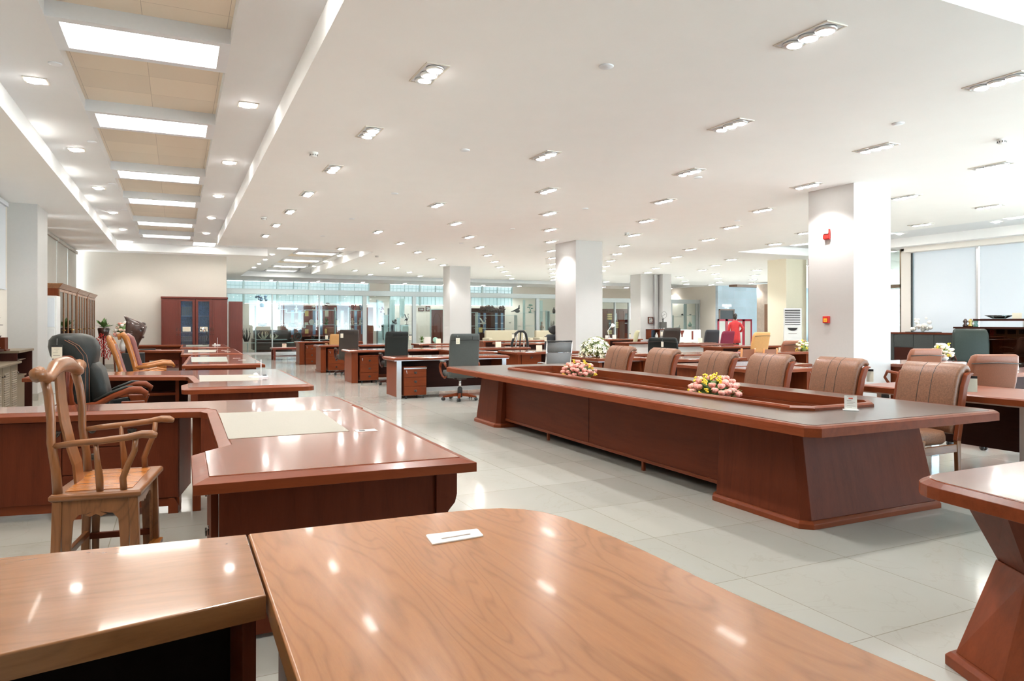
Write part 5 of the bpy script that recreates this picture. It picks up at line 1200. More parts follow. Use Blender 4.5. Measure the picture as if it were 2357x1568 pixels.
MB().box(-0.2, -0.2, 0, 0.2, 0.2, 0.75).build('stand', 'black', t, 0.005)
m = MB()
m.loft([[(x * k + dx, y * k, z) for x, y in rr(0.16, 0.10, 4, 0.9)] for k, dx, z in ((0.6, -0.05, 0.75), (0.8, -0.02, 0.95), (1.1, 0.03, 1.15), (1.2, 0.05, 1.28), (0.8, 0.0, 1.38), (0.35, -0.10, 1.45), (0.1, -0.16, 1.50))], True, True)
for k in range(22): m.ball((R.uniform(-0.1, 0.2), R.uniform(-0.12, 0.12), R.uniform(1.05, 1.36)), R.uniform(0.02, 0.055), 7, 5)
m.build('carving', 'root_brown', t)
t = thing('hanging_plant', 'wall planter with long strings of red beans by the tall bookcases', 'plant', (-1.72, 21.0, 0.95))
MB().lathe([(0.10, 0), (0.14, 0.25), (0.12, 0.28)], 14).build('pot', 'root_brown', t)
MB().box(-0.02, 0.0, -0.95, 0.02, 0.04, 0.0).box(-0.15, -0.12, -0.95, 0.15, 0.14, -0.92).build('stand', 'w_dark_z', t)
m = MB()
for k in range(26):
    a = R.uniform(0, 2 * PI); l = R.uniform(0.15, 0.33); e = R.uniform(-0.3, 1.3); d = Vector((math.cos(a) * math.cos(e), math.sin(a) * math.cos(e), math.sin(e)))
    c = Vector((0, 0, 0.28)); s = Vector((-math.sin(a), math.cos(a), 0)) * 0.05
    m.add([c, c + d * l * 0.6 + s, c + d * l, c + d * l * 0.6 - s], [(0, 1, 2, 3)], True)
m.build('leaves', 'green_leaf', t)
for k in range(7):
    x, y = -0.12 + 0.045 * k, -0.16 + R.uniform(-0.02, 0.02); m = MB(); top = R.uniform(0.02, 0.15)
    for q in range(18): m.ball((x + R.uniform(-0.018, 0.018), y + R.uniform(-0.018, 0.018), top - q * 0.033), (0.014, 0.014, 0.022), 6, 4)
    m.build('bean_string', 'red_bean', t)
# desk lamp on the far left desk
t = thing('desk_lamp', 'small dark jointed desk lamp in front of the right red bookcase', 'lamp', (0.70, 20.9, 0.752))
MB().lathe([(0.08, 0), (0.075, 0.015), (0.02, 0.03)], 16).build('base', 'black_plastic', t); MB().tube([(0, 0, 0.02), (0.06, 0, 0.22), (-0.03, 0, 0.46)], 0.008, 6).build('arm', 'black_plastic', t)
MB().lathe([(0.025, 0.05), (0.03, 0.02), (0.07, -0.05)], 14, mt=T(-0.07, 0, 0.43, ry=0.7)).build('lamp_shade', 'chrome', t)
pen_stand('pen stand on the farthest left desk', 0.95, 20.6, 0.752)
o = MB().box(-0.16, -0.11, 0, 0.16, 0.11, 0.02).build('folder', 'graphite', None, 0.003, loc=(-0.35, 18.6, 0.77)); o.location = (-0.6, 17.8, 0.752); tag(o, 'dark folder lying on the return of the fifth left desk', 'folder')
# ================================================================ DESKS FURTHER BACK (placed on the floor by their depth)
def back_desk(label, u0, u1, v, depth=0.8, mat='w_edge', drawers=False, white=False, group=None, th=0.05, w_=None, silver=False, solid=False):
    xa, ya = on(u0, v, 0.742); Y0_ = ya
    x0 = X_at(u0, Y0_); x1 = X_at(u1, Y0_) if w_ is None else x0 + w_
    t = thing('office_desk', label, 'desk', ((x0 + x1) / 2, Y0_ + depth / 2, 0), 0, group)
    a, b = (x1 - x0) / 2, depth / 2
    MB().slab([(-a, -b), (a, -b), (a, b), (-a, b)], 0.742 - th, 0.742, 0.02, 0.008).build('desktop', 'w_cherry_x' if not white else 'w_brown_x', t)
    if silver: MB().slab([(-a + 0.01, -b + 0.01), (a - 0.01, -b + 0.01), (a - 0.01, b - 0.01), (-a + 0.01, b - 0.01)], 0.742 - th - 0.014, 0.742 - th).build('silver_trim', 'alu', t)
    for s in (-1, 1): MB().box(s * (a - 0.09) - 0.03, -b + 0.06, 0, s * (a - 0.09) + 0.03, b - 0.05, 0.742 - th).build('end_panel', mat + '_z', t)
    yy = b - 0.2 if not solid else -b + 0.10
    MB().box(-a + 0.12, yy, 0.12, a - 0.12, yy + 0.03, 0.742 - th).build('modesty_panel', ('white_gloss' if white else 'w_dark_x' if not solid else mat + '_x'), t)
    if drawers:
        d = MB().box(-a + 0.14, -b + 0.09, 0.10, -a + 0.62, b - 0.1, 0.742 - th).build('drawer_block', mat + '_x', t)
        for z in (0.28, 0.46, 0.62):
            f = MB().box(-a + 0.145, -b + 0.075, z - 0.085, -a + 0.615, -b + 0.09, z + 0.08).build('drawer', mat + '_x', d); ring_pull(f, -a + 0.38, -b + 0.075, z, '-y', 0.9)
    return t, (x0, x1, Y0_)
G5 = 'office desks in the middle distance'
back_desk('cherry desk with drop-pull drawer in front of the chrome mesh chair', 1190, 1340, 811, 1.0, drawers=True, group=G5)
back_desk('long cherry desk just behind the grey leather chair', 1100, 1222, 801.5, 0.7, group=G5)
back_desk('low-edged desk under the twin black chairs at the shop front', 1158, 1300, 790.5, 0.8, group=G5)
back_desk('desk carrying the tent card before the brown arched door', 965, 1052, 792, 0.8, group=G5)
back_desk('narrow desk tip showing left of the grey leather chair', 1004, 1050, 797, 0.6, group=G5)
back_desk('orange-topped reception desk behind the slotted black chair', 1112, 1330, 785, 0.7, group=G5)
back_desk('desk with silver strip carrying the white lily bunch', 1377, 1490, 826, 1.1, silver=True, group=G5)
back_desk('wide low desk between the mesh chair and the lily bunch', 1336, 1500, 818, 0.6, group=G5)
back_desk('desk with table lamp and cards before the amber bookcase', 1400, 1480, 781, 0.9, group=G5)
back_desk('brown desk with white front panel behind the first conference chairs', 1443, 1560, 789, 0.8, white=True, solid=True, group=G5)
back_desk('dark-topped desk behind the brown padded office chair', 1560, 1650, 790, 0.7, group=G5)
back_desk('second white-fronted desk right of the black padded chair', 1535, 1700, 795, 0.8, white=True, solid=True, group=G5)
back_desk('dark cherry desk running behind the third conference chair', 1575, 1735, 816, 0.8, group=G5)
back_desk('grey-edged desk showing between the second and third conference chairs', 1535, 1720, 828, 0.8, group=G5)
back_desk('orange desk in front of the honey armchair at the middle right', 1640, 1870, 845, 0.9, group=G5, solid=True)
back_desk('red desk strip left of the thick white pillar', 1745, 1880, 852, 0.6, group=G5)
back_desk('dark desk behind the maroon mesh chair', 1660, 1800, 798, 0.8, group=G5)
back_desk('dark cherry desk below the maroon chair at the white air conditioner', 1760, 1870, 812, 0.8, group=G5)
back_desk('desk behind the twin brown executive chairs, left part', 2079, 2225, 838, 0.8, group=G5)
back_desk('broad red desk with papers at the right edge before the black cabinet', 2318, 2560, 860, 0.65, group=G5)
# ---- right table with silver legs
t = thing('silver_leg_table', 'long dark cherry table with silver legs behind the nearest conference chair', 'table', (6.66, 3.70, 0))
MB().slab([(-0.50, -1.6), (0.50, -1.6), (0.50, 1.28), (-0.50, 1.22)], 0.687, 0.745, 0.02, 0.01).build('tabletop', 'w_edge_y', t)
MB().slab([(-0.47, -1.57), (0.47, -1.57), (0.47, 1.2), (-0.47, 1.2)], 0.672, 0.687).build('silver_trim', 'alu', t)
for y in (-1.4, -0.32, 0.98):
    for x in (-0.44, 0.32): MB().box(x, y, 0, x + 0.12, y + 0.05, 0.672).build('leg', 'alu', t, 0.003)
MB().box(0.05, -1.3, 0.22, 0.08, 1.0, 0.672).build('modesty_panel', 'w_dark_y', t)
MB().box(-0.40, -0.27, 0.0, 0.0, -0.25, 0.672).build('end_panel', 'w_brown_z', t)
# ================================================================ CHAIRS FURTHER BACK
def place(u, Y): return (X_at(u, Y), Y, 0)
def small_chair(label, u, Y, top, half, mat, fr, rz=PI / 2, group='assorted office chairs in the background', arms=True, slot=False, roll=True):
    t = thing('office_chair', label, 'chair', place(u, Y), rz, group)
    L = []; b = MB()
    for x, z, h, k in [(-0.16, 0.48, 0.03, 0.9), (-0.20, 0.58, 0.045, 1.0), (-0.24, top - 0.3, 0.045, 1.03), (-0.28, top - 0.10, 0.055, 1.0), (-0.31, top - 0.02, 0.045, 0.93), (-0.32, top, 0.02, 0.8)]:
        L.append([(px + x, py * k, z) for px, py in rr(h, half, 4, 0.9)])
    b.loft(L, True, True).build('backrest', mat, t)
    if roll: MB().tube([(-0.335, -half, top - 0.1), (-0.35, 0, top - 0.09), (-0.335, half, top - 0.1)], 0.006, 6).build('seam', 'leather_dkbrown', t)
    pad(MB(), [(0.40, 0.02, 0.22, half * 0.95), (0.45, 0.02, 0.25, half), (0.50, 0.02, 0.2, half * 0.8)], 0.6, n=4).build('seat', mat, t)
    if arms:
        for s in (-1, 1): MB().tube([(-0.20, s * (half + 0.03), 0.56), (-0.10, s * (half + 0.04), 0.66), (0.12, s * (half + 0.04), 0.67), (0.2, s * (half + 0.03), 0.58), (0.1, s * half, 0.45)], 0.022, 6).build('armrest', fr, t)
    star_base(t, fr, 0.28, hz=0.42)
    return t
small_chair('brown padded executive chair before the orange wall cabinet on the right middle', 1533, 17.0, 1.21, 0.30, 'leather_dkbrown', 'black_plastic')
hang_tag('pale tag on the brown padded executive chair', (X_at(1523, 16.65), 16.65, 1.12), 0, 0.07, 0.14)
small_chair('black sloping chair back behind the second conference chair', 1530, 12.6, 1.04, 0.32, 'leather_black', 'black_plastic', PI / 2 - 0.8)
hang_tag('pale tag on the black sloping chair', (X_at(1530, 12.6) - 0.26, 12.6 - 0.255, 0.97), 0, 0.06, 0.13)
small_chair('olive fabric office chair left of the dark picture column', 1446, 19.5, 1.10, 0.27, 'fabric_olive', 'chrome', PI - 0.5, roll=False)
small_chair('honey-yellow leather armchair with rolled top beside the red-dressed person', 1731, 13.3, 1.13, 0.29, 'leather_gold', 'w_honey_x', PI / 2 + 0.1)
small_chair('maroon mesh chair just left of the honey armchair', 1661, 17.0, 1.10, 0.24, 'mesh_red', 'black_plastic', PI / 2, roll=False)
small_chair('blue-black mesh chair left of the maroon chair', 1629, 18.0, 1.13, 0.25, 'mesh_dark', 'black_plastic', PI / 2 - 0.2, roll=False)
small_chair('maroon mesh chair right of the honey armchair', 1764, 18.5, 1.12, 0.26, 'mesh_red', 'black_plastic', PI / 2 + 0.2, roll=False)
small_chair('low brown leather armchair before the white air conditioner', 1808, 11.9, 0.96, 0.34, 'leather_tan', 'w_edge_x', PI / 2 - 0.1)
small_chair('left brown executive chair seen from behind at the right table', 2098, 6.6, 1.01, 0.24, 'leather_tan', 'w_edge_x', PI / 2 - 0.35)
small_chair('right brown executive chair seen from behind at the right table', 2246, 4.85, 1.03, 0.26, 'leather_tan', 'w_edge_x', PI / 2 - 0.45)
small_chair('brown executive chair cut by the right edge of the picture', 2428, 4.0, 1.03, 0.26, 'leather_tan', 'w_edge_x', PI / 2 - 0.3)
small_chair('dark green leather executive chair with puckered back before the black cabinet', 2241, 9.2, 1.23, 0.33, 'leather_green', 'w_dark_x', -PI / 2 - 0.8, roll=False)
t = thing('office_chair', 'slotted black plastic chair at the shop front', 'chair', place(1188, 17.8), PI / 2, 'assorted office chairs in the background')
MB().tube([(-0.20, -0.26, 0.50), (-0.24, -0.24, 0.80), (-0.28, -0.16, 1.05), (-0.30, -0.08, 1.12), (-0.30, 0.08, 1.12), (-0.28, 0.16, 1.05), (-0.24, 0.24, 0.80), (-0.20, 0.26, 0.50)], 0.038, 8).build('back_hoop', 'black_plastic', t)
for y in (-0.10, 0.0, 0.10): MB().tube([(-0.20, y * 1.5, 0.50), (-0.25, y * 1.2, 0.80), (-0.295, y, 1.10)], 0.022, 6).build('back_slat', 'chrome' if y else 'black_plastic', t)
pad(MB(), [(0.42, 0.02, 0.22, 0.22), (0.46, 0.02, 0.24, 0.24), (0.49, 0.02, 0.2, 0.2)], 0.6, n=4).build('seat', 'black_plastic', t)
star_base(t, 'chrome', 0.28, hz=0.42)
small_chair('black mesh chair with round headrest at the shop front', 1261, 16.8, 1.05, 0.22, 'mesh_dark', 'black_plastic', PI / 2, roll=False)
o = MB().ball((0, 0, 0), (0.16, 0.05, 0.12), 12, 8).build('headrest', 'black_plastic'); cobj = [q for q in bpy.data.objects if q.get('label', '').startswith('black mesh chair with round')][0]; o.parent = cobj; o.rotation_euler.z = -PI / 2; o.location = (-0.33, 0, 1.17)
for lab, u, Y, z in (('tag on the slotted black plastic chair', 1181, 17.455, 1.06), ('tag on the black mesh chair with headrest', 1256, 16.455, 1.0), ('tag on the olive fabric office chair', 1450, 19.34, 1.0)):
    hang_tag(lab, (X_at(u, Y), Y, z), 0, 0.07, 0.13)
for k, (u, Y) in enumerate(((1728 - 24, 10.7), (1728 + 26, 10.5))):
    t = thing('wooden_chair', 'small orange wooden chair %s before the honey armchair' % ('left one' if k == 0 else 'right one'), 'chair', place(u, Y), PI / 2, 'pair of small orange wooden chairs')
    for y in (-0.17, 0.17): MB().tube([(-0.18, y, 0), (-0.18, y, 0.45), (-0.22, y, 0.86)], 0.022, 6).build('back_post', 'w_honey_z', t); MB().tube([(0.18, y, 0), (0.18, y, 0.45)], 0.02, 6).build('leg', 'w_honey_z', t)
    MB().prof([(-0.18, 0.62), (-0.20, 0.84), (-0.225, 0.84), (-0.205, 0.62)], -0.17, 0.17).build('backrest', 'leather_tan', t); MB().box(-0.2, -0.19, 0.43, 0.2, 0.19, 0.47).build('seat', 'w_honey_x', t)
# cards on desks in the distance
def cards(lst):
    for lab, u, v, w_, mat in lst:
        y = on(u, v, 0.742)[1] + 0.28; x = X_at(u, y); k = math.hypot(x, y)
        o = card_stand(lab, (x, y, 0.743), -0.3, w_ * k / FPX, w_ * k / FPX * 1.0, mat, lines=False, base=False)
cards([('cream card in front of the chrome mesh chair at left', 1241, 811, 14, 'paper'), ('cream card on the desk right of the grey leather chair', 1147, 801.5, 13, 'paper'),
       ('cream card on the desk before the arched brown door', 1009, 792, 11, 'paper'), ('big white tent card beside the potted plant at the shop front', 984, 792, 15, 'paper_white'),
       ('cream card at the desk before the maroon chairs', 1612, 790, 10, 'paper'), ('cream card standing before the amber bookcase', 1414, 781, 9, 'paper_white'), ('cream card left of the amber bookcase desk lamp', 1397, 781, 8, 'paper_white'),
       ('pale card on the red desk at the far right', 2335, 860, 18, 'paper_white')])
bouquet('large round bunch of white lilies on a desk beside the farthest conference chair', (X_at(1372, 11.0), 11.0, 0.742), 0.31, 0.30, 0.33, 130, ['cream_petal', 'cream_petal', 'paper_white', 'green_light'], 90, 0.052, name='lily_arrangement', lily=True, seed=11)
bouquet('cream and pink bouquet between the two brown executive chairs', (X_at(2170, 7.45), 7.45, 0.80), 0.16, 0.14, 0.20, 34, ['cream_petal', 'peach_petal', 'cream_petal', 'yellow_petal', 'green_light'], 60, 0.04, name='flower_bouquet', seed=13)
bouquet('dry cream and yellow flowers beside the thick white pillar', (X_at(1848, 11.3), 11.3, 0.72), 0.12, 0.14, 0.24, 22, ['peach_petal', 'yellow_petal', 'cream_petal', 'green_light'], 50, 0.04, name='flower_bouquet', seed=15)
o = MB().lathe([(0.10, 0.0), (0.15, 0.15), (0.13, 0.40), (0.06, 0.62), (0.08, 0.74)], 16).build('vase', 'root_brown', None, loc=(X_at(1848, 11.3), 11.3, 0.0)); tag(o, 'brown floor vase with dry flowers beside the thick white pillar', 'vase')
o = MB().lathe([(0.06, 0.0), (0.09, 0.03), (0.07, 0.10)], 16).build('vase', 'porcelain', None, loc=(X_at(2170, 7.45), 7.45, 0.742)); tag(o, 'small pale bowl under the bouquet between the brown executive chairs', 'vase')
xg, yg = 10.55, 9.6
o = MB().box(-0.22, -0.2, 0, 0.22, 0.2, 0.42).box(-0.24, -0.22, 0.38, 0.24, 0.22, 0.42).build('gold_stool', 'brass', None, 0.01, loc=(X_at(1842, yg), yg, 0)); tag(o, 'gold box-shaped stool at the foot of the thick white pillar', 'stool')
# table lamp near the lilies
t = thing('desk_lamp', 'white jointed desk lamp left of the amber bookcase', 'lamp', (X_at(1404, on(1404, 781, 0.742)[1] + 0.4), on(1404, 781, 0.742)[1] + 0.4, 0.742))
MB().lathe([(0.09, 0), (0.08, 0.02), (0.02, 0.03)], 14).build('base', 'white_gloss', t); MB().tube([(0, 0, 0.02), (-0.10, 0, 0.30), (0.08, 0, 0.52)], 0.012, 6).build('arm', 'white_gloss', t); MB().lathe([(0.03, 0.06), (0.07, 0.0), (0.09, -0.06)], 14, mt=T(0.12, 0, 0.52, ry=-0.5)).build('lamp_shade', 'white_gloss', t)
# ================================================================ GLASS SHOP FRONT
YG = 32.5
def beam(lab, x0, x1, z0, z1):
    t = thing('shop_front', lab, 'glass partition', ((x0 + x1) / 2, YG, 0)); q = (x0 + x1) / 2
    MB().box(x0 - q, -0.10, z0, x1 - q, 0.10, z1).box(x0 - q, -0.13, z1 - 0.03, x1 - q, 0.13, z1).box(x0 - q, -0.13, z0, x1 - q, 0.13, z0 + 0.03).build('header_beam', 'beam_alu', t)
    MB().box(x0 - q, -0.05, 0, x1 - q, 0.05, 0.06).build('bottom_rail', 'alu', t)
    return t, q
t, q = beam('long glass shop front with silver header beam across the back of the hall', 1.42, 18.1, 2.60, 2.83)
us = [523, 626.6, 734.8, 839, 953, 1040, 1083, 1237, 1281.6, 1330]
xs_ = [X_at(u, YG) for u in us]
for a, b in zip(xs_[:-1], xs_[1:]): MB().box(a - q + 0.01, -0.006, 0.06, b - q - 0.01, 0.006, 2.60).build('pane', 'glass', t)
for k, x in enumerate(xs_): 
    wd = 0.09 if us[k] in (839, 953, 1237) else 0.025
    MB().box(x - q - wd, -0.05, 0.06, x - q + wd, 0.05, 2.60).build('mullion', 'beam_alu', t)
t, q = beam('right glass shop front beside the blue marble wall', X_at(1383, YG), 27.5, 2.45, 2.68)
us = [1383, 1415, 1447, 1545, 1603, 1641]
xs_ = [min(27.5, X_at(u, YG)) for u in us]
for a, b in zip(xs_[:-1], xs_[1:]): MB().box(a - q + 0.01, -0.006, 0.06, b - q - 0.01, 0.006, 2.45).build('pane', 'glass', t)
for x in xs_: MB().box(x - q - 0.04, -0.05, 0.06, x - q + 0.04, 0.05, 2.45).build('mullion', 'beam_alu', t)
# display shelves behind the glass
YS = YG + 0.45
def shelf_unit(label, segs, posts, boards=()):
    X0s = X_at(segs[0][0], YS)
    t = thing('display_shelf', label, 'display shelf', (X0s, YS, 0))
    for u0, u1, v in segs:
        z = Z_at((u0 + u1) / 2, v, YS); MB().box(X_at(u0, YS) - X0s, -0.16, z - 0.02, X_at(u1, YS) - X0s, 0.16, z).build('shelf', 'steel_shelf', t)
    for u, v0, v1 in posts:
        MB().box(X_at(u, YS) - X0s - 0.015, -0.16, max(0, Z_at(u, v1, YS)), X_at(u, YS) - X0s + 0.015, 0.16, Z_at(u, v0, YS)).build('upright', 'steel_shelf', t)
    for u0, u1, v0, v1 in boards:
        MB().box(X_at(u0, YS) - X0s, 0.0, max(0, Z_at(u0, v1, YS)), X_at(u1, YS) - X0s, 0.03, Z_at(u0, v0, YS)).build('board', 'steel_shelf', t)
    return t
shelf_unit('stepped glass and steel display shelves in the left shop window',
    [(556, 588, 789), (588, 660, 781), (660, 690, 788), (645, 659, 712), (659, 702, 719.5), (702, 771, 713.5), (645, 659, 747), (659, 702, 754), (702, 771, 747.5), (803, 838, 714), (803, 838, 748), (590, 618, 747), (702, 771, 781)],
    [(588, 704, 815), (771, 708, 790), (803, 708, 790), (659, 712, 719.5), (702, 713.5, 719.5), (659, 747, 754), (702, 747.5, 754), (837, 690, 800), (570, 789, 815)])
shelf_unit('tall pale-blue board shelving behind the second shop window',
    [(870, 880, 720), (876, 894, 725), (870, 882, 748), (882, 894, 753), (898, 914, 747), (914, 932, 732), (922, 942, 748), (870, 882, 777), (882, 894, 781)],
    [(895, 710, 900), (882, 725, 781), (922, 748, 764), (869, 690, 900)],
    [(870, 881, 693, 790), (883, 893, 726, 790), (897, 909, 690, 790), (920, 931, 688, 731), (914, 921, 732, 763), (924, 940, 749, 790), (898, 913, 748, 790)])
shelf_unit('glass display shelves in the right half of the shop front beside the second pillar',
    [(1083, 1097, 719), (1093, 1187, 725.5), (1083, 1097, 750), (1093, 1170, 756), (1187, 1228, 720), (1195, 1230, 750), (1231, 1262, 716), (1262, 1281, 722), (1262, 1281, 752)],
    [(1187, 725, 900), (1262, 716, 900), (1097, 719, 900)],
    [(1204, 1209, 690, 775), (1231, 1236, 716, 775), (1256, 1261, 715, 770), (1243, 1249, 692, 770)])
shelf_unit('open shelves with antiques in the right-hand shop window',
    [(1545, 1565, 729), (1565, 1600, 726), (1545, 1580, 758), (1580, 1604, 752), (1604, 1620, 721), (1620, 1640, 757)],
    [(1604, 721, 900), (1620, 721, 775), (1597, 726, 760), (1546, 726, 900)],
    [(1574, 1581, 700, 758), (1604, 1608, 700, 720), (1613, 1619, 722, 770)])
# ---- ornaments: each kind is a small modelled figure, standing on its shelf
def orn(kind, label, u, v, hpx, mat, Y=YS, sx=1.0, rz=0.0):
    x = X_at(u, Y); z = Z_at(u, v, Y); h = hpx / FPX * (x * SA + Y * CA)
    m = MB(); R = random.Random(int(u * 7 + v))
    if kind == 'vase': m.lathe([(0.10, 0), (0.20, 0.06), (0.28, 0.35), (0.22, 0.65), (0.09, 0.82), (0.13, 1.0)], 14)
    elif kind == 'plate': m.lathe([(0.48, 0), (0.5, 0.03), (0.44, 0.06), (0.05, 0.04)], 22, mt=T(0, 0, 0.52, rx=PI / 2 - 0.15)); m.box(-0.25, -0.1, 0, 0.25, 0.1, 0.05)
    elif kind == 'wheel':
        m.loft([[(math.cos(a) * (0.38 + 0.12 * math.cos(b)), 0.12 * math.sin(b), 0.52 + math.sin(a) * (0.38 + 0.12 * math.cos(b))) for b in [2 * PI * j / 8 for j in range(8)]] for a in [2 * PI * i / 20 for i in range(20)]], False, True, True); m.lathe([(0.22, -0.03), (0.22, 0.03)], 14, mt=T(0, 0, 0.52, rx=PI / 2)); m.box(-0.3, -0.12, 0, 0.3, 0.12, 0.08)
    elif kind == 'horse':
        m.loft([[(x_, y, z_) for x_, y, z_ in [(cx, r * math.cos(a), cz + r * 1.2 * math.sin(a)) for a in [2 * PI * j / 8 for j in range(8)]]] for cx, cz, r in ((-0.30, 0.55, 0.06), (-0.22, 0.55, 0.13), (0.0, 0.52, 0.11), (0.18, 0.56, 0.12), (0.26, 0.66, 0.08), (0.33, 0.82, 0.06), (0.42, 0.86, 0.05), (0.50, 0.78, 0.03))], True, True)
        for a, b in ((-0.22, -0.05), (-0.20, 0.05), (0.16, -0.05), (0.2, 0.05)): m.tube([(a, b, 0.5), (a + 0.03, b, 0.28), (a, b, 0.05)], [0.05, 0.03, 0.025], 6)
        m.tube([(-0.30, 0, 0.6), (-0.42, 0, 0.5), (-0.45, 0, 0.3)], [0.03, 0.03, 0.01], 6); m.box(-0.35, -0.15, 0, 0.35, 0.15, 0.05)
    elif kind == 'bonsai':
        m.lathe([(0.14, 0), (0.2, 0.12)], 10); m.tube([(0, 0, 0.1), (0.08, 0, 0.3), (-0.06, 0, 0.5), (0.08, 0, 0.72)], [0.06, 0.05, 0.04, 0.03], 6)
        for c, r in (((0.08, 0, 0.88), (0.28, 0.2, 0.09)), ((-0.18, 0, 0.62), (0.2, 0.14, 0.07)), ((0.26, 0, 0.5), (0.16, 0.12, 0.06))): m.ball(c, r, 10, 5)
    elif kind == 'plant':
        m.lathe([(0.16, 0), (0.22, 0.25)], 10)
        for k in range(26):
            a = R.uniform(0, 6.28); e = R.uniform(0.2, 1.5); d = Vector((math.cos(a) * math.cos(e), math.sin(a) * math.cos(e), math.sin(e))); c = Vector((0, 0, 0.25)); s = Vector((-math.sin(a), math.cos(a), 0)) * 0.07; l = R.uniform(0.4, 0.75)
            m.add([c, c + d * l * 0.6 + s, c + d * l, c + d * l * 0.6 - s], [(0, 1, 2, 3)], True)
    elif kind == 'crane':
        m.box(-0.2, -0.12, 0, 0.2, 0.12, 0.04)
        for y in (-0.03, 0.03): m.tube([(0.0, y, 0.04), (0.02, y, 0.35)], 0.014, 5)
        m.ball((0, 0, 0.45), (0.20, 0.09, 0.11), 10, 6); m.tube([(0.15, 0, 0.48), (0.24, 0, 0.66), (0.16, 0, 0.82), (0.20, 0, 0.93), (0.36, 0, 0.90)], [0.05, 0.03, 0.025, 0.035, 0.008], 6)
        m.add([(-0.05, 0.05, 0.5), (-0.35, 0.1, 0.95), (-0.15, 0.1, 0.9), (0.08, 0.05, 0.55)], [(0, 1, 2, 3)], True); m.tube([(-0.18, 0, 0.45), (-0.35, 0, 0.36)], [0.06, 0.01], 5)
    elif kind == 'figure':
        m.lathe([(0.20, 0), (0.17, 0.25), (0.12, 0.45), (0.17, 0.62), (0.08, 0.72), (0.06, 0.76)], 12); m.ball((0, 0, 0.87), 0.12, 10, 6); m.tube([(0.14, 0, 0.62), (0.24, -0.1, 0.48), (0.12, -0.16, 0.45)], 0.045, 6); m.tube([(-0.14, 0, 0.62), (-0.24, -0.1, 0.48), (-0.1, -0.16, 0.4)], 0.045, 6)
    elif kind == 'ship':
        m.loft([[(-0.55, y, 0.15) for y in (-0.02, 0.02)] + [(-0.55, y, 0.5) for y in (0.06, -0.06)], [(0.0, y, 0.0) for y in (-0.1, 0.1)] + [(0.0, y, 0.45) for y in (0.16, -0.16)], [(0.55, y, 0.12) for y in (-0.02, 0.02)] + [(0.6, y, 0.52) for y in (0.04, -0.04)]])
        for x_ in (-0.3, 0.1, 0.4): m.tube([(x_, 0, 0.4), (x_, 0, 1.0)], 0.015, 5)
    elif kind == 'rock':
        for k in range(12): m.ball((R.uniform(-0.3, 0.3), R.uniform(-0.12, 0.12), R.uniform(0.2, 0.75)), R.uniform(0.12, 0.24), 8, 5)
        m.box(-0.35, -0.15, 0, 0.35, 0.15, 0.12)
    elif kind == 'root':
        for k in range(9):
            a = R.uniform(-0.45, 0.45); m.tube([(a * 0.4, 0, 0.05), (a, R.uniform(-0.1, 0.1), 0.35), (a * 1.2 + R.uniform(-0.1, 0.1), 0, 0.6), (a * 0.9, 0, R.uniform(0.7, 1.0))], [0.07, 0.06, 0.045, 0.02], 6)
    elif kind == 'dino':
        m.tube([(-0.8, 0, 0.12), (-0.4, 0, 0.22), (0.0, 0, 0.35), (0.25, 0, 0.5), (0.30, 0, 0.95)], [0.03, 0.08, 0.16, 0.12, 0.04], 8); m.ball((0.05, 0, 0.2), (0.35, 0.15, 0.2), 10, 6)
    elif kind == 'globe': m.lathe([(0.2, 0), (0.22, 0.05), (0.05, 0.1), (0.04, 0.2)], 12); m.ball((0, 0, 0.6), 0.4, 14, 9)
    elif kind == 'flower':
        m.lathe([(0.12, 0), (0.16, 0.2), (0.08, 0.35)], 10)
        for k in range(16): m.ball((R.uniform(-0.4, 0.4), R.uniform(-0.2, 0.2), R.uniform(0.45, 1.0)), R.uniform(0.07, 0.13), 7, 5)
    elif kind == 'bowl': m.lathe([(0.2, 0), (0.3, 0.3), (0.55, 0.9), (0.5, 0.9), (0.1, 0.2)], 16)
    elif kind == 'gourd': m.lathe([(0.2, 0), (0.32, 0.2), (0.3, 0.4), (0.14, 0.55), (0.10, 0.7), (0.03, 0.85), (0.015, 1.0)], 14)
    elif kind == 'tripod':
        m.box(-0.28, -0.15, 0.12, 0.28, 0.15, 0.62); 
        for x_ in (-0.24, 0, 0.24): m.tube([(x_, 0, 0.12), (x_ * 1.25, 0, 0.0)], 0.03, 5)
        m.tube([(0, 0, 0.6), (0, 0, 0.8)], 0.06, 6); m.ball((0, 0, 0.86), 0.09, 8, 5)
        m.loft([[(0.12 + math.cos(a) * (0.28 + 0.012 * math.cos(b)), 0.012 * math.sin(b), 1.22 + math.sin(a) * (0.28 + 0.012 * math.cos(b))) for b in [2 * PI * j / 5 for j in range(5)]] for a in [2 * PI * i / 20 for i in range(20)]], False, True, True); m.tube([(-0.1, 0, 1.1), (0.25, 0, 1.3)], 0.015, 5)
    m.v = [(a * h * sx, b * h, c * h) for a, b, c in m.v]
    nm = {'orn': 'ornament'}.get(kind, {'plate': 'display_plate', 'wheel': 'stone_wheel', 'horse': 'horse_figurine', 'plant': 'potted_plant', 'crane': 'bird_figurine', 'figure': 'doll_figurine', 'ship': 'ship_model', 'rock': 'rock_ornament', 'root': 'root_carving', 'dino': 'long_tailed_ornament', 'globe': 'globe', 'flower': 'flower_pot', 'bowl': 'bowl', 'gourd': 'gourd_ornament', 'tripod': 'clock_ornament', 'bonsai': 'bonsai', 'vase': 'vase'}[kind])
    o = m.build(nm, mat, None, loc=(x, Y, z), rz=rz); tag(o, label, {'figure': 'figurine', 'horse': 'figurine', 'crane': 'figurine', 'bonsai': 'plant', 'plant': 'plant', 'flower': 'flowers'}.get(kind, 'ornament'), 'ornaments in the shop windows'); return o
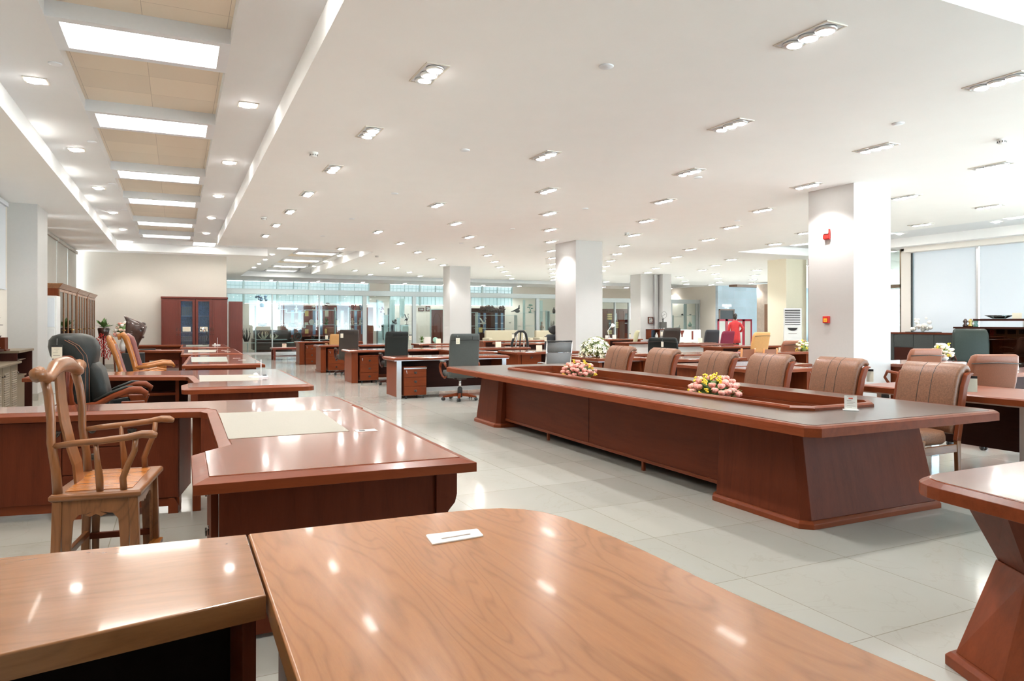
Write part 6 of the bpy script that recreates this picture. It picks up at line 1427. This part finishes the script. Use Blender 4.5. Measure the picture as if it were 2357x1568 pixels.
O = [('flower', 'big pale-blue flower bunch on the upper left shop shelf', 603, 707, 26, 'blue_silk', 1.2), ('figure', 'small grey-white figurine on the top shelf left of the stepped shelf', 643, 712, 14, 'porcelain', 1), ('figure', 'white figurine on the lowered step of the top shelf', 682, 719.5, 16, 'porcelain', 1),
     ('horse', 'pale rearing figurine on the top shelf beside the bonsai', 723, 713, 13, 'porcelain', 1), ('bonsai', 'dark little tree ornament on the top shop shelf', 753, 713.5, 17, 'root_brown', 1), ('flower', 'red and green flower pot at the right end of the top shelf', 815, 714, 12, 'red_bean', 1), ('flower', 'blue flower pot at the right end of the top shelf', 831, 714, 13, 'blue_silk', 1),
     ('ship', 'dark blue ship model on the left middle shelf', 604, 752, 14, 'graphite', 1.2), ('crane', 'white swan figurine on the middle shelf', 645, 747, 10, 'porcelain', 1.2), ('rock', 'long dark ornament on the lowered middle shelf', 672, 754, 12, 'graphite', 2.2), ('plate', 'round white plate on the middle shelf', 717, 747.5, 12, 'porcelain', 1),
     ('plant', 'potted green plant in a white pot on the middle shelf', 751, 747.5, 19, 'green_leaf', 1), ('figure', 'red-haired doll on the right middle shelf', 811, 748, 16, 'peach_petal', 1), ('figure', 'white doll on the right middle shelf', 829, 748, 17, 'porcelain', 1), ('wheel', 'dark round stone wheel in the lower shop window', 685, 786, 21, 'granite_dark', 1),
     ('rock', 'dark animal carving on the low shelf', 720, 781, 11, 'graphite', 1), ('root', 'pale twisted driftwood on the low left shelf', 606, 781, 19, 'paper', 1.2), ('root', 'second pale driftwood beside the mullion', 628, 781, 13, 'paper', 1.5), ('root', 'dark root sculpture at the left end of the shop front', 567, 788, 34, 'granite_dark', 0.5), ('globe', 'brown globe in the shop window left of the dark brown chair', 810, 768, 13, 'stone_brown', 1),
     ('flower', 'red blossom vase on the pale-blue shelving', 877, 720, 13, 'red_bean', 1), ('bowl', 'white bowl on the stepped pale-blue shelf', 884, 725, 6, 'porcelain', 1), ('rock', 'large dark rock carving on the pale-blue shelving', 907, 747, 14, 'root_brown', 1.1), ('crane', 'tall dark bird vase on the pale-blue shelving', 936, 748, 27, 'root_brown', 0.6), ('vase', 'red-brown narrow vase on the pale-blue shelving', 881, 753, 13, 'root_brown', 1),
     ('bowl', 'flat white shell on the pale-blue shelf step', 927, 732, 4, 'porcelain', 2), ('dino', 'grey-green long-tailed carving on the top right shelf', 1190, 720, 19, 'graphite', 1), ('bonsai', 'green pine bonsai on the top right shelf', 1220, 720, 20, 'jade', 1), ('crane', 'white crane sculpture on the right shelf', 1112, 756, 26, 'porcelain', 1), ('horse', 'small dark fish ornament hanging over the right shelf', 1174, 745, 5, 'granite_dark', 1.5),
     ('figure', 'pale lady figurine beside the black headrest chair', 1247, 768, 28, 'peach_petal', 0.7), ('root', 'brown winged carving at the right shop shelf', 1270, 752, 15, 'stone_brown', 1.1), ('vase', 'red-white vase at the top right of the shop shelf', 1275, 722, 14, 'root_brown', 1), ('gourd', 'green glazed gourd in the right-hand shop window', 1588, 752, 14, 'jade', 1), ('rock', 'dark oval dish in the right-hand shop window', 1570, 726, 4, 'granite_dark', 2),
     ('bowl', 'small dark tray in the right-hand shop window', 1589, 726, 3, 'granite_dark', 2), ('dino', 'white ox on driftwood in the right-hand shop window', 1560, 758, 11, 'porcelain', 1.6), ('root', 'dark green twisted carving by the red screens', 1626, 757, 20, 'granite_dark', 0.6)]
for k, lab, u, v, h, mt_, sx in O: orn(k, lab, u, v, h, mt_, sx=sx)
# price papers hung on the shelves
for k, (u, v0, v1, w_, mat) in enumerate([(706, 716, 728, 8, 'paper_gold'), (752, 715, 729, 8, 'paper'), (683, 736, 742, 8, 'paper_white'), (705.5, 742, 748, 8, 'paper'), (729.5, 737, 749, 6, 'paper'), (776, 737, 749, 7, 'paper'), (797, 743, 749, 6, 'paper_white'), (706, 758, 768, 8, 'paper_gold'), (750, 757, 768, 5, 'paper_gold'), (1106, 754, 765.5, 9, 'paper_gold'), (655, 792, 799, 9, 'paper'), (581, 812, 815, 8, 'paper')]):
    x = X_at(u, YS - 0.165); z1, z0 = Z_at(u, v0, YS - 0.165), max(0.02, Z_at(u, v1, YS - 0.165)); hw = w_ / 2 / FPX * (x * SA + YS * CA)
    tag(MB().box(-hw, -0.003, 0, hw, 0.003, z1 - z0).build('price_card', mat, None, loc=(x, YS - 0.165, z0)), ['gold price paper on the top shelf of the left shop window', 'cream price paper under the dark little tree', 'small white card under the white figurine', 'small cream card left of the white plate', 'cream card right of the white plate', 'tall cream card past the middle shelf post', 'small white card at the right shelf post', 'gold price paper on the lower shelf', 'narrow gold price paper beside the pink sofa', 'gold price paper below the white crane', 'cream card over the dark sofa behind the coffee table', 'white slip at the foot of the left shelves'][k], 'price card', 'price papers in the shop windows')
# furniture inside the shop
def big_case(label, u0, u1, vt, Y, mat='w_edge', n=6, gl='glass_blue'):
    x0, x1 = X_at(u0, Y), X_at(u1, Y); H = Z_at((u0 + u1) / 2, vt, Y)
    t = thing('wall_cabinet', label, 'cabinet', (x0, Y, 0)); W = x1 - x0
    MB().box(0, 0.02, 0, W, 0.4, H).build('body', mat + '_z', t); MB().box(-0.03, -0.03, H, W + 0.03, 0.42, H + 0.07).build('cornice', mat + '_x', t)
    for k in range(n):
        a, b = W * k / n, W * (k + 1) / n
        if k % 3 == 0: MB().box(a + 0.02, 0, 0.1, b - 0.02, 0.02, H - 0.05).build('door', mat + '_z', t)
        else:
            d = MB().box(a + 0.02, 0, 0.1, b - 0.02, 0.02, H - 0.05).build('glass_door', mat + '_z', t); MB().box(a + 0.10, -0.006, 0.75, b - 0.10, 0.0, H - 0.18).build('pane', gl, d); MB().box(a + 0.1, -0.010, 1.3, b - 0.1, -0.006, 1.33).build('shelf_line', 'frame_white', d)
    return t
plain('window_blue', (0.16, 0.25, 0.38), 0.08, coat=0.6, noise=0.2, scale=3)
big_case('wide red-brown bookcase wall with bluish glass inside the left shop', 648, 842, 707, 36.3, 'w_red', 12, 'window_blue')
big_case('dark cabinet with carved crown behind the right shop window', 1082, 1162, 713, 36.3, 'w_dark', 6, 'window_blue')
big_case('amber bookcase with lit gold boxes between the pillars', 1385, 1447, 714, 33.6, 'w_edge', 5, 'glass_dark')
tag(MB().box(-0.2, 0, 0, 0.2, 0.05, 2.15).build('door_leaf', 'w_red_z', None, loc=(X_at(850, 36.6), 36.6, 0)), 'narrow red-brown door at the far wall beside the pale pier', 'door')
m = MB(); R = random.Random(2); xx = X_at(1090, 36.1); x2 = X_at(1158, 36.1)
for k in range(34): m.ball((R.uniform(xx + 0.4, x2), 0, R.uniform(0, 0.22)), R.uniform(0.07, 0.14), 7, 5)
o = m.build('carved_crest', 'root_brown', None, loc=(0, 36.1, Z_at(1120, 716, 36.1))); tag(o, 'carved dark crest above the right shop cabinet', 'carving')
for k, (u, v) in enumerate(((1403, 724), (1403, 729), (1403, 734), (1418, 743), (1418, 748), (1418, 753), (1403, 762), (1403, 767))):
    tag(MB().box(-0.13, -0.05, 0, 0.13, 0.05, 0.09).build('gift_box', 'paper_gold', None, loc=(X_at(u, 33.5), 33.5, Z_at(u, v + 2, 33.5))), 'lit gold box in the amber bookcase, %s' % (['top', 'second', 'third'][k] + ' of the left door stack' if k < 3 else ['top', 'second', 'third'][k - 3] + ' of the right door stack' if k < 6 else ['upper', 'lower'][k - 6] + ' at the bottom left'), 'box', 'gold boxes in the amber bookcase')
# brown arched door
x0, x1 = X_at(993, 34.2), X_at(1019, 34.2)
t = thing('arched_door_panel', 'brown door leaf with arched panel behind the glass left of the third pillar', 'door', ((x0 + x1) / 2, 34.2, 0)); a = (x1 - x0) / 2
MB().box(-a, 0, 0, a, 0.06, 2.0).build('door_leaf', 'w_red_z', t); MB().box(-a - 0.05, 0.0, 0, -a, 0.1, 2.05).box(a, 0, 0, a + 0.05, 0.1, 2.05).box(-a, 0, 2.0, a, 0.1, 2.05).build('door_frame', 'steel_shelf', t)
MB().tube([(-a * 0.6, -0.01, 0.2), (-a * 0.6, -0.01, 1.6), (-a * 0.3, -0.01, 1.78), (0, -0.01, 1.84), (a * 0.3, -0.01, 1.78), (a * 0.6, -0.01, 1.6), (a * 0.6, -0.01, 0.2)], 0.02, 5).build('arch_moulding', 'w_edge_z', t)
# sofas and tables inside
def sofa(label, u0, u1, Y, top, mat):
    x0, x1 = X_at(u0, Y), X_at(u1, Y); a = (x1 - x0) / 2
    t = thing('sofa', label, 'sofa', ((x0 + x1) / 2, Y, 0))
    MB().box(-a, -0.4, 0.08, a, 0.4, 0.42).build('seat', mat, t, 0.04); MB().box(-a + 0.05, -0.35, 0, a - 0.05, 0.35, 0.08).build('base', 'w_dark_x', t); MB().box(-a, 0.2, 0.42, a, 0.42, top).build('backrest', mat, t, 0.05)
    for s in (-1, 1): MB().box(s * a - 0.1, -0.4, 0.08, s * a + 0.1, 0.42, 0.62).build('armrest', mat, t, 0.04)
sofa('dark leather sofa behind the coffee table inside the shop', 585, 672, 35.0, 1.0, 'leather_dkbrown')
sofa('pink-tan leather sofa inside the shop by the pedestal shelves', 752, 792, 35.3, 1.12, 'leather_tan')
sofa('beige backed sofa behind the slotted black chair', 1122, 1215, 31.0, 0.98, 'fabric_beige')
sofa('second beige sofa behind the headrest chair', 1238, 1280, 31.0, 0.96, 'fabric_beige')
back_desk('dark table inside the shop behind the stone wheel', 690, 800, 773.0, 0.8, 'w_red', group='tables inside the shop')
orn('plant', 'potted leafy plant on the desk beside the tent card', 971, 788.5, 18, 'green_leaf', Y=on(971, 792, 0.742)[1] + 0.4)
orn('plate', 'round grey-green plate on the desk before the arched door', 1002, 789.5, 13, 'jade', Y=on(1002, 792, 0.742)[1] + 0.5)
# pictures
def picture(label, u0, u1, v0, v1, Y):
    x0, x1 = X_at(u0, Y), X_at(u1, Y); z1, z0 = Z_at(u0, v0, Y), Z_at(u0, v1, Y)
    t = thing('framed_picture', label, 'picture', ((x0 + x1) / 2, Y, (z0 + z1) / 2)); a, b = (x1 - x0) / 2, (z1 - z0) / 2
    m = MB(); m.box(-a, -0.02, -b, a, 0.02, -b + 0.03).box(-a, -0.02, b - 0.03, a, 0.02, b).box(-a, -0.02, -b, -a + 0.03, 0.02, b).box(a - 0.03, -0.02, -b, a, 0.02, b); m.build('frame', 'w_brown_z', t)
    MB().box(-a + 0.03, -0.012, -b + 0.03, a - 0.03, 0.01, b - 0.03).build('print', 'art_grey', t)
picture('small framed grey picture low on the far pillar', 1491.5, 1503, 730, 745, 24.92)
picture('framed grey picture higher on the far pillar behind the clock ornament', 1517, 1527.5, 717, 732, 24.92)
picture('small framed picture on the wall inside the shop', 980, 990, 705, 716, 36.98); picture('pale framed print at the left of the arched door', 963, 976, 709, 716, 36.98)
# brown cube shelf and white cabinet in front of the far pillar
Yc = 24.0
x0, x1 = X_at(1498, Yc), X_at(1542, Yc); za, zb = Z_at(1520, 781, Yc), Z_at(1520, 758, Yc)
t = thing('cube_shelf', 'brown open cube shelf below the clock ornament', 'shelf', (x0, Yc, 0)); W = x1 - x0
MB().box(0, 0, zb - 0.03, W, 0.35, zb).box(0, 0, za, W, 0.35, za + 0.03).build('boards', 'w_brown_x', t)
for a in (0, W * 0.45, W - 0.03): MB().box(a, 0, za, a + 0.03, 0.35, zb).build('upright', 'w_brown_z', t)
MB().box(0.0, 0.32, za, W * 0.45, 0.35, zb).build('back_panel', 'window_blue', t); MB().box(0.1, 0.05, 0, W - 0.1, 0.3, za).build('support', 'white_gloss', t)
orn('vase', 'white vase in the brown cube shelf', 1511, 780, 14, 'porcelain', Y=Yc + 0.12); orn('bowl', 'white bowl with dark lid in the brown cube shelf', 1536, 781, 7, 'porcelain', Y=Yc + 0.12)
orn('tripod', 'dark clock-like ornament with a ring on the cube shelf', 1526, 758, 27, 'granite_dark', Y=Yc + 0.15)
x0, x1 = X_at(1543, Yc), X_at(1606, Yc); zb = Z_at(1570, 759, Yc)
t = thing('display_counter', 'white display counter with a red Y-shaped emblem and a red bar', 'counter', (x0, Yc - 0.2, 0)); W = x1 - x0
MB().box(0, 0, 0, W, 0.5, zb).build('body', 'white_gloss', t, 0.01)
MB().prof([(W * 0.23, zb - 0.04), (W * 0.38, zb - 0.04), (W * 0.325, zb - 0.22), (W * 0.33, zb - 0.30), (W * 0.285, zb - 0.30), (W * 0.29, zb - 0.22)], -0.02, 0.0).build('emblem', 'w_red_z', t); MB().box(W * 0.66, -0.02, zb - 0.42, W * 0.71, 0, zb - 0.06).build('bar', 'w_red_z', t)
# ================================================================ BLUE MARBLE WALL: sign, dark openings, red screens, person
def lettering(body, size, ext, nm, mat):
    tx = bpy.data.curves.new(nm, 'FONT'); tx.body = body; tx.size = size; tx.extrude = ext; tx.align_x = 'CENTER'
    o = bpy.data.objects.new(nm + '_curve', tx); COL.objects.link(o); bpy.context.view_layer.update()
    me = bpy.data.meshes.new_from_object(o.evaluated_get(bpy.context.evaluated_depsgraph_get())); bpy.data.objects.remove(o)
    me.materials.clear(); me.materials.append(MAT[mat]); r = bpy.data.objects.new(nm, me); COL.objects.link(r); return r
so = lettering('贵宾洗手间', 0.135, 0.008, 'wall_sign', 'sign_white')
so.location = (X_at(1673, 30.97), 30.97, Z_at(1673, 705.5, 30.97)); so.rotation_euler = (PI / 2, 0, 0); tag(so, 'white lettering on the blue marble wall above the dark doorway', 'sign')
s2 = lettering('VIP Toilet', 0.075, 0.006, 'small_lettering', 'sign_white'); s2.parent = so; s2.location = (0, -0.11, 0)
def opening(label, u0, u1, v0, vb=None):
    Y = 30.98; x0, x1 = X_at(u0, Y), X_at(u1, Y); z1 = Z_at(u0, v0, Y)
    t = thing('doorway', label, 'doorway', (x0, Y, 0)); W = x1 - x0
    MB().box(0, -0.03, 0, 0.07, 0.02, z1).box(W - 0.07, -0.03, 0, W, 0.02, z1).box(0, -0.03, z1 - 0.07, W, 0.02, z1).build('door_frame', 'walnut_panel', t); MB().box(0.07, -0.01, 0, W - 0.07, 0.0, z1 - 0.07).build('door_leaf', 'black', t)
opening('dark doorway with brown frame left in the blue marble wall', 1655, 1690, 711.5); opening('dark doorway right in the blue marble wall', 1747, 1772, 714)
tag(MB().box(0, 0, -0.12, 3.6, 0.6, 0).build('ceiling_pelmet', 'walnut_panel', None, loc=(X_at(1697, 29.5), 29.5, CH), rz=0.06), 'thin brown pelmet on the ceiling before the blue marble wall', 'pelmet')
def screen(label, u0, u1, vt, Y, n):
    x0, x1 = X_at(u0, Y), X_at(u1, Y); H = Z_at((u0 + u1) / 2, vt, Y); W = (x1 - x0) / n
    t = thing('folding_screen', label, 'screen', (x0, Y, 0))
    for k in range(n):
        f = MB(); a = W * k
        f.box(a, -0.03, 0, a + 0.08, 0.03, H).box(a + W - 0.08, -0.03, 0, a + W, 0.03, H).box(a, -0.03, H - 0.10, a + W, 0.03, H).box(a, -0.03, 0.05, a + W, 0.03, 0.15); f.build('frame', 'screen_red', t)
        MB().box(a + 0.08, -0.01, 0.15, a + W - 0.08, 0.01, H - 0.1).build('panel', 'screen_pane', t)
screen('red-framed folding screen with grey panels behind the person', 1652, 1730, 735, 28.0, 4); screen('second red-framed screen at the stone pillar', 1743, 1772, 736, 28.0, 2)
# stone pillar and brown panel
x0 = X_at(1767, 27.0); o = MB().box(0, 0, 0, 0.9, 0.9, 3.35).build('stone_pillar', 'stone_brown', None, loc=(X_at(1772, 27.0), 27.0, 0)); tag(o, 'grey-brown stone pillar left of the cream pillar', 'pillar')
o = MB().box(0, 0, 0, 0.62, 0.35, 2.03).build('panel_cabinet', 'walnut_panel', None, 0.004, loc=(X_at(1776, 19.0), 19.0, 0)); tag(o, 'tall flat brown cabinet standing left of the white air conditioner', 'cabinet')
# air conditioner
t = thing('air_conditioner', 'white floor-standing air conditioner in front of the cream pillar', 'air conditioner', (X_at(1824, 16.2), 16.2, 0), -YAW - 0.35 + 0.0)
MB().box(-0.26, -0.18, 0, 0.26, 0.22, 1.80).build('body', 'white_plastic', t, 0.02, seg=3)
MB().box(-0.22, -0.195, 1.30, 0.22, -0.18, 1.76).build('outlet', 'black_plastic', t); m = MB()
for k in range(8): m.box(-0.22, -0.215, 1.32 + k * 0.054, 0.22, -0.190, 1.345 + k * 0.054)
m.build('louvres', 'white_plastic', t); MB().box(-0.24, -0.19, 0.12, 0.24, -0.18, 0.45).build('intake_grille', 'frame_white', t)
MB().prof([(-0.15, 1.20), (0.15, 1.20), (0.11, 1.14), (0.05, 1.11), (-0.05, 1.11), (-0.11, 1.14)], -0.195, -0.18).build('display', 'black_plastic', t)
MB().box(-0.12, -0.187, 1.02, 0.12, -0.18, 1.03).build('nameplate', 'ink', t)
# person in red, seen from behind
def person():
    Y = 22.4; t = thing('person', 'person in a long red coat seen from behind, one hand on the hip', 'person', (X_at(1692, Y), Y, 0), -YAW - 0.25 + PI)
    b = MB()
    L = []
    for z, cx, hx, hy in [(0.72, 0, 0.20, 0.13), (0.90, 0, 0.205, 0.14), (1.02, 0, 0.175, 0.12), (1.12, 0, 0.165, 0.11), (1.24, 0, 0.19, 0.115), (1.34, 0, 0.20, 0.11), (1.39, 0, 0.13, 0.08), (1.42, 0, 0.065, 0.06)]:
        L.append([(math.cos(2 * PI * k / 14) * hx, math.sin(2 * PI * k / 14) * hy, z) for k in range(14)])
    bd = MB(); sk = MB()
    # one skin-toned body surface: legs, torso core, arms, neck, head grown by the skin modifier
    me = bpy.data.meshes.new('body')
    V = [(0, 0, 0.86), (0, 0, 1.05), (0, 0, 1.30), (0, 0, 1.42), (0, -0.01, 1.52), (0, -0.01, 1.56),
         (0.09, 0, 0.82), (0.09, 0.01, 0.46), (0.09, 0.03, 0.07), (0.09, -0.08, 0.035), (-0.09, 0, 0.82), (-0.09, 0.01, 0.46), (-0.09, 0.03, 0.07), (-0.09, -0.08, 0.035),
         (-0.17, 0, 1.33), (-0.30, 0.04, 1.12), (-0.20, -0.10, 0.97), (0.17, 0, 1.33), (0.24, 0.02, 1.07), (0.25, -0.04, 0.84)]
    E_ = [(0, 1), (1, 2), (2, 3), (3, 4), (4, 5), (0, 6), (6, 7), (7, 8), (8, 9), (0, 10), (10, 11), (11, 12), (12, 13), (2, 14), (14, 15), (15, 16), (2, 17), (17, 18), (18, 19)]
    RD = [0.13, 0.12, 0.13, 0.05, 0.075, 0.07, 0.085, 0.055, 0.04, 0.03, 0.085, 0.055, 0.04, 0.03, 0.05, 0.038, 0.028, 0.05, 0.038, 0.028]
    hands = []
    for wi, d in ((16, (1, -0.3, -0.15)), (19, (0.02, -0.15, -1))):
        wv = Vector(V[wi]); d = Vector(d).normalized(); s = d.cross(Vector((0, 1, 0))).normalized()
        V.append(tuple(wv + d * 0.055)); RD.append(0.028); E_.append((wi, len(V) - 1)); p = len(V) - 1
        for q in range(4):
            base = wv + d * 0.075 + s * (q - 1.5) * 0.017; V.append(tuple(base)); RD.append(0.009); E_.append((p, len(V) - 1))
            V.append(tuple(base + d * (0.055 - abs(q - 1.3) * 0.008) + Vector((0, -0.012, 0)))); RD.append(0.008); E_.append((len(V) - 2, len(V) - 1))
        V.append(tuple(wv + d * 0.05 + s * 0.045 + Vector((0, -0.01, 0)))); RD.append(0.010); E_.append((wi, len(V) - 1))
    me.from_pydata(V, E_, []); bo = bpy.data.objects.new('body', me); COL.objects.link(bo); bo.parent = t
    m = bo.modifiers.new('skin', 'SKIN'); m.use_smooth_shade = True
    for i, r in enumerate(RD): me.skin_vertices[0].data[i].radius = (r, r)
    me.skin_vertices[0].data[0].use_root = True
    q = bo.modifiers.new('sub', 'SUBSURF'); q.levels = q.render_levels = 2
    me.materials.append(MAT['skin'])
    hd = MB(); hd.ball((0, -0.01, 1.60), (0.078, 0.095, 0.115), 16, 12); hd.tube([(0, -0.10, 1.60), (0, -0.122, 1.585), (0, -0.105, 1.575)], [0.008, 0.014, 0.01], 6)
    for s in (-1, 1): hd.ball((s * 0.08, 0, 1.60), (0.012, 0.02, 0.032), 8, 5); hd.ball((s * 0.03, -0.098, 1.615), (0.012, 0.008, 0.007), 6, 4)
    hd.ball((0, -0.10, 1.548), (0.024, 0.008, 0.006), 6, 4); hd.build('head', 'skin', t)
    hr = MB(); hr.ball((0, 0.035, 1.63), (0.092, 0.095, 0.115), 16, 10); hr.ball((0, 0.03, 1.57), (0.085, 0.085, 0.10), 14, 8); hr.ball((0, 0.125, 1.60), (0.045, 0.04, 0.045), 10, 6); hr.build('hair', 'hair', t)
    L = []
    for z, hx, hy in [(0.52, 0.23, 0.17), (0.70, 0.215, 0.16), (0.88, 0.205, 0.155), (1.02, 0.175, 0.135), (1.12, 0.172, 0.13), (1.24, 0.195, 0.135), (1.34, 0.205, 0.125), (1.40, 0.13, 0.10), (1.455, 0.062, 0.062)]:
        L.append([(math.cos(2 * PI * k / 16) * hx * (1 + 0.015 * math.sin(k * 3) * (z < 0.9)), math.sin(2 * PI * k / 16) * hy, z) for k in range(16)])
    ct_ = MB(); ct_.loft(L, True, True)
    ct_.tube([(-0.15, 0, 1.35), (-0.22, 0.01, 1.26), (-0.305, 0.045, 1.12), (-0.27, -0.02, 1.04), (-0.215, -0.09, 0.98)], [0.065, 0.065, 0.058, 0.052, 0.045], 10)
    ct_.tube([(0.15, 0, 1.35), (0.215, 0.01, 1.24), (0.245, 0.02, 1.07), (0.25, -0.03, 0.88)], [0.065, 0.062, 0.056, 0.048], 10)
    ct_.build('coat', 'red_cloth', t)
    tr = MB()
    for s in (-1, 1): tr.tube([(s * 0.09, 0, 0.80), (s * 0.09, 0.01, 0.46), (s * 0.09, 0.02, 0.10)], [0.10, 0.075, 0.062], 10)
    tr.build('trousers', 'black', t)
    sh = MB()
    for s in (-1, 1): sh.ball((s * 0.09, -0.04, 0.04), (0.045, 0.12, 0.04), 10, 6)
    sh.build('shoes', 'black_plastic', t)
person()
# ================================================================ RIGHT SIDE: fire devices, sideboard, black display cabinet
t = thing('fire_call_point', 'small red fire call point with yellow centre on the thick white pillar', 'fire alarm', (9.06, X_at(0, 1) * 0 + 0, 0))
def onx(u, v, X):
    d = (u - CXP) / FPX; Y = X * (CA - d * SA) / (SA + d * CA); return Y, Z_at(u, v, Y)
y, z = onx(1904, 736, 9.06); t.location = (9.06, y, z)
MB().box(-0.04, -0.055, -0.055, 0, 0.055, 0.055).build('housing', 'red_plastic', t, 0.006); MB().box(-0.044, -0.032, -0.034, -0.04, 0.032, 0.02).build('press_plate', 'yellow_plastic', t); MB().box(-0.046, -0.02, -0.012, -0.044, 0.02, -0.004).build('lettering', 'ink_red', t)
y, z = onx(1905, 540, 9.06)
t = thing('fire_sounder', 'red and white wall sounder high on the thick white pillar', 'fire alarm', (9.06, y, z))
MB().box(-0.03, -0.055, -0.08, 0, 0.055, 0.08).build('housing', 'red_plastic', t, 0.008); MB().box(-0.07, -0.045, 0.005, -0.03, 0.045, 0.075).build('strobe_lens', 'frame_cream', t, 0.01); MB().box(-0.055, -0.045, -0.07, -0.03, 0.045, -0.005).build('horn', 'red_plastic', t, 0.006)
t = thing('sideboard', 'long dark grey sideboard with brown top under the white blinds', 'sideboard', (17.5, 9.9, 0))
MB().box(0.0, 1.2, 0.05, 0.5, 4.0, 1.06).build('body', 'graphite', t); MB().box(0.04, 1.24, 0, 0.46, 3.96, 0.05).build('plinth', 'black', t); MB().box(-0.02, 1.15, 1.06, 0.52, 4.05, 1.10).build('top', 'w_brown_y', t)
for k in range(5):
    a = 1.22 + k * 0.555
    if k == 2: MB().box(-0.012, a, 0.72, 0, a + 0.545, 1.05).build('drawer', 'graphite', t, 0.002); MB().box(-0.002, a, 0.35, 0.0, a + 0.545, 0.70).build('open_niche', 'w_dark_y', t)
    else: MB().box(-0.012, a, 0.08, 0, a + 0.545, 1.05).build('door', 'graphite', t, 0.002)
y = onx(2118, 766, 17.6)[0]
t = thing('flower_tray', 'pale flower ornament on a dark slate tray on the grey sideboard', 'ornament', (17.72, y, 1.10)); MB().box(-0.15, -0.4, 0, 0.15, 0.4, 0.02).build('tray', 'graphite', t); R = random.Random(8); m = MB()
for k in range(24): m.ball((R.uniform(-0.1, 0.1), R.uniform(-0.28, 0.3), R.uniform(0.05, 0.38)), R.uniform(0.03, 0.06), 7, 5)
m.build('blossoms', 'porcelain', t)
t = thing('display_cabinet', 'black glass display cabinet with raised top shelf at the right edge', 'cabinet', (16.9, 8.0, 0))
MB().box(0.05, -1.5, 0, 0.5, 2.78, 1.22).build('body', 'dark_void', t); MB().box(0, -1.5, 1.22, 0.55, 2.8, 1.26).build('top', 'w_dark_y', t); MB().box(0.04, -1.5, 0.1, 0.05, 2.75, 1.2).build('glass_front', 'glass_dark', t)
MB().box(0.05, -1.5, 1.40, 0.5, 2.36, 1.45).build('upper_shelf', 'w_dark_y', t); MB().prof([(0.2, 1.26), (0.35, 1.26), (0.35, 1.40), (0.2, 1.40)], 1.2, 1.35).prof([(0.2, 1.26), (0.35, 1.26), (0.35, 1.40), (0.2, 1.40)], -0.6, -0.45).build('bracket', 'alu', t)
for k, (u, mt_) in enumerate(((2222, 'root_brown'), (2234, 'brass'), (2246, 'jade'))):
    y = onx(u, 760, 17.1)[0]; o = MB().lathe([(0.05, 0), (0.06, 0.03), (0.03, 0.08), (0.055, 0.13), (0.02, 0.19)], 12).build('miniature', mt_, None, loc=(17.1, y, 1.26)); tag(o, ['brown', 'golden', 'blue-green'][k] + ' miniature on the black display cabinet', 'ornament')
y = onx(2297, 748, 17.1)[0]; o = MB().lathe([(0.12, 0), (0.30, 0.08), (0.29, 0.08), (0.1, 0.01)], 18).build('glass_bowl', 'glass_shelf', None, loc=(17.15, y, 1.452)); tag(o, 'clear shallow glass bowl on the raised shelf of the black cabinet', 'bowl')
y = onx(2344, 745, 17.1)[0]; o = MB().box(-0.004, -0.1, 0, 0, 0.1, 0.13).build('price_card', 'paper', None, loc=(17.05, y, 1.451)); tag(o, 'cream card on the raised shelf of the black cabinet', 'price card')
